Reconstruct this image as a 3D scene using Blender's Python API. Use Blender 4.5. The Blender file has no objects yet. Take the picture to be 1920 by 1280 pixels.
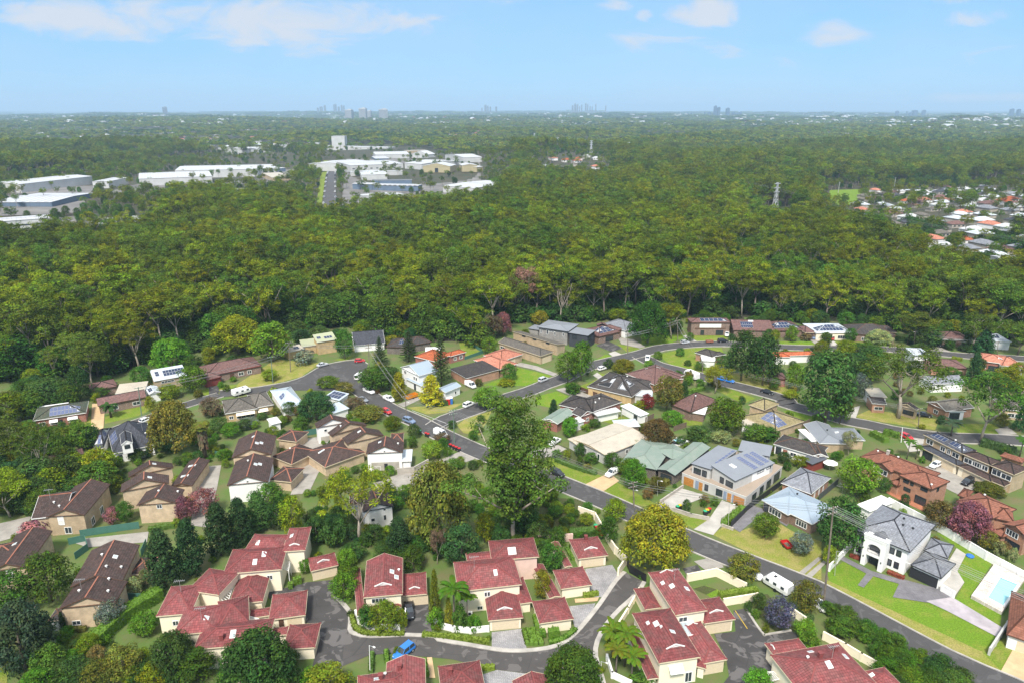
import bpy,bmesh,math,random
import numpy as np
from mathutils import Vector,Matrix
SC = bpy.context.scene
COL = SC.collection
R = math.radians
rnd = random.Random(7)
# ------------------------------------------------------------------ camera
CAMZ,PITCH,FPX = 90.0,R(18.1),1331.0
cam = bpy.data.cameras.new('camera')
cam.sensor_width = 36.0
cam.lens = FPX / 1920 * 36
cam.clip_start,cam.clip_end = 1.0,90000.0
camo = bpy.data.objects.new('camera',cam)
camo.location = (0,0,CAMZ)
camo.rotation_euler = (R(90) - PITCH,0,0)
COL.objects.link(camo)
SC.camera = camo
# ------------------------------------------------------------------ sky, sun, exposure
SUN_EL,SUN_AZ = R(54),R(-168) # azimuth from +Y, clockwise
W = bpy.data.worlds.new('World')
SC.world = W
W.use_nodes = True
nt = W.node_tree
nt.nodes.clear()
def N(tree,typ,**kw):
 n = tree.nodes.new(typ)
 for k,v in kw.items():
  if k.startswith('i_'):
   k = k[2:]
   k = int(k) if k.isdigit() else k.replace('_',' ')
   n.inputs[k].default_value = v
  else:
   setattr(n,k,v)
 return n
def L(tree,a,b):
 tree.links.new(a,b)
sky = N(nt,'ShaderNodeTexSky',sky_type='NISHITA',sun_disc=False,sun_elevation=SUN_EL,sun_rotation=SUN_AZ,
 altitude=300.0,air_density=1.0,dust_density=0.3,ozone_density=3.0)
tc = N(nt,'ShaderNodeTexCoord')
sep = N(nt,'ShaderNodeSeparateXYZ')
L(nt,tc.outputs['Generated'],sep.inputs[0])
# clouds: broken noise gathered into a few banks low over the horizon
def wm(op,a,v=None,c=None):
 n = N(nt,'ShaderNodeMath',operation=op)
 for i,q in enumerate((a,v,c)):
  if q is None: continue
  if isinstance(q,(int,float)): n.inputs[i].default_value = q
  else: L(nt,q,n.inputs[i])
 return n.outputs[0]
ya = wm('MAXIMUM',wm('ABSOLUTE',sep.outputs[1]),.15)
cu,cv = wm('DIVIDE',sep.outputs[0],ya),wm('DIVIDE',sep.outputs[2],ya)
cmb = N(nt,'ShaderNodeCombineXYZ',i_Z=0.7)
L(nt,cu,cmb.inputs[0]); L(nt,wm('MULTIPLY',cv,2.6),cmb.inputs[1])
nz = N(nt,'ShaderNodeTexNoise',i_Scale=9.0,i_Detail=12.0,i_Roughness=0.64,i_Distortion=0.5)
L(nt,cmb.outputs[0],nz.inputs['Vector'])
bank = 0.0
for u0,v0,ru,rv,k in ((-.36,.110,.33,.038,1.25),(-.56,.114,.19,.024,1.25),(-.30,.085,.14,.024,1.0),(.248,.117,.062,.024,1.15),(.131,.126,.035,.012,.9),(.17,.116,.015,.01,.8),(.42,.094,.07,.024,.9),(.605,.111,.055,.020,1.15),(.635,.0134,.15,.010,1.0),(.60,.135,.12,.012,.8),(1.1,.2,.5,.05,.8),(-1.2,.25,.5,.06,.8)):
 e = wm('ADD',wm('POWER',wm('DIVIDE',wm('SUBTRACT',cu,u0),ru),2.0),wm('POWER',wm('DIVIDE',wm('SUBTRACT',cv,v0),rv),2.0))
 q = wm('MULTIPLY',wm('MAXIMUM',wm('SUBTRACT',1.0,e),0.0),k)
 bank = q if bank == 0.0 else wm('MAXIMUM',bank,q)
rp = N(nt,'ShaderNodeMapRange',i_1=0.60,i_2=1.04,interpolation_type='SMOOTHSTEP')
L(nt,wm('ADD',wm('MULTIPLY',bank,.42),wm('MULTIPLY_ADD',nz.outputs[0],1.7,-.35)),rp.inputs[0])
veil = N(nt,'ShaderNodeTexNoise',i_Scale=1.6,i_Detail=6.0,i_Roughness=0.6)
L(nt,cmb.outputs[0],veil.inputs['Vector'])
rv = N(nt,'ShaderNodeMapRange',i_1=0.40,i_2=0.8,i_3=0.0,i_4=0.40)
L(nt,veil.outputs[0],rv.inputs[0])
mulm = N(nt,'ShaderNodeMath',operation='MULTIPLY',i_1=0.85)
L(nt,wm('MAXIMUM',rp.outputs[0],rv.outputs[0]),mulm.inputs[0])
# higher up the cloud closes to a bright broken sheet, which is what softens the shadows
hi = N(nt,'ShaderNodeMapRange',i_1=0.18,i_2=0.55,interpolation_type='SMOOTHSTEP'); L(nt,sep.outputs[2],hi.inputs[0])
nz2 = N(nt,'ShaderNodeTexNoise',i_Scale=3.0,i_Detail=6.0); L(nt,tc.outputs['Generated'],nz2.inputs['Vector'])
r2 = N(nt,'ShaderNodeMapRange',i_1=0.35,i_2=0.6,i_3=0.45,i_4=0.95); L(nt,nz2.outputs[0],r2.inputs[0])
sheet_ = wm('MULTIPLY',hi.outputs[0],r2.outputs[0])
tint = N(nt,'ShaderNodeMix',data_type='RGBA',blend_type='MULTIPLY')
tint.inputs[0].default_value = 1.0
tint.inputs[7].default_value = (0.70,0.92,1.12,1)
L(nt,sky.outputs[0],tint.inputs[6])
mix = N(nt,'ShaderNodeMix',data_type='RGBA')
mix.inputs[7].default_value = (4.5,4.65,5.0,1)
L(nt,mulm.outputs[0],mix.inputs[0])
even = N(nt,'ShaderNodeMix',data_type='RGBA')
even.inputs[0].default_value = 0.78
even.inputs[7].default_value = (1.95,3.65,5.7,1)
L(nt,tint.outputs[2],even.inputs[6])
L(nt,even.outputs[2],mix.inputs[6])
bg = N(nt,'ShaderNodeBackground',i_Strength=0.10)
over = N(nt,'ShaderNodeMix',data_type='RGBA')
over.inputs[7].default_value = (7.0,7.1,7.3,1)
L(nt,sheet_,over.inputs[0]); L(nt,mix.outputs[2],over.inputs[6])
L(nt,over.outputs[2],bg.inputs[0])
out = N(nt,'ShaderNodeOutputWorld')
L(nt,bg.outputs[0],out.inputs[0])
sun = bpy.data.lights.new('sun','SUN')
sun.energy,sun.angle,sun.color = 3.6,R(10),(1.0,0.95,0.87)
suno = bpy.data.objects.new('sun',sun)
sd = Vector((math.sin(SUN_AZ) * math.cos(SUN_EL),math.cos(SUN_AZ) * math.cos(SUN_EL),math.sin(SUN_EL)))
suno.rotation_euler = sd.to_track_quat('Z','Y').to_euler()
suno.location = (0,-50,150)
COL.objects.link(suno)
vs = SC.view_settings
SC.display_settings.display_device = 'sRGB'
vs.view_transform,vs.look,vs.gamma,vs.use_curve_mapping = 'Standard','None',1.0,False
vs.exposure = 0.76
SC.cycles.use_denoising = True
SC.cycles.max_bounces = 6
SC.cycles.diffuse_bounces = 3
SC.cycles.transparent_max_bounces = 4
SC.cycles.volume_bounces = 0
# ------------------------------------------------------------------ where things stand
def smooth(a,b,x):
 t = min(1.0,max(0.0,(x - a) / (b - a)))
 return t * t * (3 - 2 * t)
def gz(x,y):
 """ground height: the suburb is level, the bush beyond rolls, far ridges rise"""
 d = math.hypot(x,y)
 if d < 430:
  return 0.0
 a = smooth(430,900,d) * (1 - .85 * math.exp(-((x + 260) / 480) ** 2 - ((y - 800) / 420) ** 2))
 z = a * (8 * math.sin(x / 170 + 1.3) * math.cos(y / 210) + 6 * math.sin(x / 83 - y / 120) + 4 * math.sin(x / 260 + y / 95))
 b = smooth(2500,5500,d)
 z += b * (14 * math.sin(x / 900 + 0.6) * math.cos(y / 1300 + 0.4) + 9 * math.sin(x / 410 + y / 700) + 6)
 c = smooth(7000,12000,d)
 z += c * (16 * math.sin(x / 2900 + 2.0) + 8 * math.sin(x / 1300 + y / 2500))
 return z - smooth(9000,26000,d) * 10
CP,SP = math.cos(PITCH),math.sin(PITCH)
def ray(px,py):
 u,v = (px - 960) / FPX,(640 - py) / FPX
 return Vector((u,CP + v * SP,-SP + v * CP))
def PH(px,py,z):
 """the point at height z seen at a pixel of the photograph"""
 d = ray(px,py)
 t = (z - CAMZ) / d.z
 return Vector((d.x * t,d.y * t,z))
def P(px,py):
 """the ground point seen at a pixel of the photograph"""
 d = ray(px,py)
 if d.z >= -0.0015:
  d.z = -0.0015
 p = PH(px,py,0.0) if d.z < -0.02 else None
 if p is not None and p.length < 420:
  return p
 t = 350.0
 while t < 60000:
  q = Vector((0,0,CAMZ)) + d * t
  if q.z <= gz(q.x,q.y):
   return Vector((q.x,q.y,gz(q.x,q.y)))
  t *= 1.01
 return Vector((d.x * t,d.y * t,0))
FR = {'A': (0,860,3.048),'B': (400,860,3.048),'C': (800,860,3.048),'D': (1160,860,3.047),'E': (1480,860,3.048),
 'F': (0,560,3.764),'G': (360,560,3.764),'H': (720,560,3.764),'I': (1040,560,3.764),'J': (1440,560,3.765),
 'K': (0,180,4.0),'L': (480,180,4.0),'M': (960,180,4.0),'N': (1440,180,3.048),'Q': (560,1130,6.4),'S': (820,1160,6.4),'U': (1400,1100,6.0),'V': (1680,860,6.4),'X': (1600,760,6.0),'Y': (1420,760,6.0),'Z': (1260,800,6.0),'O': (0,0,1.0)}
def px(f,a):
 o = FR[f]
 return (o[0] + a[0] / o[2],o[1] + a[1] / o[2])
def G(f,x,y):
 return P(*px(f,(x,y)))
def depth(p):
 return p[1] * CP + (CAMZ - p[2]) * SP
 # ------------------------------------------------------------------ materials
MATS = {}
def newmat(name):
 m = bpy.data.materials.new(name)
 m.use_nodes = True
 t = m.node_tree
 b = t.nodes['Principled BSDF']
 MATS[name] = m
 return m,t,b
def rgb(r,g,b):
 return (r,g,b,1.0)
def vary(t,b,col,amt=0.25,scale=1.5,detail=5.0,col2=None,coord='Object',bump=0.0,lo=0.35,hi=0.65):
 """base colour with worn, uneven patches"""
 c = N(t,'ShaderNodeTexCoord')
 n = N(t,'ShaderNodeTexNoise',i_Scale=scale,i_Detail=detail,i_Roughness=0.62)
 L(t,c.outputs[coord],n.inputs['Vector'])
 mr = N(t,'ShaderNodeMapRange',i_1=lo,i_2=hi)
 L(t,n.outputs[0],mr.inputs[0])
 mx = N(t,'ShaderNodeMix',data_type='RGBA')
 c2 = col2 or tuple(v * (1 - amt) for v in col)
 mx.inputs[6].default_value = rgb(*col)
 mx.inputs[7].default_value = rgb(*c2)
 L(t,mr.outputs[0],mx.inputs[0])
 L(t,mx.outputs[2],b.inputs['Base Color'])
 if bump:
  bp = N(t,'ShaderNodeBump',i_Strength=bump,i_Distance=0.05)
  L(t,n.outputs[0],bp.inputs['Height'])
  L(t,bp.outputs[0],b.inputs['Normal'])
 return mx,n,c
def plain(name,col,rough=0.7,amt=0.18,scale=1.2,metal=0.0,**kw):
 m,t,b = newmat(name)
 b.inputs['Roughness'].default_value = rough
 b.inputs['Metallic'].default_value = metal
 b.inputs['Specular IOR Level'].default_value = kw.pop('spec',0.3)
 vary(t,b,col,amt,scale,**kw)
 return m
 # ------------------------------------------------------------------ mesh helpers
class MB:
 """collects faces, then links them as one mesh object"""
 def __init__(s):
  s.v,s.f,s.m,s.uv = [],[],[],[]
 def poly(s,pts,mi=0,uv=None):
  n = len(s.v)
  s.v += [tuple(p) for p in pts]
  s.f.append(tuple(range(n,n + len(pts))))
  s.m.append(mi)
  s.uv.append(uv)
 def box(s,c,size,ax=None,mi=0,taper=1.0):
  """box of size (a, b, h): centre c is the middle of its base; ax = the direction of a in plan"""
  u = Vector(ax if ax else (1,0,0)).normalized() if not isinstance(ax,Vector) else ax.normalized()
  w = Vector((-u.y,u.x,0)).normalized() if abs(u.z) < 0.9 else Vector((0,1,0))
  k = u.cross(w)
  c = Vector(c)
  a,b,h = size[0] / 2,size[1] / 2,size[2]
  lo = [c + u * (i * a) + w * (j * b) for i,j in ((-1,-1),(1,-1),(1,1),(-1,1))]
  hi = [c + u * (i * a * taper) + w * (j * b * taper) + k * h for i,j in ((-1,-1),(1,-1),(1,1),(-1,1))]
  s.hull(lo,hi,mi)
 def hull(s,lo,hi,mi=0,caps=True):
  n = len(lo)
  if caps:
   s.poly(list(reversed(lo)),mi)
   s.poly(hi,mi)
  for i in range(n):
   j = (i + 1) % n
   s.poly([lo[i],lo[j],hi[j],hi[i]],mi)
 def bar(s,p,q,w,h,mi=0):
  """a bar from p to q, w wide and h high"""
  p,q = Vector(p),Vector(q)
  d = (q - p).normalized()
  a = d.cross(Vector((0,0,1)))
  a = a.normalized() if a.length > 1e-3 else Vector((1,0,0))
  b = a.cross(d).normalized()
  o = [a * (i * w / 2) + b * (j * h / 2) for i,j in ((-1,-1),(1,-1),(1,1),(-1,1))]
  s.hull([p + k for k in o],[q + k for k in o],mi)
 def tube(s,pts,radii,n=6,mi=0):
  rings = []
  for i,p in enumerate(pts):
   p = Vector(p)
   d = (Vector(pts[min(i + 1,len(pts) - 1)]) - Vector(pts[max(i - 1,0)])).normalized()
   a = d.cross(Vector((0.31,0.95,0.1))).normalized()
   b = d.cross(a)
   r = radii[i] if hasattr(radii,'__len__') else radii
   rings.append([p + (a * math.cos(6.2832 * k / n) + b * math.sin(6.2832 * k / n)) * r for k in range(n)])
  base = len(s.v)
  for rg in rings:
   s.v += [tuple(q) for q in rg]
  for i in range(len(rings) - 1):
   for k in range(n):
    k2 = (k + 1) % n
    s.f.append((base + i * n + k,base + i * n + k2,base + (i + 1) * n + k2,base + (i + 1) * n + k))
    s.m.append(mi); s.uv.append(None)
  s.f.append(tuple(base + (len(rings) - 1) * n + k for k in range(n))); s.m.append(mi); s.uv.append(None)
  s.f.append(tuple(base + n - 1 - k for k in range(n))); s.m.append(mi); s.uv.append(None)
 def lathe(s,c,prof,n=10,mi=0):
  """prof: (radius, height) pairs around the upright axis through c"""
  c = Vector(c)
  base = len(s.v)
  for r,h in prof:
   s.v += [(c.x + r * math.cos(6.2832 * k / n),c.y + r * math.sin(6.2832 * k / n),c.z + h) for k in range(n)]
  for i in range(len(prof) - 1):
   for k in range(n):
    k2 = (k + 1) % n
    s.f.append((base + i * n + k,base + i * n + k2,base + (i + 1) * n + k2,base + (i + 1) * n + k))
    s.m.append(mi); s.uv.append(None)
  s.f.append(tuple(base + (len(prof) - 1) * n + k for k in range(n))); s.m.append(mi); s.uv.append(None)
 def mesh(s,name,mats,org=None,smooth=False):
  me = bpy.data.meshes.new(name)
  vv = s.v
  if org is not None:
   vv = [(a - org[0],b - org[1],c - org[2]) for a,b,c in s.v]
  me.from_pydata(vv,[],s.f)
  for m in (mats if isinstance(mats,(list,tuple)) else [mats]):
   me.materials.append(MATS[m] if isinstance(m,str) else m)
  me.polygons.foreach_set('material_index',s.m)
  if any(u is not None for u in s.uv):
   lay = me.uv_layers.new(name='UVMap')
   i = 0
   for f,u in zip(s.f,s.uv):
    for k in range(len(f)):
     if u is not None:
      lay.data[i].uv = u[k]
     i += 1
  if smooth:
   me.polygons.foreach_set('use_smooth',[True] * len(me.polygons))
  me.update()
  return me
 def build(s,name,mats,parent=None,org=None,smooth=False):
  if not s.f:
   return None
  if org is None and parent is not None:
   org = ORG.get(parent.name,None)
  return link(name,s.mesh(name,mats,org,smooth),parent)
ORG = {}
def link(name,me,parent=None):
 o = bpy.data.objects.new(name,me)
 COL.objects.link(o)
 if parent is not None:
  o.parent = parent
  if parent.name in ORG and o.name not in ORG:
   ORG[o.name] = ORG[parent.name]
 return o
USED_LABELS = {}
def tag(o,label,cat,group=None):
 o['label'],o['category'] = label,cat
 if group:
  o['group'] = group
 return o
def thing(name,label,cat,loc=(0,0,0),rz=0.0,group=None):
 o = bpy.data.objects.new(name,None)
 o.empty_display_size = 0.5
 COL.objects.link(o)
 o.location = loc
 o.rotation_euler = (0,0,rz)
 ORG[o.name] = Vector(loc)
 return tag(o,label,cat,group)
def struct(o):
 o['kind'] = 'structure'
 return o
def copy_tree(o,parent=None):
 c = o.copy()
 COL.objects.link(c)
 if parent is not None:
  c.parent = parent
 for ch in KIDS.get(o.name,[]):
  copy_tree(ch,c)
 return c
KIDS = {}
def keep(o):
 """remember a finished prototype's children for quick copying"""
 stack = [o]
 allo = [q for q in bpy.data.objects if q.parent is not None]
 by = {}
 for q in allo:
  by.setdefault(q.parent.name,[]).append(q)
 while stack:
  q = stack.pop()
  KIDS[q.name] = by.get(q.name,[])
  stack += KIDS[q.name]
 return o
def inside(p,poly):
 x,y = p[0],p[1]
 c = False
 j = len(poly) - 1
 for i in range(len(poly)):
  xi,yi,xj,yj = poly[i][0],poly[i][1],poly[j][0],poly[j][1]
  if (yi > y) != (yj > y) and x < (xj - xi) * (y - yi) / (yj - yi) + xi:
   c = not c
  j = i
 return c
 # ------------------------------------------------------------------ foliage
def foliage_mat(name,tintvar=0.045,baked=False):
 m,t,b = newmat(name)
 oi = N(t,'ShaderNodeObjectInfo')
 at = N(t,'ShaderNodeAttribute',attribute_name='leaf')
 hsv = N(t,'ShaderNodeHueSaturation')
 if baked:
  hsv.inputs['Color'].default_value = (1,1,1,1)
  L(t,at.outputs['Color'],hsv.inputs['Color'])
 else:
  L(t,oi.outputs['Color'],hsv.inputs['Color'])
 mh = N(t,'ShaderNodeMapRange',i_3=0.5 - tintvar * 0.5,i_4=0.5 + tintvar * 0.5)
 L(t,oi.outputs['Random'],mh.inputs[0]); L(t,mh.outputs[0],hsv.inputs['Hue'])
 m7 = N(t,'ShaderNodeMath',operation='MULTIPLY',i_1=7.13); L(t,oi.outputs['Random'],m7.inputs[0])
 fr = N(t,'ShaderNodeMath',operation='FRACT'); L(t,m7.outputs[0],fr.inputs[0])
 mv = N(t,'ShaderNodeMapRange',i_3=0.68,i_4=1.32); L(t,fr.outputs[0],mv.inputs[0])
 L(t,mv.outputs[0],hsv.inputs['Value'])
 mul = N(t,'ShaderNodeMix',data_type='RGBA',blend_type='MULTIPLY')
 mul.inputs[0].default_value = 1.0
 L(t,hsv.outputs[0],mul.inputs[6])
 if baked:
  mul.inputs[7].default_value = (1,1,1,1)
 else:
  L(t,at.outputs['Color'],mul.inputs[7])
 L(t,mul.outputs[2],b.inputs['Base Color'])
 b.inputs['Roughness'].default_value = 0.8
 b.inputs['Specular IOR Level'].default_value = 0.06
 tr = N(t,'ShaderNodeBsdfTranslucent')
 L(t,mul.outputs[2],tr.inputs[0])
 ms = N(t,'ShaderNodeMixShader',i_0=0.38)
 L(t,b.outputs[0],ms.inputs[1]); L(t,tr.outputs[0],ms.inputs[2])
 L(t,ms.outputs[0],t.nodes['Material Output'].inputs[0])
 return m
foliage_mat('leaves')
foliage_mat('leaves_baked',0.045,True)
plain('bark_pale',(0.42,0.36,0.29),0.8,0.45,0.7)
plain('bark_grey',(0.23,0.19,0.15),0.85,0.45,0.8)
plain('bark_brown',(0.12,0.085,0.06),0.9,0.4,0.9)
NR = np.random.RandomState(11)
class Leaves:
 """many leaf-sized faces, gathered as arrays"""
 def __init__(s):
  s.V,s.C = [],[]
 def cards(s,c,n,size,col,aspect=0.62,fold=0.0):
  """c, n: (K,3) centres and normals, size: (K,), col: (K,3) tints"""
  k = len(c)
  t = NR.normal(size=(k,3))
  n = n / (np.linalg.norm(n,axis=1,keepdims=True) + 1e-9)
  a = np.cross(n,t); a /= (np.linalg.norm(a,axis=1,keepdims=True) + 1e-9)
  b = np.cross(n,a)
  sz = size[:,None] * 0.5
  q = np.stack([c - a * sz,c - b * sz * aspect + n * sz * 0.25,c + a * sz,c + b * sz * aspect + n * sz * 0.25],axis=1)
  s.V.append(q); s.C.append(col)
 def clump(s,c,r,n,size,up=0.35,tint=(1,1,1),spread=0.75,under=0.25,jit=0.25):
  """leaves over an ellipsoid of radii r about c, thinner underneath"""
  d = NR.normal(size=(n,3))
  d /= np.linalg.norm(d,axis=1,keepdims=True)
  low = (d[:,2] < -0.1) & (NR.rand(n) > under)
  d[low,2] *= -1
  rad = spread + (1 - spread) * NR.rand(n)[:,None] + 0.12 * NR.normal(size=(n,1))
  p = np.array(c) + d * rad * np.array(r)
  nn = d + np.array([0,0,up + .25]) + jit * .7 * NR.normal(size=(n,3))
  sz = size * (0.7 + 0.6 * NR.rand(n))
  base = np.array(tint) * (0.72 + 0.6 * NR.rand())
  v = 0.5 + 1.05 * NR.rand(n)[:,None]
  col = base * v * (1 + 0.08 * NR.normal(size=(n,3)))
  s.cards(p,nn,sz,np.clip(col,0.05,2))
 def mesh(s,name,mat='leaves'):
  V = np.concatenate(s.V).reshape(-1,3).astype(np.float32)
  C = np.concatenate(s.C)
  k = len(C)
  me = bpy.data.meshes.new(name)
  me.vertices.add(4 * k); me.vertices.foreach_set('co',V.ravel())
  me.loops.add(4 * k); me.loops.foreach_set('vertex_index',np.arange(4 * k,dtype=np.int32))
  me.polygons.add(k); me.polygons.foreach_set('loop_start',np.arange(0,4 * k,4,dtype=np.int32))
  me.materials.append(MATS[mat])
  at = me.attributes.new('leaf','FLOAT_COLOR','FACE')
  C4 = np.ones((k,4),dtype=np.float32); C4[:,:3] = C
  at.data.foreach_set('color',C4.ravel())
  me.update(); me.validate()
  return me
def limb(mb,p,d,ln,r,seg=4,bend=0.15,n=5,rr=rnd):
 """one crooked tapering branch; returns its points"""
 pts,rad = [Vector(p)],[r]
 d = Vector(d).normalized()
 for i in range(seg):
  d = (d + Vector((rr.uniform(-bend,bend),rr.uniform(-bend,bend),rr.uniform(-bend * 0.4,bend)))).normalized()
  pts.append(pts[-1] + d * (ln / seg))
  rad.append(r * (1 - 0.72 * (i + 1) / seg))
 mb.tube(pts,rad,n)
 return pts,rad
def gum(seed,h=22.0,cr=6.5,crown0=0.5,nl=5,clumps=26,cards=70,card=0.75,flat=0.5,rt=0.38,cs=1.9,lean=0.05,tints=None,lo=.34,endshare=.4,ll=1.0):
 """eucalypt: a bare trunk dividing into limbs that carry separate leaf clumps; unit = metres"""
 rr = random.Random(seed)
 global NR
 NR = np.random.RandomState(seed)
 tb,lv = MB(),Leaves()
 fork = h * crown0 * rr.uniform(0.8,1.0)
 top = Vector((rr.uniform(-lean,lean) * h,rr.uniform(-lean,lean) * h,fork))
 mid = top * 0.5 + Vector((rr.uniform(-.3,.3),rr.uniform(-.3,.3),0))
 tb.tube([(0,0,-0.5),mid,top],[rt * 1.25,rt,rt * 0.8],7)
 ends = []
 for i in range(nl):
  a = 6.283 * (i + rr.uniform(-.3,.3)) / nl
  out = rr.uniform(0.35,0.95) if i else 0.12
  d = Vector((math.cos(a) * out,math.sin(a) * out,1.0))
  ln = (h - fork) * rr.uniform(0.75,0.95) / max(0.6,d.normalized().z) * 0.9 * ll
  st = top - Vector((0,0,rr.uniform(0,0.22) * fork))
  pts,rad = limb(tb,st,d,ln,rt * 0.62,4,0.22,5,rr)
  ends.append(pts[-1])
  for k in (2,3):
   for q in range(2):
    a2 = rr.uniform(0,6.283)
    d2 = Vector((math.cos(a2) * 0.9,math.sin(a2) * 0.9,rr.uniform(0.25,0.9)))
    p2,_ = limb(tb,pts[k],d2,cr * rr.uniform(0.3,0.6),rad[k] * 0.6,3,0.25,4,rr)
    ends.append(p2[-1])
 zc = fork + (h - fork) * 0.45
 zh = (h - fork) * 0.6 + 0.8
 rr.shuffle(ends)
 ends = ends[:int(clumps * endshare)]
 for i in range(clumps):
  if i < len(ends):
   c = Vector(ends[i])
  else:
   a,e = rr.uniform(0,6.283),rr.random()
   q = math.sqrt(1 - (e * 0.93) ** 2) if lo > .2 else math.sqrt(max(.03,1 - ((e - .5) / .56) ** 2)) * (.75 + .25 * math.sin(3 * a))
   q *= rr.uniform(0.6,1.0) ** .6
   c = Vector((top.x + math.cos(a) * cr * q,top.y + math.sin(a) * cr * q,fork + (h - fork) * (lo + (.95 - lo) * e * rr.uniform(.9,1.06))))
  s = cs * rr.uniform(0.75,1.25)
  tint = (1,1,1) if tints is None else rr.choice(tints)
  lv.clump(c,(s,s * rr.uniform(0.8,1.1),s * flat * rr.uniform(0.85,1.2)),int(cards * rr.uniform(0.7,1.3)),card,0.45,tint,0.7,0.3,0.3)
 return tb,lv
def dense(seed,h=8.0,cr=3.2,base=0.12,clumps=34,cards=80,card=0.42,cs=1.1,rt=0.16,top=1.0,shape='round',tints=None):
 """a full garden tree: overlapping clumps over the whole crown volume"""
 rr = random.Random(seed)
 global NR
 NR = np.random.RandomState(seed)
 tb,lv = MB(),Leaves()
 z0 = h * base
 tb.tube([(0,0,-0.3),(rr.uniform(-.1,.1),rr.uniform(-.1,.1),z0 + 0.2 * h),(rr.uniform(-.2,.2),0,h * 0.75)],[rt * 1.2,rt,rt * 0.3],6)
 for i in range(5):
  a = 6.283 * i / 5 + rr.random()
  limb(tb,(0,0,z0 + 0.15 * h + 0.06 * h * i),(math.cos(a),math.sin(a),0.8),cr * 0.9,rt * 0.55,3,0.2,4,rr)
 hh = (h - z0)
 for i in range(clumps):
  t = (i + rr.random()) / clumps
  a = i * 2.39996 + rr.uniform(-.5,.5)
  if shape == 'round':
   z = z0 + hh * (0.08 + 0.84 * t); w = math.sqrt(max(0.02,1 - (2 * (0.1 + 0.85 * t) - 0.9) ** 2))
  elif shape == 'cone':
   z = z0 + hh * (0.04 + 0.94 * t); w = (1 - t) ** 0.8 * 0.95 + 0.08
  elif shape == 'column':
   z = z0 + hh * (0.04 + 0.90 * t); w = 0.95 * (1 - max(0,(t - 0.25) / 0.75) ** 1.5) * (0.75 + 0.25 * min(1,t * 5)) + 0.07
  else: # dome, low and wide
   z = z0 + hh * (0.15 + 0.75 * t); w = math.sqrt(max(0.03,1 - t ** 2))
  q = cr * w * rr.uniform(0.55,0.92)
  s = cs * rr.uniform(0.75,1.25) * (0.75 if t > 0.93 else 1)
  tint = (1,1,1) if tints is None else rr.choice(tints)
  lv.clump((math.cos(a) * q,math.sin(a) * q,z),(s,s,s * 0.85),int(cards * rr.uniform(0.75,1.25)),card,0.3,tint,0.75,0.5,0.3)
 return tb,lv
def frond_leaf(V,C,p,d,ln,droop,wid,nseg,rr,tint):
 """one feather frond as two rows of leaflets"""
 d = Vector(d).normalized()
 pos = Vector(p)
 side = d.cross(Vector((0,0,1))).normalized()
 for i in range(nseg):
  t = i / nseg
  d = (d + Vector((0,0,-droop / nseg * (0.4 + 1.6 * t)))).normalized()
  nx = pos + d * (ln / nseg)
  w = wid * math.sin(math.pi * min(0.98,0.15 + 0.85 * t)) + 0.06
  for s in (-1,1):
   e = side * (s * w) + Vector((0,0,-0.35 * w)) + d * (0.4 * w)
   V.append([pos,nx,nx + e * 0.9,pos + e])
   C.append([c * rr.uniform(0.8,1.2) for c in tint])
  pos = nx
def palm(seed,h=7.0,nf=14,fl=2.6,rt=0.13,droop=1.3,wid=0.38,fan=False,skirt=0):
 rr = random.Random(seed)
 tb,lv = MB(),Leaves()
 k = rr.uniform(-.04,.04) * h
 tb.tube([(0,0,-0.3),(k * 0.4,0,h * 0.5),(k,0,h)],[rt * 1.4,rt,rt * 0.85],7)
 V,C = [],[]
 for i in range(nf):
  a = 6.283 * i / nf + rr.uniform(-.25,.25)
  e = rr.uniform(0.1,1.4)
  frond_leaf(V,C,(k,0,h),(math.cos(a),math.sin(a),e),fl * rr.uniform(0.8,1.1),droop,wid * (2.0 if fan else 1),6,rr,(1,1,1))
 for i in range(skirt):
  a = 6.283 * rr.random(); z = h - 0.3 - rr.random() * h * 0.55
  V.append([Vector((math.cos(a + j * .35) * (rt + 0.25 + 0.35 * u),math.sin(a + j * .35) * (rt + 0.25 + .35 * u),z - 0.9 * u)) for j,u in ((0,0),(1,0),(1,1),(0,1))])
  C.append([1.5 * rr.uniform(.6,1),1.1 * rr.uniform(.6,1),3.0])
 lv.V.append(np.array([[tuple(q) for q in f] for f in V])); lv.C.append(np.array(C))
 return tb,lv
def pine(seed,h=16.0,cr=3.0,tiers=22,rt=0.2):
 """Norfolk-pine form: regular whorls of straight branches with gaps between"""
 rr = random.Random(seed)
 global NR
 NR = np.random.RandomState(seed)
 tb,lv = MB(),Leaves()
 tb.tube([(0,0,-0.3),(0,0,h * 0.5),(0,0,h)],[rt,rt * 0.7,0.03],6)
 for i in range(tiers):
  t = i / (tiers - 1)
  z = h * (0.12 + 0.87 * t)
  ln = cr * (1 - t) ** 0.85 + 0.2
  for k in range(7):
   a = 6.283 * k / 7 + i * 0.5 + rr.uniform(-.15,.15)
   d = Vector((math.cos(a),math.sin(a),0.12)).normalized()
   tb.bar((0,0,z),Vector((0,0,z)) + d * ln,0.04,0.04)
   n = max(3,int(ln * 10))
   tt = NR.rand(n)[:,None] * 0.8 + 0.2
   c = np.array([0,0,z]) + np.array(d) * ln * tt + NR.normal(size=(n,3)) * np.array([.12,.12,.07])
   lv.cards(c,np.tile([0,0,1.0],(n,1)) + 0.5 * NR.normal(size=(n,3)),0.42 * (0.6 + 0.8 * NR.rand(n)),(0.75 + 0.5 * NR.rand(n,1)) * np.ones((1,3)))
 return tb,lv
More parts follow.
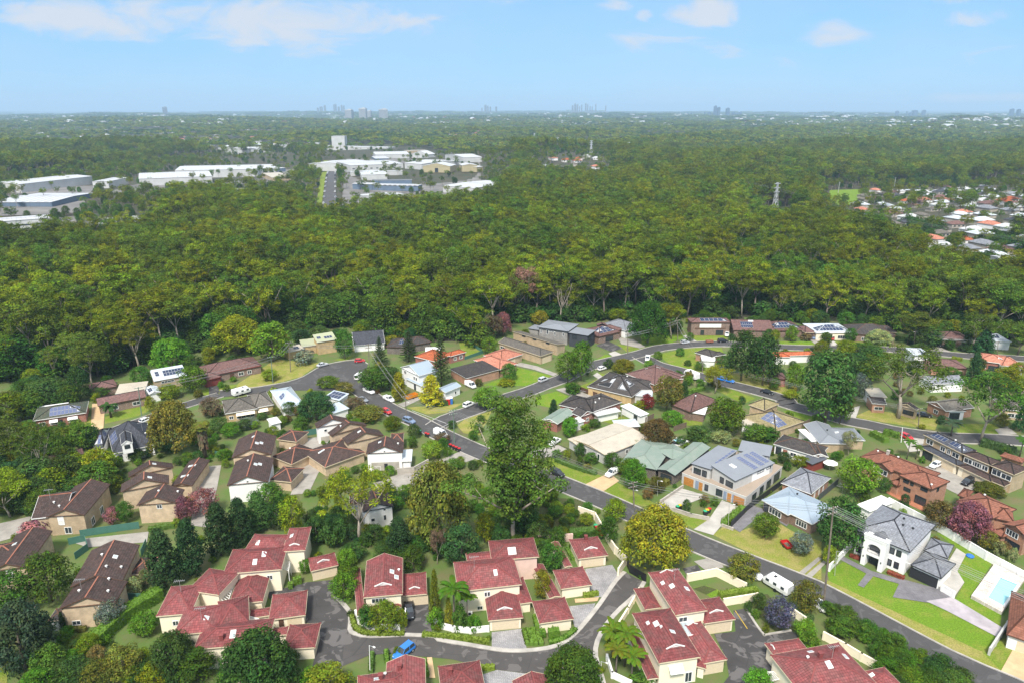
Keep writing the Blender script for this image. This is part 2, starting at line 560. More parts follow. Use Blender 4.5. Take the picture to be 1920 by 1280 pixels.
 # prototypes: name -> (trunk mesh, crown mesh, height, crown radius)
TREE = {}
def proto(key,made,h,cr,bark='bark_grey',leaf='leaves'):
 tb,lv = made
 tm = tb.mesh('trunk_' + key,bark,None,True)
 TREE[key] = (tm,lv.mesh('crown_' + key,leaf),h,cr)
OL = [(1,1,1),(1.12,1.06,.8),(.80,.92,.95),(.94,1.06,.9)]
for i in range(6):
 proto('gum%d' % i,gum(100 + i,22 + i % 3 * 3,6.2 + .4 * (i % 2),0.34 + 0.06 * (i % 3),5,46 + 4 * (i % 3),82,0.62,0.78,0.32,1.7,tints=OL,lo=.24 + .08 * (i % 2),endshare=.5),22.5 + i % 3 * 3,7.6,
  'bark_pale' if i % 2 else 'bark_grey')
for i in range(2):
 proto('wild%d' % i,dense(140 + i,16,6.0,0.12,46,90,0.72,2.0,0.3,tints=OL),16,7.2,'bark_grey')
proto('airy',gum(151,15,7.5,0.36,6,62,75,0.40,0.45,0.32,1.35,0.04,endshare=.5),15.5,8.5,'bark_pale')
proto('airy1',gum(158,17,6.5,0.28,5,74,95,0.44,0.65,0.30,1.5,0.04),17.5,7.6,'bark_pale')
proto('hero',gum(163,30,6.6,0.22,7,140,150,0.5,0.8,0.42,1.85,0.03,tints=OL,lo=.04,endshare=.26,ll=.66),30.5,8.2,'bark_pale')
for i in range(3):
 proto('round%d' % i,dense(170 + i,8,3.4,0.14,40,85,0.40,1.15,0.16,tints=OL),8.4,4.1,'bark_grey')
proto('golden',dense(180,9,5.4,0.10,90,105,0.42,1.25,0.3,shape='dome',tints=OL),9,6.2,'bark_grey')
proto('column',dense(185,11,2.3,0.05,64,90,0.36,0.9,0.16,shape='column'),11.3,2.8,'bark_brown')
proto('column1',dense(186,11,2.3,0.05,64,90,0.36,0.9,0.16,shape='column'),11.3,2.8,'bark_brown')
proto('cone',dense(188,7,2.2,0.03,60,70,0.32,0.7,0.12,shape='cone'),7.3,2.6,'bark_brown')
proto('pine',pine(190),16,3.1,'bark_brown')
proto('palm',palm(195),8,2.6,'bark_grey')
proto('palm1',palm(196,6.0,12,2.4),7,2.4,'bark_grey')
proto('fanpalm',palm(197,8.0,26,1.7,0.35,1.5,0.5,True,160),9,2.0,'bark_brown')
proto('datepalm',palm(198,3.0,30,2.6,0.25,1.5,0.35),4.3,2.6,'bark_brown')
for i in range(3):
 proto('shrub%d' % i,dense(200 + i,2.0,1.25,0.0,16,70,0.24,0.55,0.05,tints=OL),2.2,1.55,'bark_brown')
proto('bare',gum(210,20,5.0,0.4,6,3,10,0.4,0.5,0.34,1.0,0.05),20,5.5,'bark_pale')
# leaf albedos
GR = {'olive': (.165,.200,.012),'gum': (.112,.165,.020),'dark': (.060,.112,.026),'mid': (.072,.142,.020),'bright': (.105,.20,.018),
 'lime': (.16,.22,.020),'gold': (.22,.21,.020),'yellow': (.34,.30,.02),'blue': (.060,.10,.055),'rust': (.17,.12,.045),
 'pink': (.30,.13,.16),'purple': (.13,.12,.19),'brown': (.16,.12,.07),'deep': (.040,.092,.030),'grey': (.14,.17,.14),'red': (.22,.05,.03)}
TREES = []
def put_tree(kind,loc,h,w,col,name,label,cat='tree',group=None,rz=None):
 """one tree at loc, h metres high and w wide"""
 tm,cm,ph,pr = TREE[kind]
 t = thing(name,label,cat,loc,rnd.uniform(0,6.28) if rz is None else rz,group)
 sx,sz = w / (2 * pr) * 1.1,h / ph
 t.scale = (sx,sx,sz)
 if not name.endswith(('shrub','bush')):
  link('trunk',tm,t)
 c = link('crown',cm,t)
 k = GR[col] if isinstance(col,str) else col
 c.color = (k[0],k[1],k[2],1)
 TREES.append((loc[0],loc[1],w / 2))
 return t
def T(kind,f,base,top,wpx,col,label,name='tree',group=None,cat=None):
 """a tree whose foot, top and width are read off the photograph"""
 b = G(f,*base)
 s = FR[f][2]
 tp = px(f,top)
 # the crown's top stands above the foot: height where the upright through the foot meets the ray
 d = ray(*tp)
 k = (b.y) / d.y
 h = max(0.6,CAMZ + d.z * k - b.z)
 w = wpx / s * depth((b.x,b.y,h * .6)) / FPX
 return put_tree(kind,b,h,w,col,name,label,cat or ('shrub' if name.endswith(('shrub','bush')) else 'palm' if 'palm' in name else 'tree'),group)
 # ------------------------------------------------------------------ ground, bush, haze
SUB = [G('O',*q)[:2] for q in ((-900,760),(0,720),(150,712),(250,692),(300,670),(400,655),(480,640),(560,628),(640,612),(680,618),(735,632),
 (800,645),(900,648),(940,612),(1000,604),(1060,602),(1180,600),(1290,599),(1380,598),(1500,600),(1600,607),(1700,622),(1800,634),(1930,650),(2900,700))] + [(400,10),(400,-200),(-400,-200),(-400,10)]
m,t,b = newmat('yard_soil')
b.inputs['Roughness'].default_value = 0.95
vary(t,b,(.080,.135,.024),0,0.16,8.0,(.130,.120,.050),lo=.42,hi=.66)
m,t,b = newmat('forest_floor')
b.inputs['Roughness'].default_value = 1.0
vary(t,b,(.030,.040,.016),0,0.05,8.0,(.060,.050,.028))
angs = [-62 + 0.8 * i for i in range(156)] + [75 + 12.5 * i for i in range(18)]
rads = [4 + 12 * i for i in range(22)] + [268 + 4 * i for i in range(44)]
r = 444.0
while r < 45000:
 rads.append(r); r *= 1.016
vv,ff,mm = [],[],[]
for r in rads:
 for a in angs:
  x,y = r * math.sin(R(a)),r * math.cos(R(a))
  vv.append((x,y,gz(x,y)))
na = len(angs)
for i in range(len(rads) - 1):
 for j in range(na):
  k = (j + 1) % na
  ff.append((i * na + j,(i + 1) * na + j,(i + 1) * na + k,i * na + k))
  x,y = vv[i * na + j][:2]
  mm.append(0 if inside((x,y),SUB) or y < 60 else 1)
ff.append(tuple(range(na - 1,-1,-1))); mm.append(0)
me = bpy.data.meshes.new('ground')
me.from_pydata(vv,[],[tuple(reversed(f)) for f in ff])
me.materials.append(MATS['yard_soil']); me.materials.append(MATS['forest_floor'])
me.polygons.foreach_set('material_index',mm)
me.polygons.foreach_set('use_smooth',[True] * len(mm))
struct(link('ground',me))
def scatter(name,pts,meshes,kind='stuff',mats=None,col=None):
 """pts: (x, y, z, yaw, width scale, height scale, which mesh): real instances on the vertices of one object"""
 me = bpy.data.meshes.new(name)
 me.from_pydata([p[:3] for p in pts],[],[])
 a = me.attributes.new('yaw','FLOAT','POINT'); a.data.foreach_set('value',[p[3] for p in pts])
 a = me.attributes.new('size','FLOAT_VECTOR','POINT'); a.data.foreach_set('vector',[q for p in pts for q in (p[4],p[4],p[5])])
 a = me.attributes.new('pick','INT','POINT'); a.data.foreach_set('value',[p[6] for p in pts])
 o = link(name,me)
 c = bpy.data.collections.new('kinds of ' + name)
 for i,q in enumerate(meshes):
  baked = q[0].copy()
  at = baked.attributes['leaf'].data
  k = np.zeros(len(at) * 4,dtype=np.float32); at.foreach_get('color',k)
  at.foreach_set('color',(k.reshape(-1,4) * np.array([*q[1],1.0],dtype=np.float32)).ravel())
  for j,mt in enumerate(baked.materials):
   if mt.name == 'leaves':
    baked.materials[j] = MATS['leaves_baked']
  q = (baked,q[1])
  s = bpy.data.objects.new('%03d %s' % (i,name),q[0])
  s.color = (*q[1],1)
  c.objects.link(s)
 g = bpy.data.node_groups.new(name,'GeometryNodeTree')
 g.interface.new_socket('Geometry',in_out='INPUT',socket_type='NodeSocketGeometry')
 g.interface.new_socket('Geometry',in_out='OUTPUT',socket_type='NodeSocketGeometry')
 gi,go = g.nodes.new('NodeGroupInput'),g.nodes.new('NodeGroupOutput')
 ip = g.nodes.new('GeometryNodeInstanceOnPoints')
 ci = g.nodes.new('GeometryNodeCollectionInfo')
 ci.inputs['Collection'].default_value = c
 ci.inputs['Separate Children'].default_value = True
 ci.inputs['Reset Children'].default_value = True
 def att(nm,ty):
  n = g.nodes.new('GeometryNodeInputNamedAttribute'); n.data_type = ty
  n.inputs['Name'].default_value = nm
  return n.outputs[0]
 cx = g.nodes.new('ShaderNodeCombineXYZ')
 g.links.new(att('yaw','FLOAT'),cx.inputs[2])
 g.links.new(gi.outputs[0],ip.inputs['Points'])
 g.links.new(ci.outputs[0],ip.inputs['Instance'])
 ip.inputs['Pick Instance'].default_value = True
 g.links.new(att('pick','INT'),ip.inputs['Instance Index'])
 g.links.new(cx.outputs[0],ip.inputs['Rotation'])
 g.links.new(att('size','FLOAT_VECTOR'),ip.inputs['Scale'])
 g.links.new(ip.outputs[0],go.inputs[0])
 md = o.modifiers.new('scatter','NODES')
 md.node_group = g
 if kind:
  o['kind'] = kind
 return o
def joined(key,name):
 """trunk and crown of a prototype as one mesh with two materials"""
 tm,cm,h,r = TREE[key]
 n1,n2 = len(tm.vertices),len(cm.vertices)
 me = bpy.data.meshes.new(name)
 b1 = np.zeros(n1 * 3,dtype=np.float32); tm.vertices.foreach_get('co',b1)
 b2 = np.zeros(n2 * 3,dtype=np.float32); cm.vertices.foreach_get('co',b2)
 fs = [tuple(p.vertices) for p in tm.polygons]
 k1 = len(fs)
 fs += [tuple(q + n1 for q in range(4 * i,4 * i + 4)) for i in range(n2 // 4)]
 me.from_pydata(np.concatenate([b1,b2]).reshape(-1,3).tolist(),[],fs)
 me.materials.append(tm.materials[0]); me.materials.append(cm.materials[0])
 me.polygons.foreach_set('material_index',[0] * k1 + [1] * (n2 // 4))
 c = np.zeros((len(cm.attributes['leaf'].data) * 4,),dtype=np.float32); cm.attributes['leaf'].data.foreach_get('color',c)
 at = me.attributes.new('leaf','FLOAT_COLOR','FACE')
 at.data.foreach_set('color',np.concatenate([np.ones(4 * k1,dtype=np.float32),c]))
 return me
 # clear ground among the bush: (polygon in the photograph, chance that a tree stands there all the same)
CLEAR = []
def clear(keep_share,*pts):
 CLEAR.append(([P(*q)[:2] for q in pts],keep_share))
clear(0.13,(-40,415),(60,352),(180,345),(185,380),(135,410),(-40,440))
clear(0.1,(1425,395),(1480,395),(1488,430),(1420,430))
clear(0.1,(190,352),(330,318),(562,310),(545,346),(330,366),(200,375))
clear(0.3,(-40,478),(-40,420),(100,412),(280,406),(285,450),(120,480))
clear(0.0,(592,405),(606,300),(632,300),(634,405))
clear(0.12,(640,395),(650,300),(610,290),(612,272),(730,272),(820,285),(910,300),(910,330),(910,375),(760,392),(700,390))
clear(0.4,(1005,314),(1020,292),(1130,292),(1140,324),(1080,328))
clear(0.0,(1548,388),(1552,358),(1622,356),(1602,388))
clear(0.32,(1540,430),(1600,385),(1630,352),(1930,352),(1930,450),(1760,474),(1640,448))
clear(0.10,(1720,500),(1730,455),(1830,460),(1920,470),(1930,540),(1860,520))
clear(0.35,(-40,262),(-40,240),(120,238),(330,246),(330,272),(120,282))
clear(0.45,(330,282),(340,248),(560,242),(600,262),(560,290))
clear(0.4,(360,300),(440,270),(540,282),(590,330),(520,330))
FP = [] # footprints of things already standing, as (x, y, radius)
LOW = []
for k,*q in ((.5,(-60,335),(120,325),(330,296),(600,285),(590,425),(570,400),(330,385),(300,450),(120,490),(-60,500)),(.45,(560,270),(960,280),(960,340),(920,400),(760,412),(690,410),(650,440),(580,440)),
 (.5,(1530,345),(1930,340),(1930,545),(1700,520),(1600,450),(1530,430)),(.5,(995,288),(1145,288),(1150,350),(1010,345)),(.34,(1715,440),(1935,425),(1935,560),(1735,530)),(.38,(185,375),(190,325),(330,305),(565,300),(550,355),(330,375)),(.4,(-60,350),(190,345),(190,390),(120,420),(-60,440)),(.45,(1425,390),(1482,390),(1492,445),(1415,445))):
 LOW.append(([P(*z)[:2] for z in q],k))
def low(x,y):
 for poly,k in LOW:
  if inside((x,y),poly):
   return k * rnd.uniform(.75,1.35)
 return 1.0
def blocked(x,y):
 for poly,keep_share in CLEAR:
  if inside((x,y),poly) and rnd.random() > keep_share:
   return True
 return False
def in_view(x,y,m=1.1,pad=25):
 return abs(x) < 960 / FPX * (y * CP + 28) * m + pad
def bush():
 near,mid = [],[]
 y = 225.0
 while y < 1650:
  st = 9.3 + max(0,y - 400) * 0.0022
  w = 960 / FPX * (y * CP + 28) * 1.08 + 30
  x = -w
  while x < w:
   qx,qy = x + rnd.uniform(-.45,.45) * st,y + rnd.uniform(-.45,.45) * st
   x += st
   if inside((qx,qy),SUB) or blocked(qx,qy):
    continue
   mid.append((qx,qy))
  y += st
 return mid
def patch(x,y):
 """slow change of bush colour over the land"""
 return math.sin(x / 61 + 1.1 * math.sin(y / 83)) * math.cos(y / 74 + x / 190)
MIDT = bush()
MIDT.sort(key=lambda q: q[0] ** 2 + q[1] ** 2)
def bush_look(x,y):
 p = patch(x,y) + rnd.uniform(-.7,.7)
 if p > 0.62 or (p < -1.0):
  return 'wild%d' % rnd.randrange(2),('mid' if p > 0 else 'dark')
 return 'gum%d' % rnd.randrange(6),('olive' if rnd.random() < .6 + .3 * p else 'gum')
KEYS = ['gum%d' % i for i in range(6)] + ['wild0','wild1']
seen = 0
rest = []
for (x,y) in MIDT:
 k,c = bush_look(x,y)
 hs = rnd.uniform(0.72,1.12) * low(x,y)
 if seen < 296 and in_view(x,y,0.98,0):
  seen += 1
  g = TREE[k]
  wild = k.startswith('wild')
  put_tree(k,(x,y,gz(x,y)),g[2] * hs * .92,g[3] * 2 * hs * rnd.uniform(.85,1.1),c,'bush_tree' if wild else 'eucalyptus_tree',
   'dense dark green bush tree at the near edge of the forest' if wild else 'tall olive green eucalypt at the near edge of the forest behind the houses','tree',
   'dense trees along the forest edge' if wild else 'eucalypts along the forest edge')
 else:
  rest.append((x,y,gz(x,y),rnd.uniform(0,6.28),hs * rnd.uniform(.85,1.12),hs * .95,KEYS.index(k) * 2 + (0 if c in ('olive','mid') else 1)))
meshes = []
for k in KEYS:
 me = joined(k,'bush ' + k)
 meshes += [(me,GR['olive' if k[0] == 'g' else 'mid']),(me,GR['gum' if k[0] == 'g' else 'dark'])]
scatter('forest',rest,meshes)
# undergrowth below the first rows of trees
ug = []
for (x,y) in MIDT[:2600]:
 for k in range(3):
  s = rnd.uniform(1.0,3.4)
  ug.append((x + rnd.uniform(-5,5),y + rnd.uniform(-5,5),gz(x,y) - .1,rnd.uniform(0,6.28),s * 1.5,s * 1.3,rnd.randrange(3)))
ug = [q for q in ug if not inside(q,SUB)]
scatter('undergrowth',ug,[(joined('shrub%d' % i,'undergrowth %d' % i),GR['dark' if i else 'mid']) for i in range(3)])
# the woods farther off: lighter trees, then whole groves
far_m = []
for i in range(3):
 NR = np.random.RandomState(300 + i)
 lv = Leaves()
 for k in range(11):
  a,q = k * 2.4,5.0 * math.sqrt((k + .5) / 11)
  lv.clump((math.cos(a) * q,math.sin(a) * q,15 - q * .8 + rnd.uniform(-1,1.5)),(2.7,2.7,1.7),26,1.7,.4,(1,1,1),.7,.35)
 me = lv.mesh('far tree %d' % i)
 far_m += [(me,GR['olive']),(me,GR['gum']),(me,GR['dark'])]
pts = []
y = 1650.0
while y < 5200:
 st = 13.5 + (y - 1650) * 0.0042
 w = 960 / FPX * y * 1.05 + 30
 x = -w
 while x < w:
  qx,qy = x + rnd.uniform(-.5,.5) * st,y + rnd.uniform(-.5,.5) * st
  x += st
  if rnd.random() < .06 or blocked(qx,qy):
   continue
  s = rnd.uniform(.7,1.2) * (1 + (y - 1650) / 9000)
  p = patch(qx / 3,qy / 3) + rnd.uniform(-1,1)
  pts.append((qx,qy,gz(qx,qy) - 1,rnd.uniform(0,6.28),s * 1.25,s,rnd.randrange(3) * 3 + (2 if p > .6 else 0 if p > -.4 else 1)))
 y += st
scatter('far_forest',pts,far_m)
grove_m = []
for i in range(3):
 NR = np.random.RandomState(320 + i)
 lv = Leaves()
 for k in range(40):
  c = (rnd.uniform(-55,55),rnd.uniform(-40,40),rnd.uniform(6,15))
  lv.clump(c,(10,9,5),16,7.0,.4,(1,1,1),.7,.35)
 me = lv.mesh('grove %d' % i)
 grove_m += [(me,GR['gum']),(me,GR['dark'])]
pts = []
y = 5150.0
while y < 19000:
 st = 62 + (y - 5150) * 0.014
 w = 960 / FPX * y * 1.05
 x = -w
 while x < w:
  qx,qy = x + rnd.uniform(-.5,.5) * st,y + rnd.uniform(-.5,.5) * st
  x += st * 1.5
  s = rnd.uniform(.7,1.15) * (1 + (y - 5150) / 22000)
  pts.append((qx,qy,gz(qx,qy) - 2,rnd.uniform(0,6.28),s,s * rnd.uniform(.7,1.1),rnd.randrange(6)))
 y += st
scatter('distant_woods',pts,grove_m)
HAZE = 9.5e-5
m = bpy.data.materials.new('haze')
m.use_nodes = True
t = m.node_tree
t.nodes.clear()
o_ = N(t,'ShaderNodeOutputMaterial')
pv = N(t,'ShaderNodeVolumePrincipled',i_Density=HAZE,i_Anisotropy=0.0)
pv.inputs['Color'].default_value = (0.55,0.78,1.0,1)
L(t,pv.outputs[0],o_.inputs['Volume'])
MATS['haze'] = m
mb = MB()
mb.box((0,0,-60),(96000,96000,330))
hz = mb.build('haze','haze')
hz['kind'] = 'stuff'
# ------------------------------------------------------------------ building materials
def tile(name,col,col2,dirt=0.5,cu=0.42,cv=0.46,rough=0.75,joint=0.42,bump=0.8):
 """roof tiles laid in courses: colour differs a little tile by tile, lichen in patches"""
 m,t,b = newmat(name)
 b.inputs['Roughness'].default_value = rough
 b.inputs['Specular IOR Level'].default_value = 0.08
 uv = N(t,'ShaderNodeUVMap')
 sp_ = N(t,'ShaderNodeSeparateXYZ'); L(t,uv.outputs[0],sp_.inputs[0])
 def mth(op,a,v=None,c=None):
  n = N(t,'ShaderNodeMath',operation=op)
  L(t,a,n.inputs[0])
  if v is not None:
   if isinstance(v,(int,float)): n.inputs[1].default_value = v
   else: L(t,v,n.inputs[1])
  return n.outputs[0]
 u,v = mth('DIVIDE',sp_.outputs[0],cu),mth('DIVIDE',sp_.outputs[1],cv)
 fu,fv = mth('FRACT',u),mth('FRACT',v)
 cell = N(t,'ShaderNodeCombineXYZ'); L(t,mth('FLOOR',u),cell.inputs[0]); L(t,mth('FLOOR',v),cell.inputs[1])
 wn = N(t,'ShaderNodeTexWhiteNoise'); L(t,cell.outputs[0],wn.inputs[0])
 c = N(t,'ShaderNodeTexCoord')
 nz_ = N(t,'ShaderNodeTexNoise',i_Scale=0.55,i_Detail=7.0,i_Roughness=0.65); L(t,c.outputs['Object'],nz_.inputs['Vector'])
 mr = N(t,'ShaderNodeMapRange',i_1=0.42,i_2=0.68,i_3=0.0,i_4=dirt); L(t,nz_.outputs[0],mr.inputs[0])
 mx = N(t,'ShaderNodeMix',data_type='RGBA'); mx.inputs[6].default_value = rgb(*col); mx.inputs[7].default_value = rgb(*col2)
 L(t,mr.outputs[0],mx.inputs[0])
 k = N(t,'ShaderNodeMapRange',i_3=0.78,i_4=1.2); L(t,wn.outputs[0],k.inputs[0])
 jl = N(t,'ShaderNodeMapRange',i_1=0.0,i_2=0.22,i_3=joint,i_4=1.0); L(t,fv,jl.inputs[0])
 ju = N(t,'ShaderNodeMapRange',i_1=0.0,i_2=0.2,i_3=0.5 + joint / 2,i_4=1.0); L(t,fu,ju.inputs[0])
 oi = N(t,'ShaderNodeObjectInfo'); ov = N(t,'ShaderNodeMapRange',i_3=.84,i_4=1.16); L(t,oi.outputs['Random'],ov.inputs[0])
 kk = mth('MULTIPLY',mth('MULTIPLY',mth('MULTIPLY',k.outputs[0],ov.outputs[0]),jl.outputs[0]),ju.outputs[0])
 vm = N(t,'ShaderNodeVectorMath',operation='SCALE'); L(t,mx.outputs[2],vm.inputs[0]); L(t,kk,vm.inputs['Scale'])
 L(t,vm.outputs[0],b.inputs['Base Color'])
 hgt = mth('ADD',mth('MULTIPLY',fv,-0.6),mth('MULTIPLY',mth('SINE',mth('MULTIPLY',u,6.283)),0.4))
 bp = N(t,'ShaderNodeBump',i_Strength=bump,i_Distance=0.06); L(t,hgt,bp.inputs['Height']); L(t,bp.outputs[0],b.inputs['Normal'])
 return m
def metal(name,col,col2=None,rib=0.38,rough=0.45,dirt=0.4,lines=0.82):
 """ribbed sheet metal running down the slope"""
 m,t,b = newmat(name)
 b.inputs['Roughness'].default_value = rough
 uv = N(t,'ShaderNodeUVMap')
 sp_ = N(t,'ShaderNodeSeparateXYZ'); L(t,uv.outputs[0],sp_.inputs[0])
 dv = N(t,'ShaderNodeMath',operation='DIVIDE',i_1=rib); L(t,sp_.outputs[0],dv.inputs[0])
 fr = N(t,'ShaderNodeMath',operation='FRACT'); L(t,dv.outputs[0],fr.inputs[0])
 mr = N(t,'ShaderNodeMapRange',i_1=0.0,i_2=0.25,i_3=lines,i_4=1.0); L(t,fr.outputs[0],mr.inputs[0])
 c = N(t,'ShaderNodeTexCoord')
 n = N(t,'ShaderNodeTexNoise',i_Scale=0.4,i_Detail=6.0,i_Roughness=0.65); L(t,c.outputs['Object'],n.inputs['Vector'])
 m2 = N(t,'ShaderNodeMapRange',i_1=0.42,i_2=0.7,i_4=dirt); L(t,n.outputs[0],m2.inputs[0])
 mx = N(t,'ShaderNodeMix',data_type='RGBA'); mx.inputs[6].default_value = rgb(*col); mx.inputs[7].default_value = rgb(*(col2 or [q * .7 for q in col]))
 L(t,m2.outputs[0],mx.inputs[0])
 vm = N(t,'ShaderNodeVectorMath',operation='SCALE'); L(t,mx.outputs[2],vm.inputs[0]); L(t,mr.outputs[0],vm.inputs['Scale'])
 L(t,vm.outputs[0],b.inputs['Base Color'])
 bp = N(t,'ShaderNodeBump',i_Strength=0.5,i_Distance=0.04); L(t,mr.outputs[0],bp.inputs['Height']); L(t,bp.outputs[0],b.inputs['Normal'])
 return m
def brick(name,col,col2,mortar=(.42,.38,.33)):
 m,t,b = newmat(name)
 b.inputs['Roughness'].default_value = 0.85
 uv = N(t,'ShaderNodeUVMap')
 br = N(t,'ShaderNodeTexBrick',i_Scale=1.0)
 br.inputs['Color1'].default_value = rgb(*col); br.inputs['Color2'].default_value = rgb(*col2); br.inputs['Mortar'].default_value = rgb(*mortar)
 br.inputs['Brick Width'].default_value = 0.46; br.inputs['Row Height'].default_value = 0.17; br.inputs['Mortar Size'].default_value = 0.018
 L(t,uv.outputs[0],br.inputs['Vector'])
 c = N(t,'ShaderNodeTexCoord')
 n = N(t,'ShaderNodeTexNoise',i_Scale=0.7,i_Detail=6.0); L(t,c.outputs['Object'],n.inputs['Vector'])
 mr = N(t,'ShaderNodeMapRange',i_1=0.3,i_2=0.7,i_3=0.75,i_4=1.1); L(t,n.outputs[0],mr.inputs[0])
 vm = N(t,'ShaderNodeVectorMath',operation='SCALE'); L(t,br.outputs[0],vm.inputs[0]); L(t,mr.outputs[0],vm.inputs['Scale'])
 L(t,vm.outputs[0],b.inputs['Base Color'])
 bp = N(t,'ShaderNodeBump',i_Strength=0.4,i_Distance=0.02); L(t,br.outputs['Fac'],bp.inputs['Height']); bp.invert = True
 L(t,bp.outputs[0],b.inputs['Normal'])
tile('tile_red',(.228,.068,.068),(.165,.085,.078),.9)
tile('tile_brown',(.076,.051,.045),(.050,.043,.040),.8,)
tile('tile_dark',(.062,.056,.056),(.10,.085,.072),.6)
tile('tile_grey',(.21,.22,.245),(.16,.165,.18),.4,joint=.66)
tile('tile_charcoal',(.070,.074,.088),(.05,.052,.06),.4,joint=.66)
tile('tile_orange',(.42,.115,.050),(.26,.10,.06),.6)
tile('tile_salmon',(.46,.19,.13),(.36,.15,.10),.6)
tile('tile_russet',(.25,.105,.070),(.17,.085,.062),.6)
tile('tile_mauve',(.17,.095,.085),(.12,.08,.075),.7)
tile('tile_olive',(.28,.235,.125),(.20,.17,.10),.6)
tile('tile_moss',(.085,.105,.075),(.13,.105,.08),.7)
tile('tile_stone',(.16,.145,.125),(.11,.10,.09),.6)
metal('metal_blue',(.29,.36,.43),(.36,.39,.42))
metal('metal_white',(.78,.78,.76),(.60,.60,.58))
metal('metal_cream',(.47,.42,.335),(.36,.31,.25),.5,.5,.8,.85)
metal('metal_green',(.19,.245,.20),(.27,.29,.25),.45,dirt=.7)
metal('metal_grey',(.22,.235,.26),(.17,.18,.20))
metal('metal_dark',(.085,.092,.11),(.06,.065,.075))
metal('metal_pale',(.50,.54,.58),(.40,.43,.46))
metal('metal_olive',(.36,.38,.24),(.30,.30,.2))
brick('brick_blond',(.66,.49,.30),(.58,.42,.26))
brick('brick_yellow',(.58,.39,.15),(.50,.33,.13))
brick('brick_tan',(.50,.36,.20),(.42,.30,.17))
brick('brick_red',(.34,.075,.045),(.27,.06,.04))
brick('brick_orange',(.44,.19,.095),(.37,.155,.08))
brick('brick_brown',(.19,.095,.062),(.15,.078,.052))
brick('brick_dark',(.085,.062,.052),(.065,.05,.045))
brick('brick_grey',(.26,.25,.245),(.21,.20,.20))
plain('render_cream',(.84,.755,.585),.85,.08,.5)
plain('render_white',(.82,.81,.79),.8,.06,.5)
plain('render_grey',(.50,.49,.47),.85,.12,.5)
plain('render_pink',(.72,.52,.44),.85,.12,.5)
plain('weatherboard',(.66,.69,.72),.7,.08,.5)
plain('trim_white',(.78,.77,.74),.5,.06,2)
plain('trim_cream',(.66,.55,.39),.6,.08,2)
plain('trim_dark',(.03,.032,.036),.5,.1,2)
plain('trim_red',(.24,.055,.045),.6,.1,2)
plain('trim_brown',(.11,.06,.04),.6,.1,2)
plain('trim_terra',(.32,.13,.085),.8,.25,1)
plain('trim_redcap',(.23,.062,.058),.75,.25,1)
plain('timber',(.50,.22,.055),.5,.3,3)
plain('fence_green',(.065,.17,.135),.5,.12,2)
plain('fence_wood',(.20,.15,.11),.9,.35,2)
plain('concrete',(.35,.325,.29),.9,.3,.35,detail=9.0)
plain('concrete_pale',(.45,.425,.385),.9,.25,.35,detail=9.0)
m,t,b = newmat('glass')
b.inputs['Base Color'].default_value = (.035,.045,.055,1); b.inputs['Roughness'].default_value = .08; b.inputs['Specular IOR Level'].default_value = .8
m,t,b = newmat('glass_pale')
b.inputs['Base Color'].default_value = (.42,.47,.50,1); b.inputs['Roughness'].default_value = .12
m,t,b = newmat('solar')
b.inputs['Base Color'].default_value = (.018,.03,.075,1); b.inputs['Roughness'].default_value = .18; b.inputs['Specular IOR Level'].default_value = .6
m,t,b = newmat('solar_pale')
b.inputs['Base Color'].default_value = (.10,.12,.21,1); b.inputs['Roughness'].default_value = .2; b.inputs['Specular IOR Level'].default_value = .7
m,t,b = newmat('metal_bright')
b.inputs['Base Color'].default_value = (.62,.62,.62,1); b.inputs['Metallic'].default_value = .6; b.inputs['Roughness'].default_value = .4
m,t,b = newmat('black')
b.inputs['Base Color'].default_value = (.012,.012,.013,1); b.inputs['Roughness'].default_value = .5
CAM = Vector((0,0,CAMZ))
CAPS = {'tile_red': 'trim_redcap','tile_brown': 'trim_terra','tile_russet': 'trim_terra','tile_dark': 'trim_brown','tile_orange': 'tile_orange'}
HOUSES = []
def Bk(f,A,B,C,eh,pitch=0.42,ax='u',ends=('hip','hip'),roof='tile_red',wall='render_cream',oh=0.35,wins=(),lights=(),sol=(),trim='trim_cream',
 base=-0.4,g=0.55,shed=None,caps=None,vents=(),stack=(),solm='solar',fall=None):
 """one roofed volume: A, B its near eave corners at height eh; C the far side as an eave pixel, ('r', x, y) a ridge pixel, or metres"""
 return dict(locals())
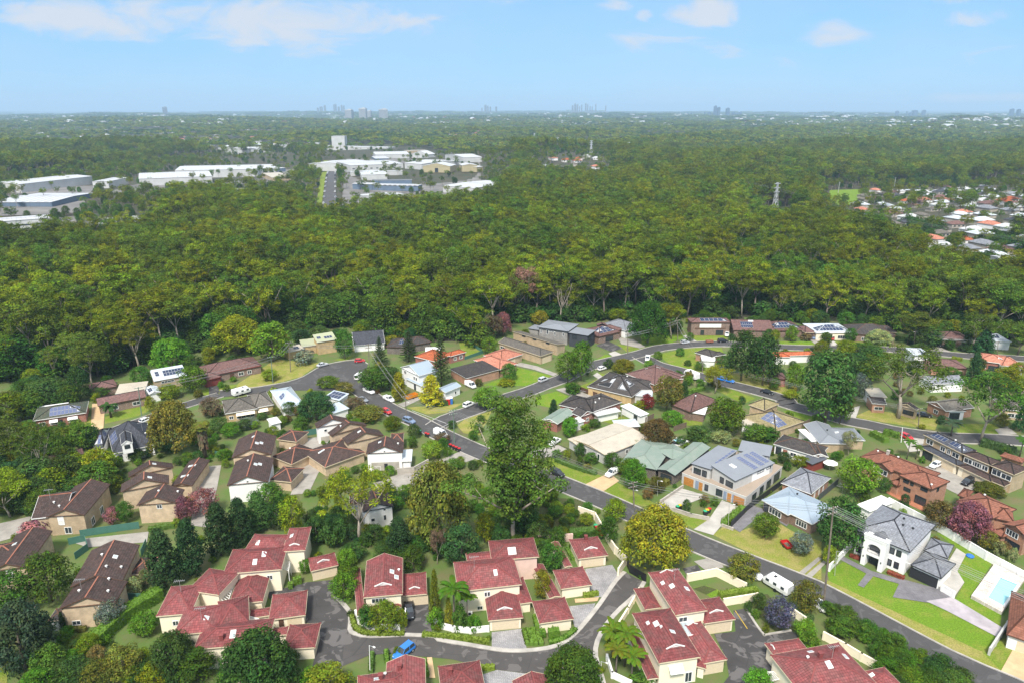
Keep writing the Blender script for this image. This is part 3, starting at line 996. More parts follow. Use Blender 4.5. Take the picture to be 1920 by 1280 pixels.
def house(name,label,blocks,cat='house',group=None):
 pf = lambda b,a: px(a[0],a[1:]) if isinstance(a[0],str) and len(a) == 3 else px(b['f'],a)
 root = None
 for b in blocks:
  pa,pb = pf(b,b['A']),pf(b,b['B'])
  if pa[1] < 560: # far off: find the ground height first
   gzz = P(pa[0],pa[1] + b['eh'] * FPX / depth(P(*pa))).z
  else:
   gzz = 0.0
  ez = gzz + b['eh']
  A,B2 = PH(*pa,ez),PH(*pb,ez)
  u = (B2 - A); Ln = u.length; u = u / Ln
  v = Vector((-u.y,u.x,0))
  mid = (A + B2) / 2
  if v.dot(Vector((mid.x,mid.y,0))) < 0:
   v = -v
  pit,C = b['pitch'],b['C']
  if b['ax'] == 'u':
   if isinstance(C,tuple) and C[0] == 'r':
    d = ray(*pf(b,C[1:]))
    tt = ((CAMZ - ez) - pit * (CAM - A).dot(v)) / (pit * d.dot(v) - d.z)
    Wd = 2 * (CAM + d * tt - A).dot(v)
    if b['shed'] is not None:
     pit = b['shed']
     tt = ((CAMZ - ez) - pit * (CAM - A).dot(v)) / (pit * d.dot(v) - d.z)
     Wd = (CAM + d * tt - A).dot(v)
   elif isinstance(C,tuple):
    Wd = (PH(*pf(b,C),ez) - A).dot(v)
   else:
    Wd = C
  else:
   if isinstance(C,tuple) and C[0] == 'r':
    Wd = (PH(*pf(b,C[1:]),ez + pit * Ln / 2) - A).dot(v)
    if b['ends'][1] == 'hip': Wd += Ln / 2
   elif isinstance(C,tuple):
    Wd = (PH(*pf(b,C),ez) - A).dot(v)
   else:
    Wd = C
  if Wd < 0:
   Wd = abs(Wd)
  Wd = min(max(Wd,1.2),90)
  if root is None:
   c = A + u * Ln / 2 + v * Wd / 2
   root = thing(name,label,cat,(c.x,c.y,gzz),0,group)
  b.update(o=A,u=u,v=v,L=Ln,W=Wd,ez=ez,gz=gzz)
  FP.append([A,B2,B2 + v * Wd,A + v * Wd])
  block(root,b)
 HOUSES.append((root,blocks))
 return root
def block(root,b):
 A,u,v,Ln,Wd,ez = b['o'],b['u'],b['v'],b['L'],b['W'],b['ez']
 org = ORG[root.name]
 up = Vector((0,0,1))
 axu = b['ax'] == 'u'
 w,l = (Wd,Ln) if axu else (Ln,Wd) # across the ridge, along the ridge
 hw = w / 2
 Rz = b['pitch'] * hw
 e0,e1 = b['ends']
 if b['shed'] is not None:
  Rz = 0
 def pt(a,bb,h): # a across, bb along the ridge
  return A + (v * a + u * bb if axu else u * a + v * bb) + up * h
 hip = lambda e: min(hw,l / 2 - 0.01) if e == 'hip' else (hw * b['g'] if e == 'gablet' else 0.0)
 d0,d1 = hip(e0),hip(e1)
 if e0 == e1 == 'hip' and l < w:
  pass
 def hgt(fu,fv): # roof height over a point of the plan given as fractions
  x,y = fu * Ln,fv * Wd
  if b['shed'] is not None:
   s = b['shed']
   return s * y
  a,bb = (y,x) if axu else (x,y)
  h = min(a,w - a) / hw * Rz
  for e,q in ((e0,bb),(e1,l - bb)):
   if e == 'hip': h = min(h,q / max(hip('hip'),.01) * Rz)
   if e == 'gablet' and q < hw * b['g']: h = min(h,q / hw * Rz)
  return h
 b['hgt'] = hgt
 rf,caps,fas,wl = MB(),MB(),MB(),MB()
 def slope(pts,eave): # a roof face with UVs along the eave and up the slope
  o_,e_ = pts[0],(pts[1] - pts[0]) if not eave else eave
  e_ = e_.normalized()
  n = (pts[1] - pts[0]).cross(pts[2] - pts[0]).normalized()
  s = n.cross(e_)
  if s.z < 0: s = -s
  rf.poly(pts,0,[((p - o_).dot(e_),(p - o_).dot(s)) for p in pts])
 cw = 0.26
 if b['shed'] is not None:
  q = [A,A + u * Ln,A + u * Ln + v * Wd,A + v * Wd]
  q = [p + up * hgt(*f) for p,f in zip(q,((0,0),(1,0),(1,1),(0,1)))]
  slope(q,u)
  lo = [p - up * 0.14 for p in q]
  fas.hull(lo,[p - up * 0.004 for p in q])
 else:
  t0 = [pt(d0,d0,b['g'] * Rz)] if e0 == 'gablet' else []
  t0r = [pt(w - d0,d0,b['g'] * Rz)] if e0 == 'gablet' else []
  t1 = [pt(d1,l - d1,b['g'] * Rz)] if e1 == 'gablet' else []
  t1r = [pt(w - d1,l - d1,b['g'] * Rz)] if e1 == 'gablet' else []
  r0,r1 = pt(hw,d0,Rz),pt(hw,l - d1,Rz)
  al = u if axu else v
  slope([pt(0,l,0),pt(0,0,0)] + t0 + [r0,r1] + t1,al)
  slope([pt(w,0,0),pt(w,l,0)] + t1r + [r1,r0] + t0r,al)
  acr = v if axu else u
  caps.bar(r0,r1,cw,0.14)
  for e,d,tl,tr,rr,bb in ((e0,d0,t0,t0r,r0,0),(e1,d1,t1,t1r,r1,l)):
   c0,c1 = pt(0,bb,0),pt(w,bb,0)
   if e == 'hip':
    slope([c0,c1,rr],acr)
    caps.bar(c0,rr,cw,0.12); caps.bar(c1,rr,cw,0.12)
   elif e == 'gablet':
    slope([c0,c1,tr[0],tl[0]],acr)
    caps.bar(c0,tl[0],cw,0.12); caps.bar(c1,tr[0],cw,0.12)
    gb = MB()
    gb.poly([tl[0],tr[0],rr])
    sgn = (al if bb == 0 else -al)
    for q in (tl[0],tr[0]):
     gb.bar(q - sgn * .12,rr - sgn * .12,0.10,0.22)
    gb.build('gablet','trim_white',root)
   else:
    for q in (c0,c1):
     fas.bar(q - up * .09,rr - up * .09,0.06,0.2)
  fl = [pt(0,0,0),pt(w,0,0),pt(w,l,0),pt(0,l,0)]
  fas.poly([p - up * .012 for p in fl])
  for i in range(4):
   if (i == 0 and e0 == 'gable') or (i == 2 and e1 == 'gable'): continue
   fas.bar(fl[i] - up * .11,fl[(i + 1) % 4] - up * .11,.09,.19)
 roofo = rf.build('roof',b['roof'],root)
 caps.build('ridge_cap',b['caps'] or CAPS.get(b['roof'],b['roof'] if b['roof'].startswith('metal') else 'tile_dark'),roofo) if caps.f else None
 fas.build('fascia',b['trim'],root)
 # walls
 oh = min(b['oh'],Wd * .2,Ln * .2)
 zb = b['gz'] + b['base']
 c = [A + u * oh + v * oh,A + u * (Ln - oh) + v * oh,A + u * (Ln - oh) + v * (Wd - oh),A + u * oh + v * (Wd - oh)]
 fr = [(oh / Ln,oh / Wd),(1 - oh / Ln,oh / Wd),(1 - oh / Ln,1 - oh / Wd),(oh / Ln,1 - oh / Wd)]
 for i in range(4):
  j = (i + 1) % 4
  p,q = c[i],c[j]
  ln = (q - p).length
  gable = False
  if b['shed'] is None:
   along = (i in (0,2)) == axu # this wall runs along the ridge
   gable = (not along) and ((e0 if i in (0,3) and (i == 0 or axu) else e1) == 'gable')
   if not axu: gable = (i == 0 and e0 == 'gable') or (i == 2 and e1 == 'gable')
   else: gable = (i == 3 and e0 == 'gable') or (i == 1 and e1 == 'gable')
  pts = [Vector((p.x,p.y,zb)),Vector((q.x,q.y,zb))]
  if b['shed'] is not None:
   tops = [q + up * (hgt(*fr[j]) - .03),p + up * (hgt(*fr[i]) - .03)]
  elif gable:
   k = oh / hw * Rz - .06
   tops = [q + up * k,(p + q) / 2 + up * (Rz - .1),p + up * k]
  else:
   tops = [q - up * .1,p - up * .1]
  pts += tops
  dn = (q - p).normalized()
  wl.poly(pts,0,[((s - p).dot(dn),s.z) for s in pts])
 wl.build('wall',b['wall'],root)
 side = {'f': (c[0],u,Ln - 2 * oh,-v),'r': (c[1],v,Wd - 2 * oh,u),'b': (c[3],u,Ln - 2 * oh,v),'l': (c[0],v,Wd - 2 * oh,-u)}
 for wn in b['wins']:
  s,fx,z,ww,hh = wn[:5]
  kind = wn[5] if len(wn) > 5 else 'w'
  mt = wn[6] if len(wn) > 6 else None
  p0,dn,ln,nn = side[s]
  o = Vector((p0.x,p0.y,b['gz'] + z)) + dn * (fx * ln)
  opening(root,o,dn,nn,ww,hh,kind,mt)
 for (fu,fv,sw,sh) in b['lights']:
  patch_on_roof(roofo,b,fu,fv,sw,sh,'skylight','trim_white','glass_pale')
 for q in b['vents']:
  p = A + u * (q[0] * Ln) + v * (q[1] * Wd) + up * hgt(q[0],q[1])
  mv = MB(); mv.lathe(p - up * .1,[(.13,0),(.13,.35),(.26,.38),(.24,.52),(.08,.6)],8)
  mv.build('roof_vent',q[2] if len(q) > 2 else 'trim_white',roofo)
 for q in b['stack']:
  p = A + u * (q[0] * Ln) + v * (q[1] * Wd) + up * (hgt(q[0],q[1]) - .6)
  mv = MB(); mv.box(p,(.6,.6,1.5),u); mv.box(p + up * 1.5,(.75,.75,.12),u); mv.build('chimney',q[2] if len(q) > 2 else 'trim_redcap',roofo)
 for (u0,v0,u1,v1,nu,nv) in b['sol']:
  for i in range(nu):
   for j in range(nv):
    fa = [u0 + (u1 - u0) * (i + k) / nu for k in (.03,.97)]
    fb = [v0 + (v1 - v0) * (j + k) / nv for k in (.03,.97)]
    q = [A + u * (x * Ln) + v * (y * Wd) + up * (hgt(x,y) + .10) for x,y in ((fa[0],fb[0]),(fa[1],fb[0]),(fa[1],fb[1]),(fa[0],fb[1]))]
    ms = MB(); ms.hull([p - up * .06 for p in q],q,1)
    ins = [p + (sum(q,Vector()) / 4 - p) * .06 + up * .006 for p in q]
    ms.poly(ins,0)
    ms.build('solar_panel',[b['solm'],'metal_bright'],roofo)
def patch_on_roof(parent,b,fu,fv,sw,sh,name,m1,m2):
 A,u,v,up = b['o'],b['u'],b['v'],Vector((0,0,1))
 fa = [fu - sw / 2 / b['L'],fu + sw / 2 / b['L']]
 fb = [fv - sh / 2 / b['W'],fv + sh / 2 / b['W']]
 q = [A + u * (x * b['L']) + v * (y * b['W']) + up * (b['hgt'](x,y) + .14) for x,y in ((fa[0],fb[0]),(fa[1],fb[0]),(fa[1],fb[1]),(fa[0],fb[1]))]
 ms = MB(); ms.hull([p - up * .3 for p in q],q,0)
 ms.poly([p + (sum(q,Vector()) / 4 - p) * .2 + up * .006 for p in q],1)
 ms.build(name,[m1,m2],parent)
def opening(root,o,dn,nn,w,h,kind='w',mt=None):
 """window, door, garage door ... on a wall; o = foot of its middle line on the wall"""
 up = Vector((0,0,1))
 a,b = o - dn * w / 2,o + dn * w / 2
 fr = MB()
 out = nn * 0.05
 if kind in 'ws':
  t = 0.07
  mat = mt or ('trim_white' if kind == 'w' else 'trim_dark')
  for p,q in ((a,b),(a + up * h,b + up * h),(a,a + up * h),(b,b + up * h)):
   fr.bar(p + out * .5,q + out * .5,.12,t * 1.6) if abs((q - p).z) < .01 else fr.bar(p + out * .5,q + out * .5,t * 1.6,.12)
  n = 1 if w < 1.0 else (2 if w < 2.6 else 4)
  for i in range(1,n):
   p = a + (b - a) * i / n
   fr.bar(p + out * .5,p + up * h + out * .5,t,.10)
  fo = fr.build('window' if kind == 'w' else 'sliding_door',mat,root)
  pm = MB()
  p = [a + nn * .02,b + nn * .02,b + nn * .02 + up * h,a + nn * .02 + up * h]
  pm.hull([q - nn * .015 for q in p],p)
  pm.build('pane','glass',fo)
 elif kind == 'g':
  for i in range(5):
   z0 = h * i / 5
   p = [a + out + up * (z0 + .012),b + out + up * (z0 + .012),b + out + up * (z0 + h / 5 - .012),a + out + up * (z0 + h / 5 - .012)]
   fr.hull([q - nn * .06 for q in p],p)
  fr.build('garage_door',mt or 'trim_cream',root)
 elif kind == 'd':
  p = [a + out,b + out,b + out + up * h,a + out + up * h]
  fr.hull([q - nn * .06 for q in p],p)
  do = fr.build('door',mt or 'trim_brown',root)
  hm = MB(); hm.box(b - dn * .12 + out + nn * .03 + up * 1.0,(.05,.05,.16)); hm.build('handle','metal_bright',do)
 elif kind == 'p': # a flat cladding panel
  p = [a + nn * .03,b + nn * .03,b + nn * .03 + up * h,a + nn * .03 + up * h]
  fr.hull([q - nn * .04 for q in p],p)
  fr.build('wall_panel',mt or 'trim_white',root)
 elif kind == 'a': # awning or window hood
  p = [a + up * h,b + up * h,b + up * (h * .45) + nn * 1.1,a + up * (h * .45) + nn * 1.1]
  fr.hull([q - up * .08 for q in p],p)
  fr.build('awning',mt or 'trim_white',root)
 elif kind == 'b': # balcony or porch slab with a rail
  p = [a,b,b + nn * 1.4,a + nn * 1.4]
  fr.hull(p,[q + up * .16 for q in p])
  for q1,q2 in ((p[3],p[2]),(p[0],p[3]),(p[1],p[2])):
   fr.bar(q1 + up * 1.1,q2 + up * 1.1,.06,.06)
   for i in range(7):
    q = q1 + (q2 - q1) * i / 6
    fr.bar(q + up * .16,q + up * 1.1,.04,.04)
  fr.build('balcony',mt or 'trim_white',root)
metal('timber_deck',(.34,.27,.21),(.28,.23,.18),.14,.7,.5,.7)
plain('trim_bluegrey',(.22,.27,.36),.5,.1,2)
# ------------------------------------------------------------------ houses: the red-roofed townhouses
RG = 'red tiled townhouses round the lane'
HG,GH,GG,HH = ('hip','gablet'),('gablet','hip'),('gablet','gable'),('hip','hip')
GA = ('gable','gable')
house('townhouse','red tiled townhouse behind the palms, small twin window in its cream front wall',[
 Bk('C',(180,755),(543,714),('r',330,603),5.2,wins=[('f',.43,3.1,.5,1.0),('f',.48,3.1,.5,1.0),('f',.33,.3,1.0,.8,'w')],lights=[(.62,.30,.7,1.1)]),
 Bk('C',(352,922),(551,904),('r',428,757),2.6,ax='v',ends=GH,wins=[('f',.5,0,4.9,2.2,'g')]),
 Bk('C',(500,830),(604,815),(555,672),2.4,.3,ax='v')],'townhouse',RG)
house('garage','red hipped garage between the clipped hedges and the grey paved drive',[Bk('C',(645,938),(840,911),(796,786),2.6,ax='v',wins=[('r',.5,0,4.6,2.1,'g')])],'garage','red tiled garages on the lane')
house('garage','red hipped garage beside the upper grey paved court',[Bk('C',(768,741),(945,716),(905,610),2.6,ax='v',wins=[('r',.5,0,4.6,2.1,'g')])],'garage','red tiled garages on the lane')
house('garage','red tiled garage with white gable trim at the top of the paved court',[Bk('C',(865,569),(1037,548),('r',930,466),2.6,ax='v',ends=GH,wins=[('f',.5,0,4.8,2.2,'g')],stack=[(.5,.75)])],
 'garage','red tiled garages on the lane')
house('townhouse','faded red townhouse with a patched grey roof in front of the tall gum',[
 Bk('C',(372,578),(642,556),('r',500,482),5.4,.34,roof='tile_red',wall='render_pink',lights=[(.45,.25,1.6,1.6)]),
 Bk('C',(236,605),(420,585),('r',320,545),4.6,.34)],'townhouse',RG)
house('covered_walk','low red tiled covered walk along the courtyard with the yellow shrub',[Bk('C',(702,796),(768,783),(662,598),2.4,.25,ax='v',ends=GA)],'roofed walk','low tiled walkway roofs')
house('covered_walk','low red tiled covered walk beside the green strip below the boundary wall',[Bk('C',(790,617),(832,610),(735,472),2.4,.25,ax='v',ends=GA)],'roofed walk','low tiled walkway roofs')
house('townhouse','red tiled townhouse behind the round bush, with two white skylights',[
 Bk('B',(858,790),(1081,770),('r',962,537),5.2,ax='v',ends=GG,wins=[('f',.37,3.5,2.6,1.0),('f',.8,.2,1,2.0,'d')],lights=[(.72,.52,.8,1.1),(.84,.40,.8,1.1)],vents=[(.9,.6)]),
 Bk('B',(1080,781),(1221,768),('r',1140,668),2.7,ax='v',ends=GH,wins=[('f',.5,0,5.0,2.2,'g')]),
 Bk('B',(822,890),(868,882),(826,622),2.6,.3,ax='v'),
 Bk('B',(862,862),(1074,842),(1070,808),2.7,.3)],'townhouse',RG)
house('garage','red tiled garage with white gable trim behind the flowering street tree',[Bk('B',(557,640),(714,604),(695,532),2.6,ax='v',ends=GH,wins=[('f',.5,0,4.9,2.2,'g')])],'garage','red tiled garages on the lane')
house('townhouse','largest red tiled terrace, stepping down beside the bare asphalt court',[
 Bk('B',(393,527),(525,518),('r',430,405),5.4,ax='v',ends=GH,lights=[(.25,.55,.7,1.0)]),
 Bk('B',(172,527),(390,530),('r',300,446),5.2,lights=[(.3,.3,.7,1.0)]),
 Bk('B',(55,655),(388,628),('r',160,535),5.2,lights=[(.52,.23,.8,1.1),(.66,.42,.8,1.1)],wins=[('f',.8,2.8,1.0,1.0)]),
 Bk('A',(1070,748),(1250,775),('r',1160,652),5.0),
 Bk('A',(892,897),(1090,880),('r',1000,757),4.8,wins=[('f',.5,2.2,1.0,1.0)]),
 Bk('A',(990,1005),(1235,982),('r',1140,872),4.8,lights=[(.7,.35,.8,.9)]),
 Bk('A',(1240,980),(1425,938),('r',1340,826),4.6),
 Bk('A',(1105,1086),(1530,1050),('r',1280,962),4.6,lights=[(.5,.3,.9,1.3)],stack=[(.36,.2)]),
 Bk('B',(88,828),(283,810),('r',204,672),3.2,ax='v',ends=('hip','hip'),wins=[('f',.75,0,2.4,2.1,'g')]),
 Bk('B',(316,918),(526,889),('r',420,792),2.7,wins=[('f',.3,.1,.9,2.0,'d'),('f',.7,0,2.5,2.1,'g')]),
 Bk('B',(206,908),(330,890),('r',270,866),2.4,.3),
 Bk('B',(395,1086),(582,1074),(590,936),2.7,ax='v',wins=[('r',.5,0,4.4,2.1,'g')]),
 Bk('B',(312,1010),(420,1000),('r',360,975),2.6,.3)],'townhouse',RG)
house('townhouse','double red tiled townhouse beside the walled lawn, with a glass pergola',[
 Bk('D',(325,890),(507,862),(345,622),5.3,ax='v',ends=HG,lights=[(.35,.52,.8,1.0),(.18,.66,.6,.8),(.78,.45,.8,1.0)],wins=[('f',.25,3.3,1.6,1.0)]),
 Bk('D',(230,1165),(468,1128),(78,880),5.3,ax='v',ends=GH,lights=[(.35,.62,.8,1.1),(.62,.42,.9,.7),(.2,.7,.5,.7)],wins=[('f',.42,2.6,2.4,1.5,'a'),('f',.8,.2,1.2,2.0)],vents=[(.4,.52)]),
 Bk('D',(485,1166),(620,1142),(440,930),2.8,ax='v',ends=HG,wins=[('f',.5,0,3.6,2.1,'g')]),
 Bk('D',(490,938),(668,912),(575,786),2.8,ax='v',ends=GH,wins=[('f',.5,0,4.8,2.2,'g')]),
 Bk('D',(150,858),(243,846),(102,737),2.5,.3,ax='v'),
 Bk('D',(165,1256),(228,1248),(62,970),2.5,.3,ax='v'),
 Bk('D',(440,1180),(498,1195),(470,1140),2.5,.3)],'townhouse',RG)
house('townhouse','red tiled townhouse in the bottom right corner below the wisteria',[
 Bk('U',(670,1275),(1490,1110),(300,755),5.2,.40,lights=[(.52,.42,.9,1.1),(.88,.62,.7,1.0),(.5,.85,.9,.6)],stack=[(.50,.62),(.80,.75)],vents=[(.35,.66)]),
 Bk('U',(300,762),(690,702),(590,572),3.0,ends=('gablet','hip')),
 Bk('U',(1520,1160),(1760,1110),(1580,890),4.6,lights=[(.1,.7,.8,.6)])],'townhouse',RG)
house('townhouse','red tiled townhouse at the bottom edge in front of the blue car',[
 Bk('Q',(700,1230),(1390,1130),(1360,780),4.8,.4,lights=[(.35,.62,.9,.9)],vents=[(.5,.82)],stack=[(.42,.6)]),
 Bk('Q',(1040,1060),(1525,1010),(1485,668),4.4,.4,ends=GA,ax='v',stack=[(.35,.55)])],'townhouse',RG)
house('townhouse','red tiled roof with a terracotta flue at the bottom edge beside the orange path',[Bk('S',(60,980),(590,900),(485,495),4.4,stack=[(.25,.62)])],'townhouse',RG)
house('garage','dark red garage roof half hidden by the round tree at the bottom edge',[Bk('S',(960,1000),(1440,930),(1380,668),2.7,ax='v',ends=GA)],'garage','red tiled garages on the lane')
# ------------------------------------------------------------------ houses: the brown-roofed brick units on the left
UG = 'brown tiled brick units on the left'
BT = dict(roof='tile_brown',wall='brick_blond',trim='trim_brown',ends=GA,ax='v',oh=.3)
house('brick_unit','blond brick unit with a dark ridge-capped roof beside the clipped hedge',[
 Bk('A',(336,855),(656,824),('r',557,664),4.8,.40,**BT,wins=[('f',.22,.8,1.4,.9),('f',.80,2.2,1.9,2.2,'p'),('f',.80,.4,1.2,2.0)],vents=[(.25,.5),(.8,.4),(.7,.9)]),
 Bk('A',(402,729),(700,692),('r',658,460),5.2,.40,**BT,lights=[(.68,.55,.8,1.0)],vents=[(.4,.6),(.62,.25),(.88,.3)]),
 Bk('A',(272,925),(345,918),(345,850),2.5,.2,roof='tile_dark',wall='render_white'),
 Bk('A',(735,660),(850,655),(850,560),2.6,.35,roof='tile_brown',wall='brick_blond')],'unit',UG)
house('brick_unit','brown brick unit at the left edge above the big rounded garden trees',[
 Bk('A',(-72,645),(153,618),('r',272,378),4.9,.40,**{**BT,'wall': 'brick_tan'},wins=[('f',.52,2.4,1.2,2.4,'p'),('f',.56,2.4,.8,1.0)],lights=[(.25,.62,.9,.6)]),
 Bk('A',(-120,600),(105,560),('r',60,486),4.6,.40,roof='tile_brown',wall='brick_tan')],'unit',UG)
house('brick_unit','brown brick unit with a long ridged roof behind the pink crepe myrtle',[
 Bk('A',(263,331),(482,318),('r',505,113),4.9,.42,**{**BT,'wall': 'brick_tan'},wins=[('f',.33,2.6,1.3,2.1,'p'),('f',.35,2.6,1.0,1.1),('f',.48,.3,1.4,1.6),('r',.25,.3,1.5,1.8),('r',.6,.3,1.5,1.8)]),
 Bk('A',(178,340),(372,318),('r',310,202),4.7,.42,roof='tile_brown',wall='brick_tan',trim='trim_white',ends=GA,vents=[(.55,.3),(.75,.2)])],'unit',UG)
house('brick_unit','blond brick terrace of three stepped gables left of the concrete drive',[
 Bk('A',(780,264),(1006,250),('r',940,140),4.9,.42,**BT,wins=[('f',.56,3.6,1.1,1.0),('l',.3,.2,1.2,1.6)],vents=[(.5,.4),(.9,.7)]),
 Bk('A',(690,188),(965,135),('r',852,65),5.2,.42,**BT,lights=[(.62,.35,.9,.8)]),
 Bk('A',(735,102),(990,48),('r',882,0),5.4,.42,**BT,lights=[(.6,.3,.8,.7)]),
 Bk('A',(975,155),(1098,150),(1165,5),3.2,.30,**BT,lights=[(.4,.3,1.8,.9),(.4,.7,1.8,.9)])],'unit',UG)
house('brick_unit','brown tiled unit with a white gable end beside the cracked concrete drive',[
 Bk('B',(78,150),(312,128),('r',252,-37),5.0,.42,**{**BT,'wall': 'render_white'},wins=[('f',.5,5.1,.5,.5)],lights=[(.62,.55,.8,1.0),(.72,.6,.8,1.0)],vents=[(.4,.7)]),
 Bk('G',(280,1118),(560,1094),('r',482,925),5.4,.42,**{**BT,'wall': 'brick_blond'},lights=[(.6,.35,.8,1.0),(.7,.42,.8,1.0),(.45,.7,.7,.7)]),
 Bk('G',(545,1275),(700,1290),(752,1188),2.8,.4,roof='tile_brown',wall='brick_blond'),
 Bk('G',(562,1110),(702,1165),(752,1018),2.8,.4,roof='tile_brown',wall='brick_blond',vents=[(.4,.4)]),
 Bk('G',(598,988),(736,1006),('r',655,925),2.8,.4,roof='tile_brown',wall='brick_blond')],'unit',UG)
CU = {**BT,'wall': 'render_cream'}
house('brick_unit','stepped terrace of four brown gables with white and cream end walls',[
 Bk('G',(880,908),(1108,868),('r',992,811),5.2,.42,**{**BT,'wall': 'render_white'},wins=[('f',.25,3.4,.8,.8),('f',.3,.2,3.8,1.8,'p','brick_blond')]),
 Bk('G',(986,963),(1238,890),('r',1108,845),5.2,.42,**{**CU,'wall': 'brick_blond'},vents=[(.3,.4)]),
 Bk('G',(1095,1022),(1356,962),('r',1228,890),5.2,.42,**{**CU,'wall': 'brick_blond'},lights=[(.4,.5,.9,.6)]),
 Bk('G',(1228,1091),(1488,1080),('r',1360,966),5.2,.42,**{**BT,'wall': 'render_white'},lights=[(.35,.6,.8,.7)],vents=[(.85,.6)],
 wins=[('f',.5,5.2,.5,.5),('f',.25,.2,2.0,1.0),('f',.52,.1,.9,1.9,'d','trim_dark'),('f',.5,.05,7.2,2.35,'p','brick_blond')]),
 Bk('G',(938,1186),(1225,1080),(1010,1000),2.9,.28,roof='tile_brown',wall='brick_blond',ends=HH,lights=[(.25,.6,1.8,.5)]),
 Bk('G',(1478,1146),(1550,1143),(1540,1068),2.8,0.1,roof='metal_pale',wall='render_white',shed=0.06),
 Bk('G',(1400,1010),(1492,1005),('r',1400,955),3.0,.35,roof='tile_brown',wall='brick_blond')],'unit',UG)
house('brick_unit','white weatherboard unit end with three small windows behind the pale gum',[
 Bk('B',(858,302),(1030,270),('r',978,160),5.0,.42,**{**BT,'wall': 'render_white','trim': 'trim_dark'},wins=[('f',.28,2.0,.9,.8),('f',.72,1.8,.6,1.3),('f',.72,4.2,.6,.5)]),
 Bk('B',(780,262),(880,250),(960,170),4.0,.3,roof='tile_brown',wall='render_white',lights=[(.8,.5,1.4,.6)])],'unit',UG)
# ------------------------------------------------------------------ houses: right foreground
def find(root):
 return [h for h in HOUSES if h[0] == root][0][1]
UPv = Vector((0,0,1))
mansion = house('white_house','large white rendered house with grey tiled roof and arched portico beside the pool',[
 Bk('E',(372,400),(690,530),(840,374),5.9,.46,ax='v',roof='tile_grey',wall='render_white',trim='trim_dark',oh=.5,caps='tile_charcoal',
 wins=[('f',.10,3.6,.85,1.3,'w','trim_dark'),('f',.225,3.6,.85,1.3,'w','trim_dark'),('f',.715,3.6,.85,1.3,'w','trim_dark'),('f',.845,3.6,.85,1.3,'w','trim_dark'),
 ('f',.08,.75,.85,1.4,'w','trim_dark'),('f',.20,.75,.85,1.4,'w','trim_dark'),('f',.70,.75,.85,1.4,'w','trim_dark'),('f',.84,.75,.85,1.4,'w','trim_dark'),
 ('f',.5,2.95,11.9,.18,'p','render_white')],vents=[(.60,.55,'trim_dark'),(.66,.40,'trim_dark'),(.80,.50,'trim_dark')]),
 Bk('E',(694,602),(868,680),(946,594),3.0,.40,roof='tile_grey',wall='render_white',trim='trim_dark',caps='tile_charcoal',oh=.4,wins=[('f',.44,0,5.2,2.3,'g','trim_dark')]),
 Bk('E',(772,520),(905,566),(947,492),3.2,.30,roof='tile_grey',wall='render_white',trim='trim_dark',caps='tile_charcoal',oh=.4,wins=[('r',.5,.4,.8,1.8,'w','trim_dark')])],'house')
b = find(mansion)[0]
def local(b,fu,off,z): # a point in front of a block's near wall
 return b['o'] + b['u'] * (fu * b['L']) - b['v'] * off + UPv * (z - b['ez'])
def portico():
 u,v = b['u'],b['v']
 pm = MB()
 w,d = 4.3,1.9
 c = local(b,.46,0.3,0)
 cz = lambda x,y,z: c + u * x - v * y + UPv * z
 for s in (-1,1): # side piers, full height
  pm.box(cz(s * (w / 2 - .45),d / 2 - .3,-.3),(.9,d + .6,6.6),u)
  pm.box(cz(s * (w / 2 - .45),d / 2 - .3,6.3),(1.0,d + .7,.3),u)
 pm.box(cz(0,d / 2 - .3,2.75),(w - 1.75,d + .58,.5),u)
 # arched head over the balcony
 n = 8
 for i in range(n):
  a0,a1 = math.pi * i / n,math.pi * (i + 1) / n
  r_ = (w - 1.8) / 2
  x0,x1,z0,z1 = r_ * math.cos(a0),r_ * math.cos(a1),4.75 + .75 * math.sin(a0),4.75 + .75 * math.sin(a1)
  lo = [cz(x0,d - .05,z0),cz(x1,d - .05,z1),cz(x1,d - .05,6.5),cz(x0,d - .05,6.5)]
  pm.hull(lo,[q + v * .5 for q in lo])
 pm.box(cz(0,d - .3,6.5),(w + .1,.7,.55),u)
 pm.box(cz(0,d - .3,7.05),(w + .35,.85,.14),u)
 pm.build('portico','render_white',mansion)
 pr = MB()
 ap = cz(0,-2.5,7.0)
 for s in (-1,1):
  pr.poly([cz(s * w / 2,d - .6,6.3),cz(0,d - .6,7.2),ap,cz(s * w / 2,-1.0,6.1)])
 pr.build('portico_roof','tile_grey',mansion)
 g = MB(); g.box(cz(0,.25,3.3),(2.4,.1,2.1),u); g.build('balcony_door','glass',mansion)
 g = MB(); g.box(cz(0,.25,0),(1.7,.1,2.6),u); g.build('front_door','trim_dark',mansion)
 rl = MB()
 rl.bar(cz(-1.7,d - .1,4.15),cz(1.7,d - .1,4.15),.07,.07)
 for i in range(18):
  rl.bar(cz(-1.7 + i * .2,d - .1,3.25),cz(-1.7 + i * .2,d - .1,4.15),.035,.035)
 rl.build('balcony_rail','trim_dark',mansion)
 for s in (-1,1):
  lm = MB(); lm.box(cz(s * 1.75,d + .05,2.0),(.16,.16,.35),u); lm.build('wall_lamp','trim_dark',mansion)
portico()
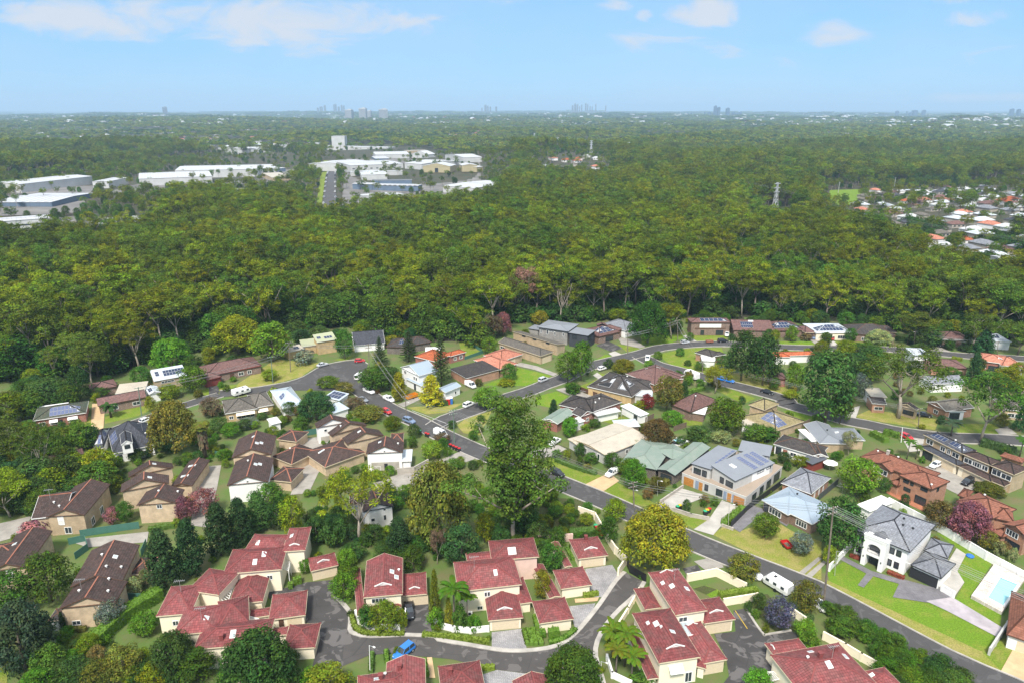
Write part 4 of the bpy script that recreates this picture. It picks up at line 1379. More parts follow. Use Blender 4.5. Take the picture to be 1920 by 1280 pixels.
duplex = house('duplex','grey modern duplex with timber garage doors and rows of solar panels',[
 Bk('Z',(112,510),(838,782),(1300,462),3.0,.1,roof='timber_deck',wall='render_grey',trim='render_white',shed=0.004,oh=.05,
 wins=[('f',.115,0,2.7,2.2,'g','timber'),('f',.25,0,.9,2.3,'p','trim_bluegrey'),('f',.31,0,1.0,2.2,'d','timber'),('f',.40,.6,.9,1.6,'w','trim_dark'),
 ('f',.60,.5,1.6,1.7,'w','trim_dark'),('f',.69,0,.8,2.3,'p','trim_bluegrey'),('f',.755,0,1.0,2.2,'d','timber'),('f',.82,0,.7,2.3,'p','trim_bluegrey'),('f',.90,0,2.7,2.2,'g','timber'),
 ('r',.22,.3,2.2,1.6,'s'),('r',.42,.1,2.0,2.1,'s'),('r',.62,.1,2.4,2.1,'s'),('r',.85,.1,3.4,2.3,'s')]),
 Bk('Z',(712,606),(1160,402),('r',432,432),5.7,.1,roof='metal_grey',wall='render_grey',trim='trim_dark',shed=.14,oh=.3,
 wins=[('f',.66,4.6,2.6,.55,'w','trim_dark'),('f',.88,4.6,1.6,.55,'w','trim_dark'),('l',.22,3.3,2.0,1.4,'w','trim_dark'),('l',.55,3.3,1.1,1.5,'w','trim_dark'),('f',.68,3.1,7.0,2.5,'p','render_white')],
 lights=[(.30,.60,1.0,1.6)],sol=[(.52,.10,.64,.86,1,9),(.70,.12,.82,.86,1,9),(.84,.15,.96,.84,1,8)],solm='solar_pale'),
 Bk('Z',(438,476),(742,262),('r',205,412),6.0,.1,roof='metal_grey',wall='render_grey',trim='trim_dark',shed=-.06,oh=.3,
 wins=[('l',.30,3.3,1.2,1.6,'w','trim_dark'),('l',.70,3.3,1.9,1.5,'w','trim_dark')],sol=[(.25,.06,.95,.20,6,1)],solm='solar_pale'),
 Bk('Z',(742,262),(1100,330),6.5,5.9,.1,roof='metal_grey',wall='render_grey',trim='trim_dark',shed=.02,oh=.3)],'house')
metal('slat_roof',(.55,.55,.55),(.4,.4,.4),.9,.5,.4,.25)
metal('metal_pale_blue',(.42,.50,.58),(.50,.52,.52),.4,.4,.8)
plain('render_charcoal',(.05,.055,.065),.8,.1,1)
# ------------------------------------------------------------------ houses: right of the duplex
house('brick_house','low brick house with a blue ribbed roof behind the parked red trailer',[
 Bk('Z',(1010,815),(1305,985),(1235,655),2.9,.36,roof='metal_blue',wall='brick_brown',trim='trim_white',wins=[('f',.50,.7,3.4,1.4),('f',.12,.3,1.2,2.0,'s')]),
 Bk('Z',(1020,818),(1580,1090),(1740,860),2.9,.30,roof='metal_blue',wall='brick_brown',trim='trim_white',wins=[('f',.80,.7,2.6,1.4),('f',.42,.7,2.2,1.4)],vents=[(.35,.65,'trim_dark')])],'house')
house('outbuilding','grey tiled hip-roofed brick building behind the blue roofed house',[
 Bk('Z',(1225,622),(1568,750),(1800,570),3.0,.40,roof='tile_grey',wall='brick_orange',trim='trim_white',caps='tile_charcoal',wins=[('r',.25,.3,.8,2.0,'p'),('r',.5,.3,.8,2.0,'p'),('r',.72,.3,.8,2.0,'p')])],'house')
house('shed','white flat-roofed shed behind the big white house',[Bk('Y',(1118,1108),(1270,1190),(1490,1058),2.6,.1,roof='metal_white',wall='render_white',trim='trim_white',shed=.02)],'shed')
BR = dict(roof='tile_russet',wall='brick_orange',trim='trim_brown',caps='tile_russet')
house('brick_townhouse','orange brick two-storey townhouse with black upper windows facing the terracotta patio',[
 Bk('X',(510,775),(882,940),(1120,862),5.3,.40,**BR,vents=[(.9,.15)],
 wins=[('f',.20,3.9,1.3,.8,'s'),('f',.40,3.9,.7,.8,'s'),('f',.80,3.9,1.6,.8,'s'),('f',.28,1.9,1.6,.9,'s'),('f',.75,.1,2.6,2.0,'s'),('r',.45,3.6,.8,1.1,'s')]),
 Bk('X',(400,850),(500,900),(560,800),2.8,.30,**BR)],'townhouse','orange brick townhouses on the right')
house('brick_townhouse','orange brick townhouse with a cream gable and long russet roof behind the lime tree',[
 Bk('X',(75,570),(800,860),('r',330,520),5.2,.40,**BR,wins=[('f',.10,3.5,1.6,1.1),('f',.72,3.9,1.4,.8)],vents=[(.12,.6),(.45,.55)],stack=[(.3,.5,'brick_red')]),
 Bk('X',(200,635),(425,745),(560,660),5.0,.40,ends=('gable','hip'),ax='v',**BR,wins=[('f',.62,3.1,2.2,1.3),('f',.2,2.6,1.6,2.4,'p','render_cream'),('f',.62,.3,2.0,1.4)])],'townhouse','orange brick townhouses on the right')
house('brick_townhouse','orange brick townhouse with a wide russet roof behind the pink blossom tree',[
 Bk('V',(722,500),(1160,712),('r',1040,440),4.9,.40,**BR,wins=[('f',.9,3.3,1.0,.9),('r',.3,.5,1.2,4.0,'p','render_cream')],vents=[(.3,.7)]),
 Bk('V',(740,430),(860,470),(1000,400),4.6,.40,**BR),
 Bk('V',(1160,700),(1420,760),('r',1480,630),4.6,.38,**BR),
 Bk('V',(1280,775),(1560,930),(1660,760),4.9,.40,**BR,ax='v',ends=('gable','hip'),wins=[('f',.40,3.0,2.6,1.3),('f',.25,.3,1.2,1.8,'s'),('f',.62,.3,2.2,1.8,'s')]),
 Bk('V',(1130,850),(1270,935),(1310,770),2.6,.3,**BR)],'townhouse','orange brick townhouses on the right')
house('brick_townhouse','long two-storey terrace, half grey roof with solar panels and half brown roof',[
 Bk('X',(785,318),(1225,535),('r',1110,380),5.4,.40,roof='tile_charcoal',wall='brick_tan',trim='trim_cream',sol=[(.14,.12,.50,.42,4,1),(.60,.14,.97,.46,4,1)],vents=[(.6,.6)],
 wins=[('f',.16,3.3,2.0,1.3),('f',.52,3.2,1.4,1.3),('f',.68,3.2,1.0,1.3),('f',.86,3.2,2.0,1.3)]),
 Bk('X',(1228,535),(1540,665),('r',1440,540),5.4,.40,roof='tile_brown',caps='tile_dark',wall='brick_tan',trim='trim_cream',wins=[('f',.2,3.2,2.2,1.3),('f',.55,3.2,2.6,1.3),('f',.85,3.2,1.6,1.3)]),
 Bk('X',(1545,668),(1810,775),(1935,690),5.4,.40,roof='tile_brown',caps='tile_dark',wall='brick_tan',trim='trim_cream',wins=[('f',.25,3.2,2.2,1.5,'w'),('f',.7,3.2,2.4,1.3)]),
 Bk('X',(740,455),(1160,668),3.6,2.8,.30,roof='tile_charcoal',wall='render_cream',trim='trim_cream',wins=[('f',.22,.2,3.0,2.2,'s'),('f',.72,0,5.0,2.2,'g')]),
 Bk('X',(1165,668),(1545,850),3.6,2.8,.30,roof='tile_brown',caps='tile_dark',wall='render_cream',trim='trim_cream',wins=[('f',.45,0,5.0,2.2,'g')]),
 Bk('X',(1450,805),(1700,905),3.6,2.7,.30,roof='tile_brown',caps='tile_dark',wall='brick_tan',trim='trim_cream')],'townhouse','orange brick townhouses on the right')
house('house','grey metal-roofed house with a white pergola beside the wooden fence',[
 Bk('Y',(700,420),(1000,425),(590,205),3.0,.30,ax='v',ends=('hip','gable'),roof='metal_grey',wall='brick_tan',trim='trim_white',vents=[(.6,.5,'trim_dark')]),
 Bk('Y',(905,380),(1215,388),(1150,250),3.0,.28,roof='metal_grey',wall='brick_tan',trim='trim_white',lights=[(.15,.5,.9,.8)]),
 Bk('Y',(610,400),(692,395),(600,262),2.6,.1,roof='metal_white',wall='render_white',trim='trim_white',shed=.03)],'house')
house('house','brown tiled house with a small dark carport, behind the duplex',[
 Bk('Y',(180,425),(690,575),('r',430,370),3.0,.38,roof='tile_dark',wall='render_white',trim='trim_white',wins=[('f',.10,.2,1.4,2.0,'s'),('f',.26,.1,1.2,2.0,'d','trim_terra'),('f',.45,.8,1.6,1.1)]),
 Bk('Y',(620,560),(800,575),(950,490),3.0,.40,ax='v',ends=('gable','gable'),roof='tile_dark',wall='render_white',trim='trim_white'),
 Bk('Y',(480,590),(620,660),(740,580),2.5,.1,roof='metal_dark',wall='trim_red',trim='trim_dark',shed=.05)],'house')
house('house','edge of a russet tiled house with a white garage in the bottom right corner',[Bk('E',(1242,1000),(1500,1090),(1420,800),2.9,.4,**{**BR,'wall': 'render_white'},wins=[('f',.5,0,3.0,2.2,'g')])],'house')
# ------------------------------------------------------------------ houses: the middle streets
house('house','long cream flat-pitched roof on a pale grey house above the flower garden',[
 Bk('I',(128,985),(362,1102),(610,950),3.1,.10,ax='v',ends=GA,roof='metal_cream',wall='render_grey',trim='trim_cream',wins=[('f',.30,.6,2.6,1.4),('f',.78,.2,.9,2.0),('r',.5,.8,1.2,1.2)]),
 Bk('I',(92,985),(160,1030),(235,935),2.8,.05,ax='v',ends=GA,roof='metal_cream',wall='render_grey',trim='trim_cream')],'house')
house('house','pale green ribbed roof on a dark brick house beside the duplex',[
 Bk('I',(468,1148),(720,1205),(800,1020),3.0,.22,roof='metal_green',wall='brick_dark',trim='trim_dark',ax='v'),
 Bk('I',(720,1200),(850,1245),(1095,1042),3.0,.25,ax='v',ends=GA,roof='metal_green',wall='brick_dark',trim='trim_dark',wins=[('f',.5,.2,3.0,2.0,'s'),('l',.2,.1,1.0,2.4,'p','trim_terra')]),
 Bk('I',(830,1130),(960,1090),(900,1000),3.3,.25,roof='metal_green',wall='brick_dark',trim='trim_dark')],'house')
house('house','low olive tiled house with a square upper storey and solar panels',[
 Bk('I',(1322,826),(1560,930),('r',1540,790),3.0,.36,roof='tile_olive',wall='brick_tan',trim='trim_cream',sol=[(.42,.14,.95,.46,4,3)],solm='solar_pale'),
 Bk('I',(1560,905),(1665,870),('r',1560,800),3.0,.36,roof='tile_olive',wall='brick_tan',trim='trim_cream'),
 Bk('I',(1368,742),(1482,782),(1592,738),5.6,.42,roof='tile_olive',wall='brick_tan',trim='trim_cream'),
 Bk('I',(1315,885),(1480,912),(1490,870),2.7,.05,roof='metal_cream',wall='render_white',trim='trim_white',shed=.02)],'house')
house('house','brown tiled house with a white patio cover below the tall yellow-green tree',[
 Bk('I',(820,742),(960,797),(1180,722),3.2,.48,roof='tile_mauve',wall='brick_brown',trim='trim_brown',vents=[(.62,.4)]),
 Bk('I',(965,800),(1060,815),(1060,762),2.7,.05,roof='metal_white',wall='brick_brown',trim='trim_white',shed=.03)],'house')
house('house','brown tiled L-shaped house with a slatted white patio roof',[
 Bk('I',(30,745),(270,800),('r',200,700),3.1,.34,roof='tile_dark',caps='tile_dark',wall='brick_red',trim='trim_white'),
 Bk('I',(268,795),(475,725),('r',340,680),3.1,.34,roof='tile_dark',caps='tile_dark',wall='brick_red',trim='trim_white',vents=[(.5,.4),(.3,.3)]),
 Bk('I',(185,832),(275,800),(230,760),3.1,.45,ax='v',ends=GA,roof='tile_dark',caps='tile_dark',wall='brick_red',trim='trim_white',wins=[('f',.6,.8,1.1,1.0)]),
 Bk('I',(300,825),(470,790),(450,760),2.5,.05,roof='slat_roof',wall='render_white',trim='trim_white',shed=.02,oh=1.2)],'house')
house('patio_cover','white flat patio cover on posts between the brown house and the cream roof',[Bk('I',(464,752),(605,826),(662,806),2.7,.05,roof='metal_white',wall='render_white',trim='trim_white',shed=.02,wins=[('f',.75,.2,1.5,1.8,'s')])],'shed')
house('house','dark tiled house with black solar sheets on its near slope',[
 Bk('I',(228,615),(545,690),('r',455,540),3.1,.34,roof='tile_dark',caps='tile_dark',wall='brick_yellow',trim='trim_white',sol=[(.18,.10,.46,.40,1,2),(.36,.42,.48,.62,1,1),(.62,.12,.82,.5,1,2)],solm='black',vents=[(.6,.6)]),
 Bk('I',(440,640),(690,640),('r',600,575),3.1,.34,roof='tile_dark',caps='tile_dark',wall='brick_yellow',trim='trim_white'),
 Bk('I',(560,680),(690,690),(700,645),2.6,.05,roof='metal_pale',wall='render_grey',trim='trim_white',shed=.03)],'house')
house('house','mottled russet roofed house with a white gutter between round hedges',[
 Bk('I',(500,525),(705,605),('r',660,462),3.0,.34,roof='tile_mauve',caps='tile_mauve',wall='brick_orange',trim='trim_white',lights=[(.5,.6,1.2,.8),(.3,.4,.8,.6)]),
 Bk('I',(690,590),(910,560),('r',790,510),3.0,.34,roof='tile_mauve',caps='tile_mauve',wall='brick_orange',trim='trim_white')],'house')
house('house','small brown roofed house with a white sail awning inside the loop road',[
 Bk('I',(988,378),(1110,412),('r',1080,355),3.0,.36,roof='tile_dark',caps='tile_dark',wall='brick_orange',trim='trim_white'),
 Bk('I',(1100,410),(1210,390),('r',1160,375),2.9,.3,roof='tile_dark',caps='tile_dark',wall='brick_orange',trim='trim_white'),
 Bk('I',(1040,435),(1140,440),(1140,405),2.6,.1,roof='metal_white',wall='render_white',trim='trim_white',shed=.02)],'house')
house('modern_house','grey flat-pitched modern two-storey house at the forest edge',[
 Bk('H',(1080,200),(1300,232),(1450,190),6.0,.10,roof='metal_grey',wall='brick_grey',trim='trim_dark',oh=.6,ends=HH,wins=[('f',.08,3.6,.6,1.6),('f',.30,3.4,.8,1.8),('f',.57,3.4,.7,1.4),('f',.86,3.6,.7,1.2),('f',.45,4.6,2.2,.5)]),
 Bk('H',(1300,240),(1440,262),(1520,228),5.6,.05,roof='metal_grey',wall='render_charcoal',trim='trim_dark',shed=.01,wins=[('f',.3,3.2,2.2,1.6,'s'),('r',.4,3.0,2.0,2.0,'s')]),
 Bk('H',(1015,210),(1090,222),(1100,190),3.2,.1,roof='metal_grey',wall='brick_grey',trim='trim_dark',shed=.01)],'house')
house('house','long dark tiled tan brick house with a row of clerestory windows',[
 Bk('H',(805,308),(1106,404),(1195,372),3.4,.38,roof='tile_stone',caps='tile_stone',wall='brick_tan',trim='trim_cream',ends=('gable','hip'),wins=[('f',.08,1.2,2.2,1.0),('r',.5,0,4.6,2.2,'g')]),
 Bk('H',(905,232),(1220,322),(1290,300),4.6,.2,roof='tile_stone',wall='brick_tan',trim='trim_cream',shed=-.2,wins=[('f',.25,3.6,1.8,.6,'s'),('f',.5,3.6,1.8,.6,'s'),('f',.8,3.6,1.8,.6,'s')])],'house')
house('house','salmon tiled house with a double garage above the open lawn',[
 Bk('H',(632,430),(815,498),('r',740,398),3.0,.34,roof='tile_salmon',wall='brick_orange',trim='trim_white',caps='tile_salmon'),
 Bk('H',(830,440),(982,388),('r',880,350),3.0,.34,roof='tile_salmon',wall='brick_tan',trim='trim_white',caps='tile_salmon',wins=[('f',.45,0,4.8,2.1,'g')])],'house')
house('house','low dark grey flat roof with white edging beside the salmon house',[
 Bk('H',(462,492),(580,560),(755,470),3.0,.08,roof='tile_dark',caps='tile_dark',wall='brick_orange',trim='trim_white',shed=.03),
 Bk('H',(690,520),(822,500),(700,455),3.0,.08,roof='tile_dark',caps='tile_dark',wall='brick_orange',trim='trim_white',shed=.03)],'house')
house('house','white weatherboard two-storey house with blue roofs being renovated',[
 Bk('H',(115,480),(245,542),(330,482),5.8,.40,ax='v',ends=GA,roof='metal_blue',wall='render_white',trim='trim_white',wins=[('f',.2,4.0,1.4,1.1),('f',.72,3.4,.9,1.2),('f',.84,3.4,.9,1.2)]),
 Bk('H',(150,560),(275,618),4.0,2.8,.22,roof='metal_blue',wall='render_white',trim='trim_white',wins=[('f',.5,.1,1.0,2.0,'s')])],'house')
house('garden_house','small blue roofed white building behind the coloured portable toilets',[Bk('H',(432,660),(545,612),('r',440,615),3.0,.35,ends=GA,roof='metal_blue',wall='render_white',trim='trim_white',wins=[('f',.7,.8,.9,1.0)])],'house')
house('house','orange tiled house behind the Norfolk pine',[
 Bk('H',(212,405),(362,442),('r',290,348),3.0,.36,roof='tile_orange',wall='brick_red',trim='trim_white'),
 Bk('H',(420,385),(470,405),(568,368),3.0,.38,ax='v',ends=HH,roof='tile_orange',wall='brick_red',trim='trim_white',wins=[('r',.3,.8,1.2,1.2),('r',.7,.8,1.4,1.2)]),
 Bk('H',(290,375),(400,372),(420,340),2.8,.05,roof='metal_white',wall='render_white',trim='trim_white',shed=.02)],'house')
house('house','dark brown hip-roofed house with solar panels by the forest left of the pines',[
 Bk('H',(12,338),(200,345),('r',110,278),3.0,.36,roof='tile_dark',wall='brick_dark',trim='trim_brown',sol=[(.45,.15,.62,.5,2,2)]),
 Bk('H',(190,330),(335,305),('r',220,268),3.0,.36,roof='tile_dark',wall='brick_dark',trim='trim_brown')],'house')
house('house','black gabled roof house at the forest edge behind the red car',[Bk('G',(1140,330),(1362,312),('r',1250,226),2.8,.5,ends=GA,roof='tile_charcoal',wall='render_white',trim='trim_white')],'house')
house('house','olive metal-roofed house of three stepped blocks by the turning circle',[
 Bk('G',(882,308),(1022,285),('r',925,243),5.2,.10,roof='metal_olive',wall='brick_yellow',trim='trim_white',shed=.28,ends=HH,sol=[(.10,.35,.30,.65,2,1),(.45,.25,.85,.55,3,1)]),
 Bk('G',(775,338),(880,325),(868,290),3.4,.2,roof='metal_olive',wall='brick_yellow',trim='trim_white',shed=.12),
 Bk('G',(672,378),(795,352),(775,325),3.0,.2,roof='metal_cream',wall='brick_yellow',trim='trim_white',shed=.10,sol=[(.5,.2,.8,.7,2,1)])],'house')
house('house','long reddish brown roofed house with a dark red garage above the lawn',[
 Bk('G',(98,545),(492,468),('r',300,425),3.0,.38,roof='tile_mauve',wall='brick_brown',trim='trim_red',caps='tile_mauve',wins=[('f',.62,.7,1.8,1.2),('f',.78,.7,1.4,1.2),('f',.45,.1,1.4,2.0,'d')]),
 Bk('G',(95,575),(210,545),('r',150,505),2.8,.30,roof='tile_mauve',wall='trim_red',trim='trim_red',caps='tile_mauve',wins=[('f',.5,0,4.6,2.1,'g','trim_red')])],'house')
house('brick_house','yellow brick house with a grey hip roof and striped awnings',[
 Bk('G',(232,808),(465,770),('r',320,700),3.2,.36,roof='tile_stone',wall='brick_yellow',trim='trim_white',caps='tile_stone',wins=[('f',.62,.7,5.2,1.4),('f',.62,1.5,5.4,1.2,'a','render_cream'),('f',.15,.9,1.2,1.0)]),
 Bk('G',(440,768),(578,742),('r',480,660),3.2,.36,roof='tile_stone',wall='brick_yellow',trim='trim_white',caps='tile_stone',wins=[('f',.4,1.2,3.0,1.2,'a','render_cream'),('f',.4,.8,2.4,1.0)])],'house')
house('house','pale blue metal roof patchwork with solar panels beside the yellow brick house',[
 Bk('G',(640,772),(792,742),('r',650,640),3.0,.30,roof='metal_pale_blue',wall='render_white',trim='trim_white',sol=[(.12,.30,.35,.48,2,2)],solm='solar_pale'),
 Bk('G',(930,690),(1040,715),(1030,660),2.8,.05,roof='metal_pale_blue',wall='render_white',trim='trim_white',shed=.12,sol=[(.1,.1,.9,.9,4,2)]),
 Bk('G',(1000,805),(1110,770),(1060,725),2.8,.05,roof='metal_pale_blue',wall='render_white',trim='trim_white',shed=.06)],'house')
house('carport','white flat carport roof beside the yellow brick house',[Bk('G',(560,885),(632,868),(622,824),2.4,.05,roof='metal_white',wall='render_white',trim='trim_white',shed=.01)],'shed')
house('house','red brick house with a green tiled roof and two rows of solar panels',[
 Bk('F',(232,858),(608,800),('r',440,742),3.2,.36,roof='tile_moss',wall='brick_red',trim='trim_white',caps='tile_moss',sol=[(.30,.06,.88,.42,8,2)],solm='solar_pale',
 wins=[('f',.13,.9,1.6,1.2),('f',.36,.9,2.0,1.2),('f',.36,1.5,2.2,1.0,'a'),('f',.50,.1,.9,2.0,'d','trim_dark'),('f',.74,.9,2.4,1.2),('f',.74,1.5,2.6,1.0,'a')]),
 Bk('F',(258,775),(478,745),(470,730),3.0,.05,roof='metal_white',wall='render_white',trim='trim_white',shed=.01)],'house')
house('house','brown tiled house with a wide flat white rear roof beside the tan driveway',[
 Bk('F',(690,755),(1032,690),('r',850,668),3.0,.40,ends=GA,roof='tile_mauve',wall='brick_brown',trim='trim_brown',wins=[('f',.3,.8,2.4,1.2),('f',.8,.8,2.2,1.2)]),
 Bk('F',(812,668),(1022,645),(1015,586),3.4,.05,roof='metal_cream',wall='render_white',trim='trim_white',shed=.03)],'house')
house('house','steep charcoal roofed white house with a white attic dormer',[
 Bk('F',(798,1090),(1095,1024),('r',870,865),3.2,.62,roof='tile_charcoal',wall='render_white',trim='trim_white',caps='tile_charcoal',sol=[(.02,.3,.18,.7,2,3)],solm='solar_pale',vents=[(.85,.3)],
 wins=[('f',.12,.2,1.0,2.0,'s'),('f',.38,.8,1.4,1.2),('f',.72,.8,1.6,1.2)]),
 Bk('F',(855,1028),(935,1012),('r',885,925),6.4,.7,ax='v',ends=GA,roof='tile_charcoal',wall='render_white',trim='trim_white',oh=.12,base=3.6,wins=[('f',.5,5.0,1.2,1.0,'w','trim_dark')]),
 Bk('F',(655,1058),(730,1048),(800,905),2.8,.4,roof='tile_charcoal',wall='render_white',trim='trim_white',sol=[(.1,.1,.9,.9,3,5)],solm='solar_pale')],'house')
house('house','blue-grey skillion house with two banks of solar panels behind the road',[
 Bk('F',(1085,580),(1320,538),(1310,482),3.4,.05,roof='metal_pale',wall='brick_tan',trim='trim_white',shed=.14,sol=[(.10,.35,.22,.75,1,2),(.34,.25,.98,.75,7,2)],wins=[('f',.4,2.0,4.0,.7)]),
 Bk('F',(1052,672),(1135,655),('r',1100,600),3.0,.4,ax='v',ends=GA,roof='metal_pale',wall='render_white',trim='trim_white',sol=[(.08,.2,.4,.7,2,2)])],'house')
house('house','low mauve roof almost hidden by trees at the forest edge on the left',[Bk('F',(640,650),(830,612),('r',720,580),2.8,.3,roof='tile_mauve',wall='brick_brown',trim='trim_brown'),Bk('F',(430,605),(520,590),(500,570),2.8,.3,roof='tile_mauve',wall='brick_brown')],'house')
house('house','dim brown roof deep among the trees on the far left',[Bk('F',(330,1175),(600,1110),('r',460,1085),3.0,.3,roof='tile_mauve',wall='brick_dark',trim='trim_brown')],'house')
# the row along the forest
house('house','brown two-storey house with a balcony and white blind at the start of the top row',[
 Bk('I',(962,168),(1245,168),(1240,136),5.8,.30,roof='tile_mauve',wall='brick_brown',trim='trim_brown',caps='tile_mauve',sol=[(.25,.1,.92,.45,6,1)],wins=[('f',.5,3.4,9.0,1.6,'p','render_white'),('f',.5,2.8,13.0,.5,'p','trim_brown'),('f',.3,.3,1.4,2,'s'),('f',.75,.3,3,2,'s')])],'house','houses in the top row')
house('house','mauve tiled house with dark solar panels in the middle of the top row',[Bk('I',(1262,222),(1545,228),('r',1400,150),3.2,.40,ends=GA,roof='tile_mauve',wall='brick_brown',trim='trim_brown',caps='tile_mauve',sol=[(.22,.12,.52,.40,6,2)],lights=[(.5,.44,2.0,.8)])],'house','houses in the top row')
house('house','brown roofed house with a solar bank behind a small green tree in the top row',[Bk('J',(15,228),(262,222),('r',140,155),3.2,.36,roof='tile_mauve',wall='brick_brown',trim='trim_brown',sol=[(.18,.12,.95,.42,9,2)])],'house','houses in the top row')
house('house','white house with the widest bank of solar panels in the top row',[Bk('J',(340,242),(602,240),('r',470,175),3.2,.30,roof='metal_pale',wall='render_cream',trim='trim_white',sol=[(.06,.10,.96,.44,10,2)],wins=[('f',.35,.1,3.0,2.2,'s'),('f',.75,.6,4.0,1.4)]),
 Bk('J',(262,240),(340,238),('r',300,190),3.0,.3,roof='tile_mauve',wall='brick_brown')],'house','houses in the top row')
house('house','wide brown roofed house behind the pale yellow shrub in the top row',[Bk('J',(600,250),(905,262),('r',730,178),3.2,.40,roof='tile_dark',wall='brick_brown',trim='trim_brown',wins=[('f',.3,.6,3.0,1.3)]),Bk('J',(805,235),(910,238),('r',860,190),3.4,.3,roof='tile_dark',wall='brick_brown')],'house','houses in the top row')
house('house','russet roof behind the conifers at the right end of the top row',[Bk('J',(1230,285),(1440,290),('r',1320,232),3.2,.3,roof='tile_mauve',wall='brick_brown',trim='trim_white')],'house','houses in the top row')
house('house','pale roofed house with solar panels partly hidden at the far right of the top row',[Bk('J',(1590,300),(1720,305),('r',1640,248),3.4,.3,roof='metal_pale',wall='render_white',trim='trim_white',sol=[(.05,.2,.5,.45,3,2)])],'house','houses in the top row')
house('house','long salmon roofed house with red brick and a white deck on the right edge',[
 Bk('J',(1480,432),(1700,462),('r',1600,390),3.6,.30,roof='tile_salmon',wall='brick_red',trim='trim_white',caps='tile_salmon',lights=[(.75,.3,1.4,.9)],wins=[('f',.2,.8,1.6,1.2),('f',.55,.3,3.0,1.8,'s')]),
 Bk('J',(1650,470),(1815,478),('r',1740,410),3.4,.30,roof='tile_salmon',wall='render_white',trim='trim_white',caps='tile_salmon',wins=[('f',.5,.3,5.0,1.6,'s')])],'house')
house('house','small house with four solar panels peeping over the wide gum tree',[Bk('J',(1035,398),(1155,402),('r',1090,350),5.0,.3,roof='metal_pale',wall='render_white',trim='trim_white',sol=[(.1,.1,.8,.45,4,1)])],'house')
house('house','mauve hip roof with orange brick below the small solar roof',[Bk('J',(1150,480),(1415,492),('r',1280,425),3.0,.34,roof='tile_mauve',wall='brick_orange',trim='trim_brown',caps='tile_mauve',wins=[('f',.8,.6,1.6,1.4)])],'house')
house('house','grey roof with a white gable between the gum and the pointed conifer',[Bk('J',(1160,600),(1390,592),('r',1290,535),3.2,.45,ends=GA,roof='tile_grey',wall='render_white',trim='trim_white',ax='u')],'house')
house('house','cream flat-roofed tan brick house behind the wide gum on the far side of the street',[
 Bk('J',(735,735),(840,742),(880,690),3.2,.2,roof='tile_dark',wall='brick_orange',trim='trim_white',wins=[('f',.5,1.0,2.4,1.0)],ends=GA),
 Bk('J',(905,745),(1050,785),('r',960,715),3.2,.4,ax='v',ends=GA,roof='tile_dark',wall='brick_tan',trim='trim_cream',wins=[('f',.62,.9,3.0,1.4,'s')]),
 Bk('J',(730,690),(845,695),(845,635),3.6,.05,roof='metal_cream',wall='render_white',trim='trim_cream',shed=.04)],'house')
house('house','orange brick house with a stone coloured roof beside the street gum',[
 Bk('J',(1120,725),(1255,790),(1400,740),3.2,.38,ax='v',ends=GA,roof='tile_stone',wall='brick_orange',trim='trim_white',caps='tile_stone',wins=[('f',.5,.8,1.6,1.2)]),
 Bk('J',(1255,790),(1400,790),('r',1310,740),3.0,.3,roof='tile_stone',wall='render_white',trim='trim_white',caps='tile_stone',wins=[('f',.5,.2,3.0,2.0,'s')])],'house')
house('house','stone coloured roof house with cream brick at the right edge by the dark conifer',[Bk('J',(1672,778),(1830,790),('r',1740,695),3.4,.38,roof='tile_stone',wall='brick_tan',trim='trim_white',caps='tile_stone',wins=[('f',.35,.8,2.0,1.3),('f',.7,.8,2.0,1.3)])],'house')
house('house','orange roofed house half hidden inside the loop behind the twin trees',[Bk('J',(62,402),(345,395),('r',200,372),3.0,.3,roof='tile_orange',wall='render_white',trim='trim_white'),Bk('I',(1560,410),(1670,410),(1670,380),3.0,.3,roof='tile_orange',wall='render_white',trim='trim_white')],'house')
house('house','low mauve roof beside the dark trunks inside the loop',[Bk('I',(1520,560),(1640,565),('r',1580,520),3.0,.3,roof='tile_mauve',wall='brick_red',trim='trim_brown')],'house')
house('house','mauve roofed house with a large bank of solar panels next to the modern grey house',[
 Bk('I',(310,268),(470,232),('r',330,190),3.2,.40,roof='tile_mauve',wall='brick_brown',trim='trim_brown',caps='tile_mauve',sol=[(.15,.12,.85,.46,4,3)],wins=[('f',.5,.2,4.0,2.0,'s')]),
 Bk('I',(235,215),(330,250),(420,190),3.4,.34,ax='v',roof='tile_mauve',wall='brick_brown',trim='trim_brown',caps='tile_mauve'),
 Bk('I',(300,190),(370,190),('r',330,165),5.0,.4,ax='v',ends=GA,roof='tile_mauve',wall='trim_dark',trim='trim_dark')],'house')
house('house','pale grey roofed white house behind the round street tree',[Bk('I',(330,178),(500,225),('r',470,150),3.4,.34,roof='tile_grey',wall='render_white',trim='trim_white',caps='tile_grey')],'house')
house('house','green-grey metal shed roof and brick wall beside the tall gum',[
 Bk('I',(20,880),(145,800),('r',40,800),3.0,.3,roof='metal_green',wall='brick_red',trim='trim_white',ends=GA),
 Bk('I',(140,882),(218,858),(190,825),2.6,.05,roof='metal_white',wall='render_white',trim='trim_white',shed=.02)],'house')
house('shed','pale low shed roof behind the long cream roof',[Bk('I',(440,905),(605,895),(545,845),2.6,.12,roof='metal_pale',wall='fence_wood',trim='trim_white')],'shed')
house('house','brown tiled roof at the right edge behind the terrace of brick townhouses',[Bk('X',(1650,560),(1900,640),('r',1800,560),3.0,.3,roof='tile_russet',wall='brick_orange',trim='trim_brown')],'house')
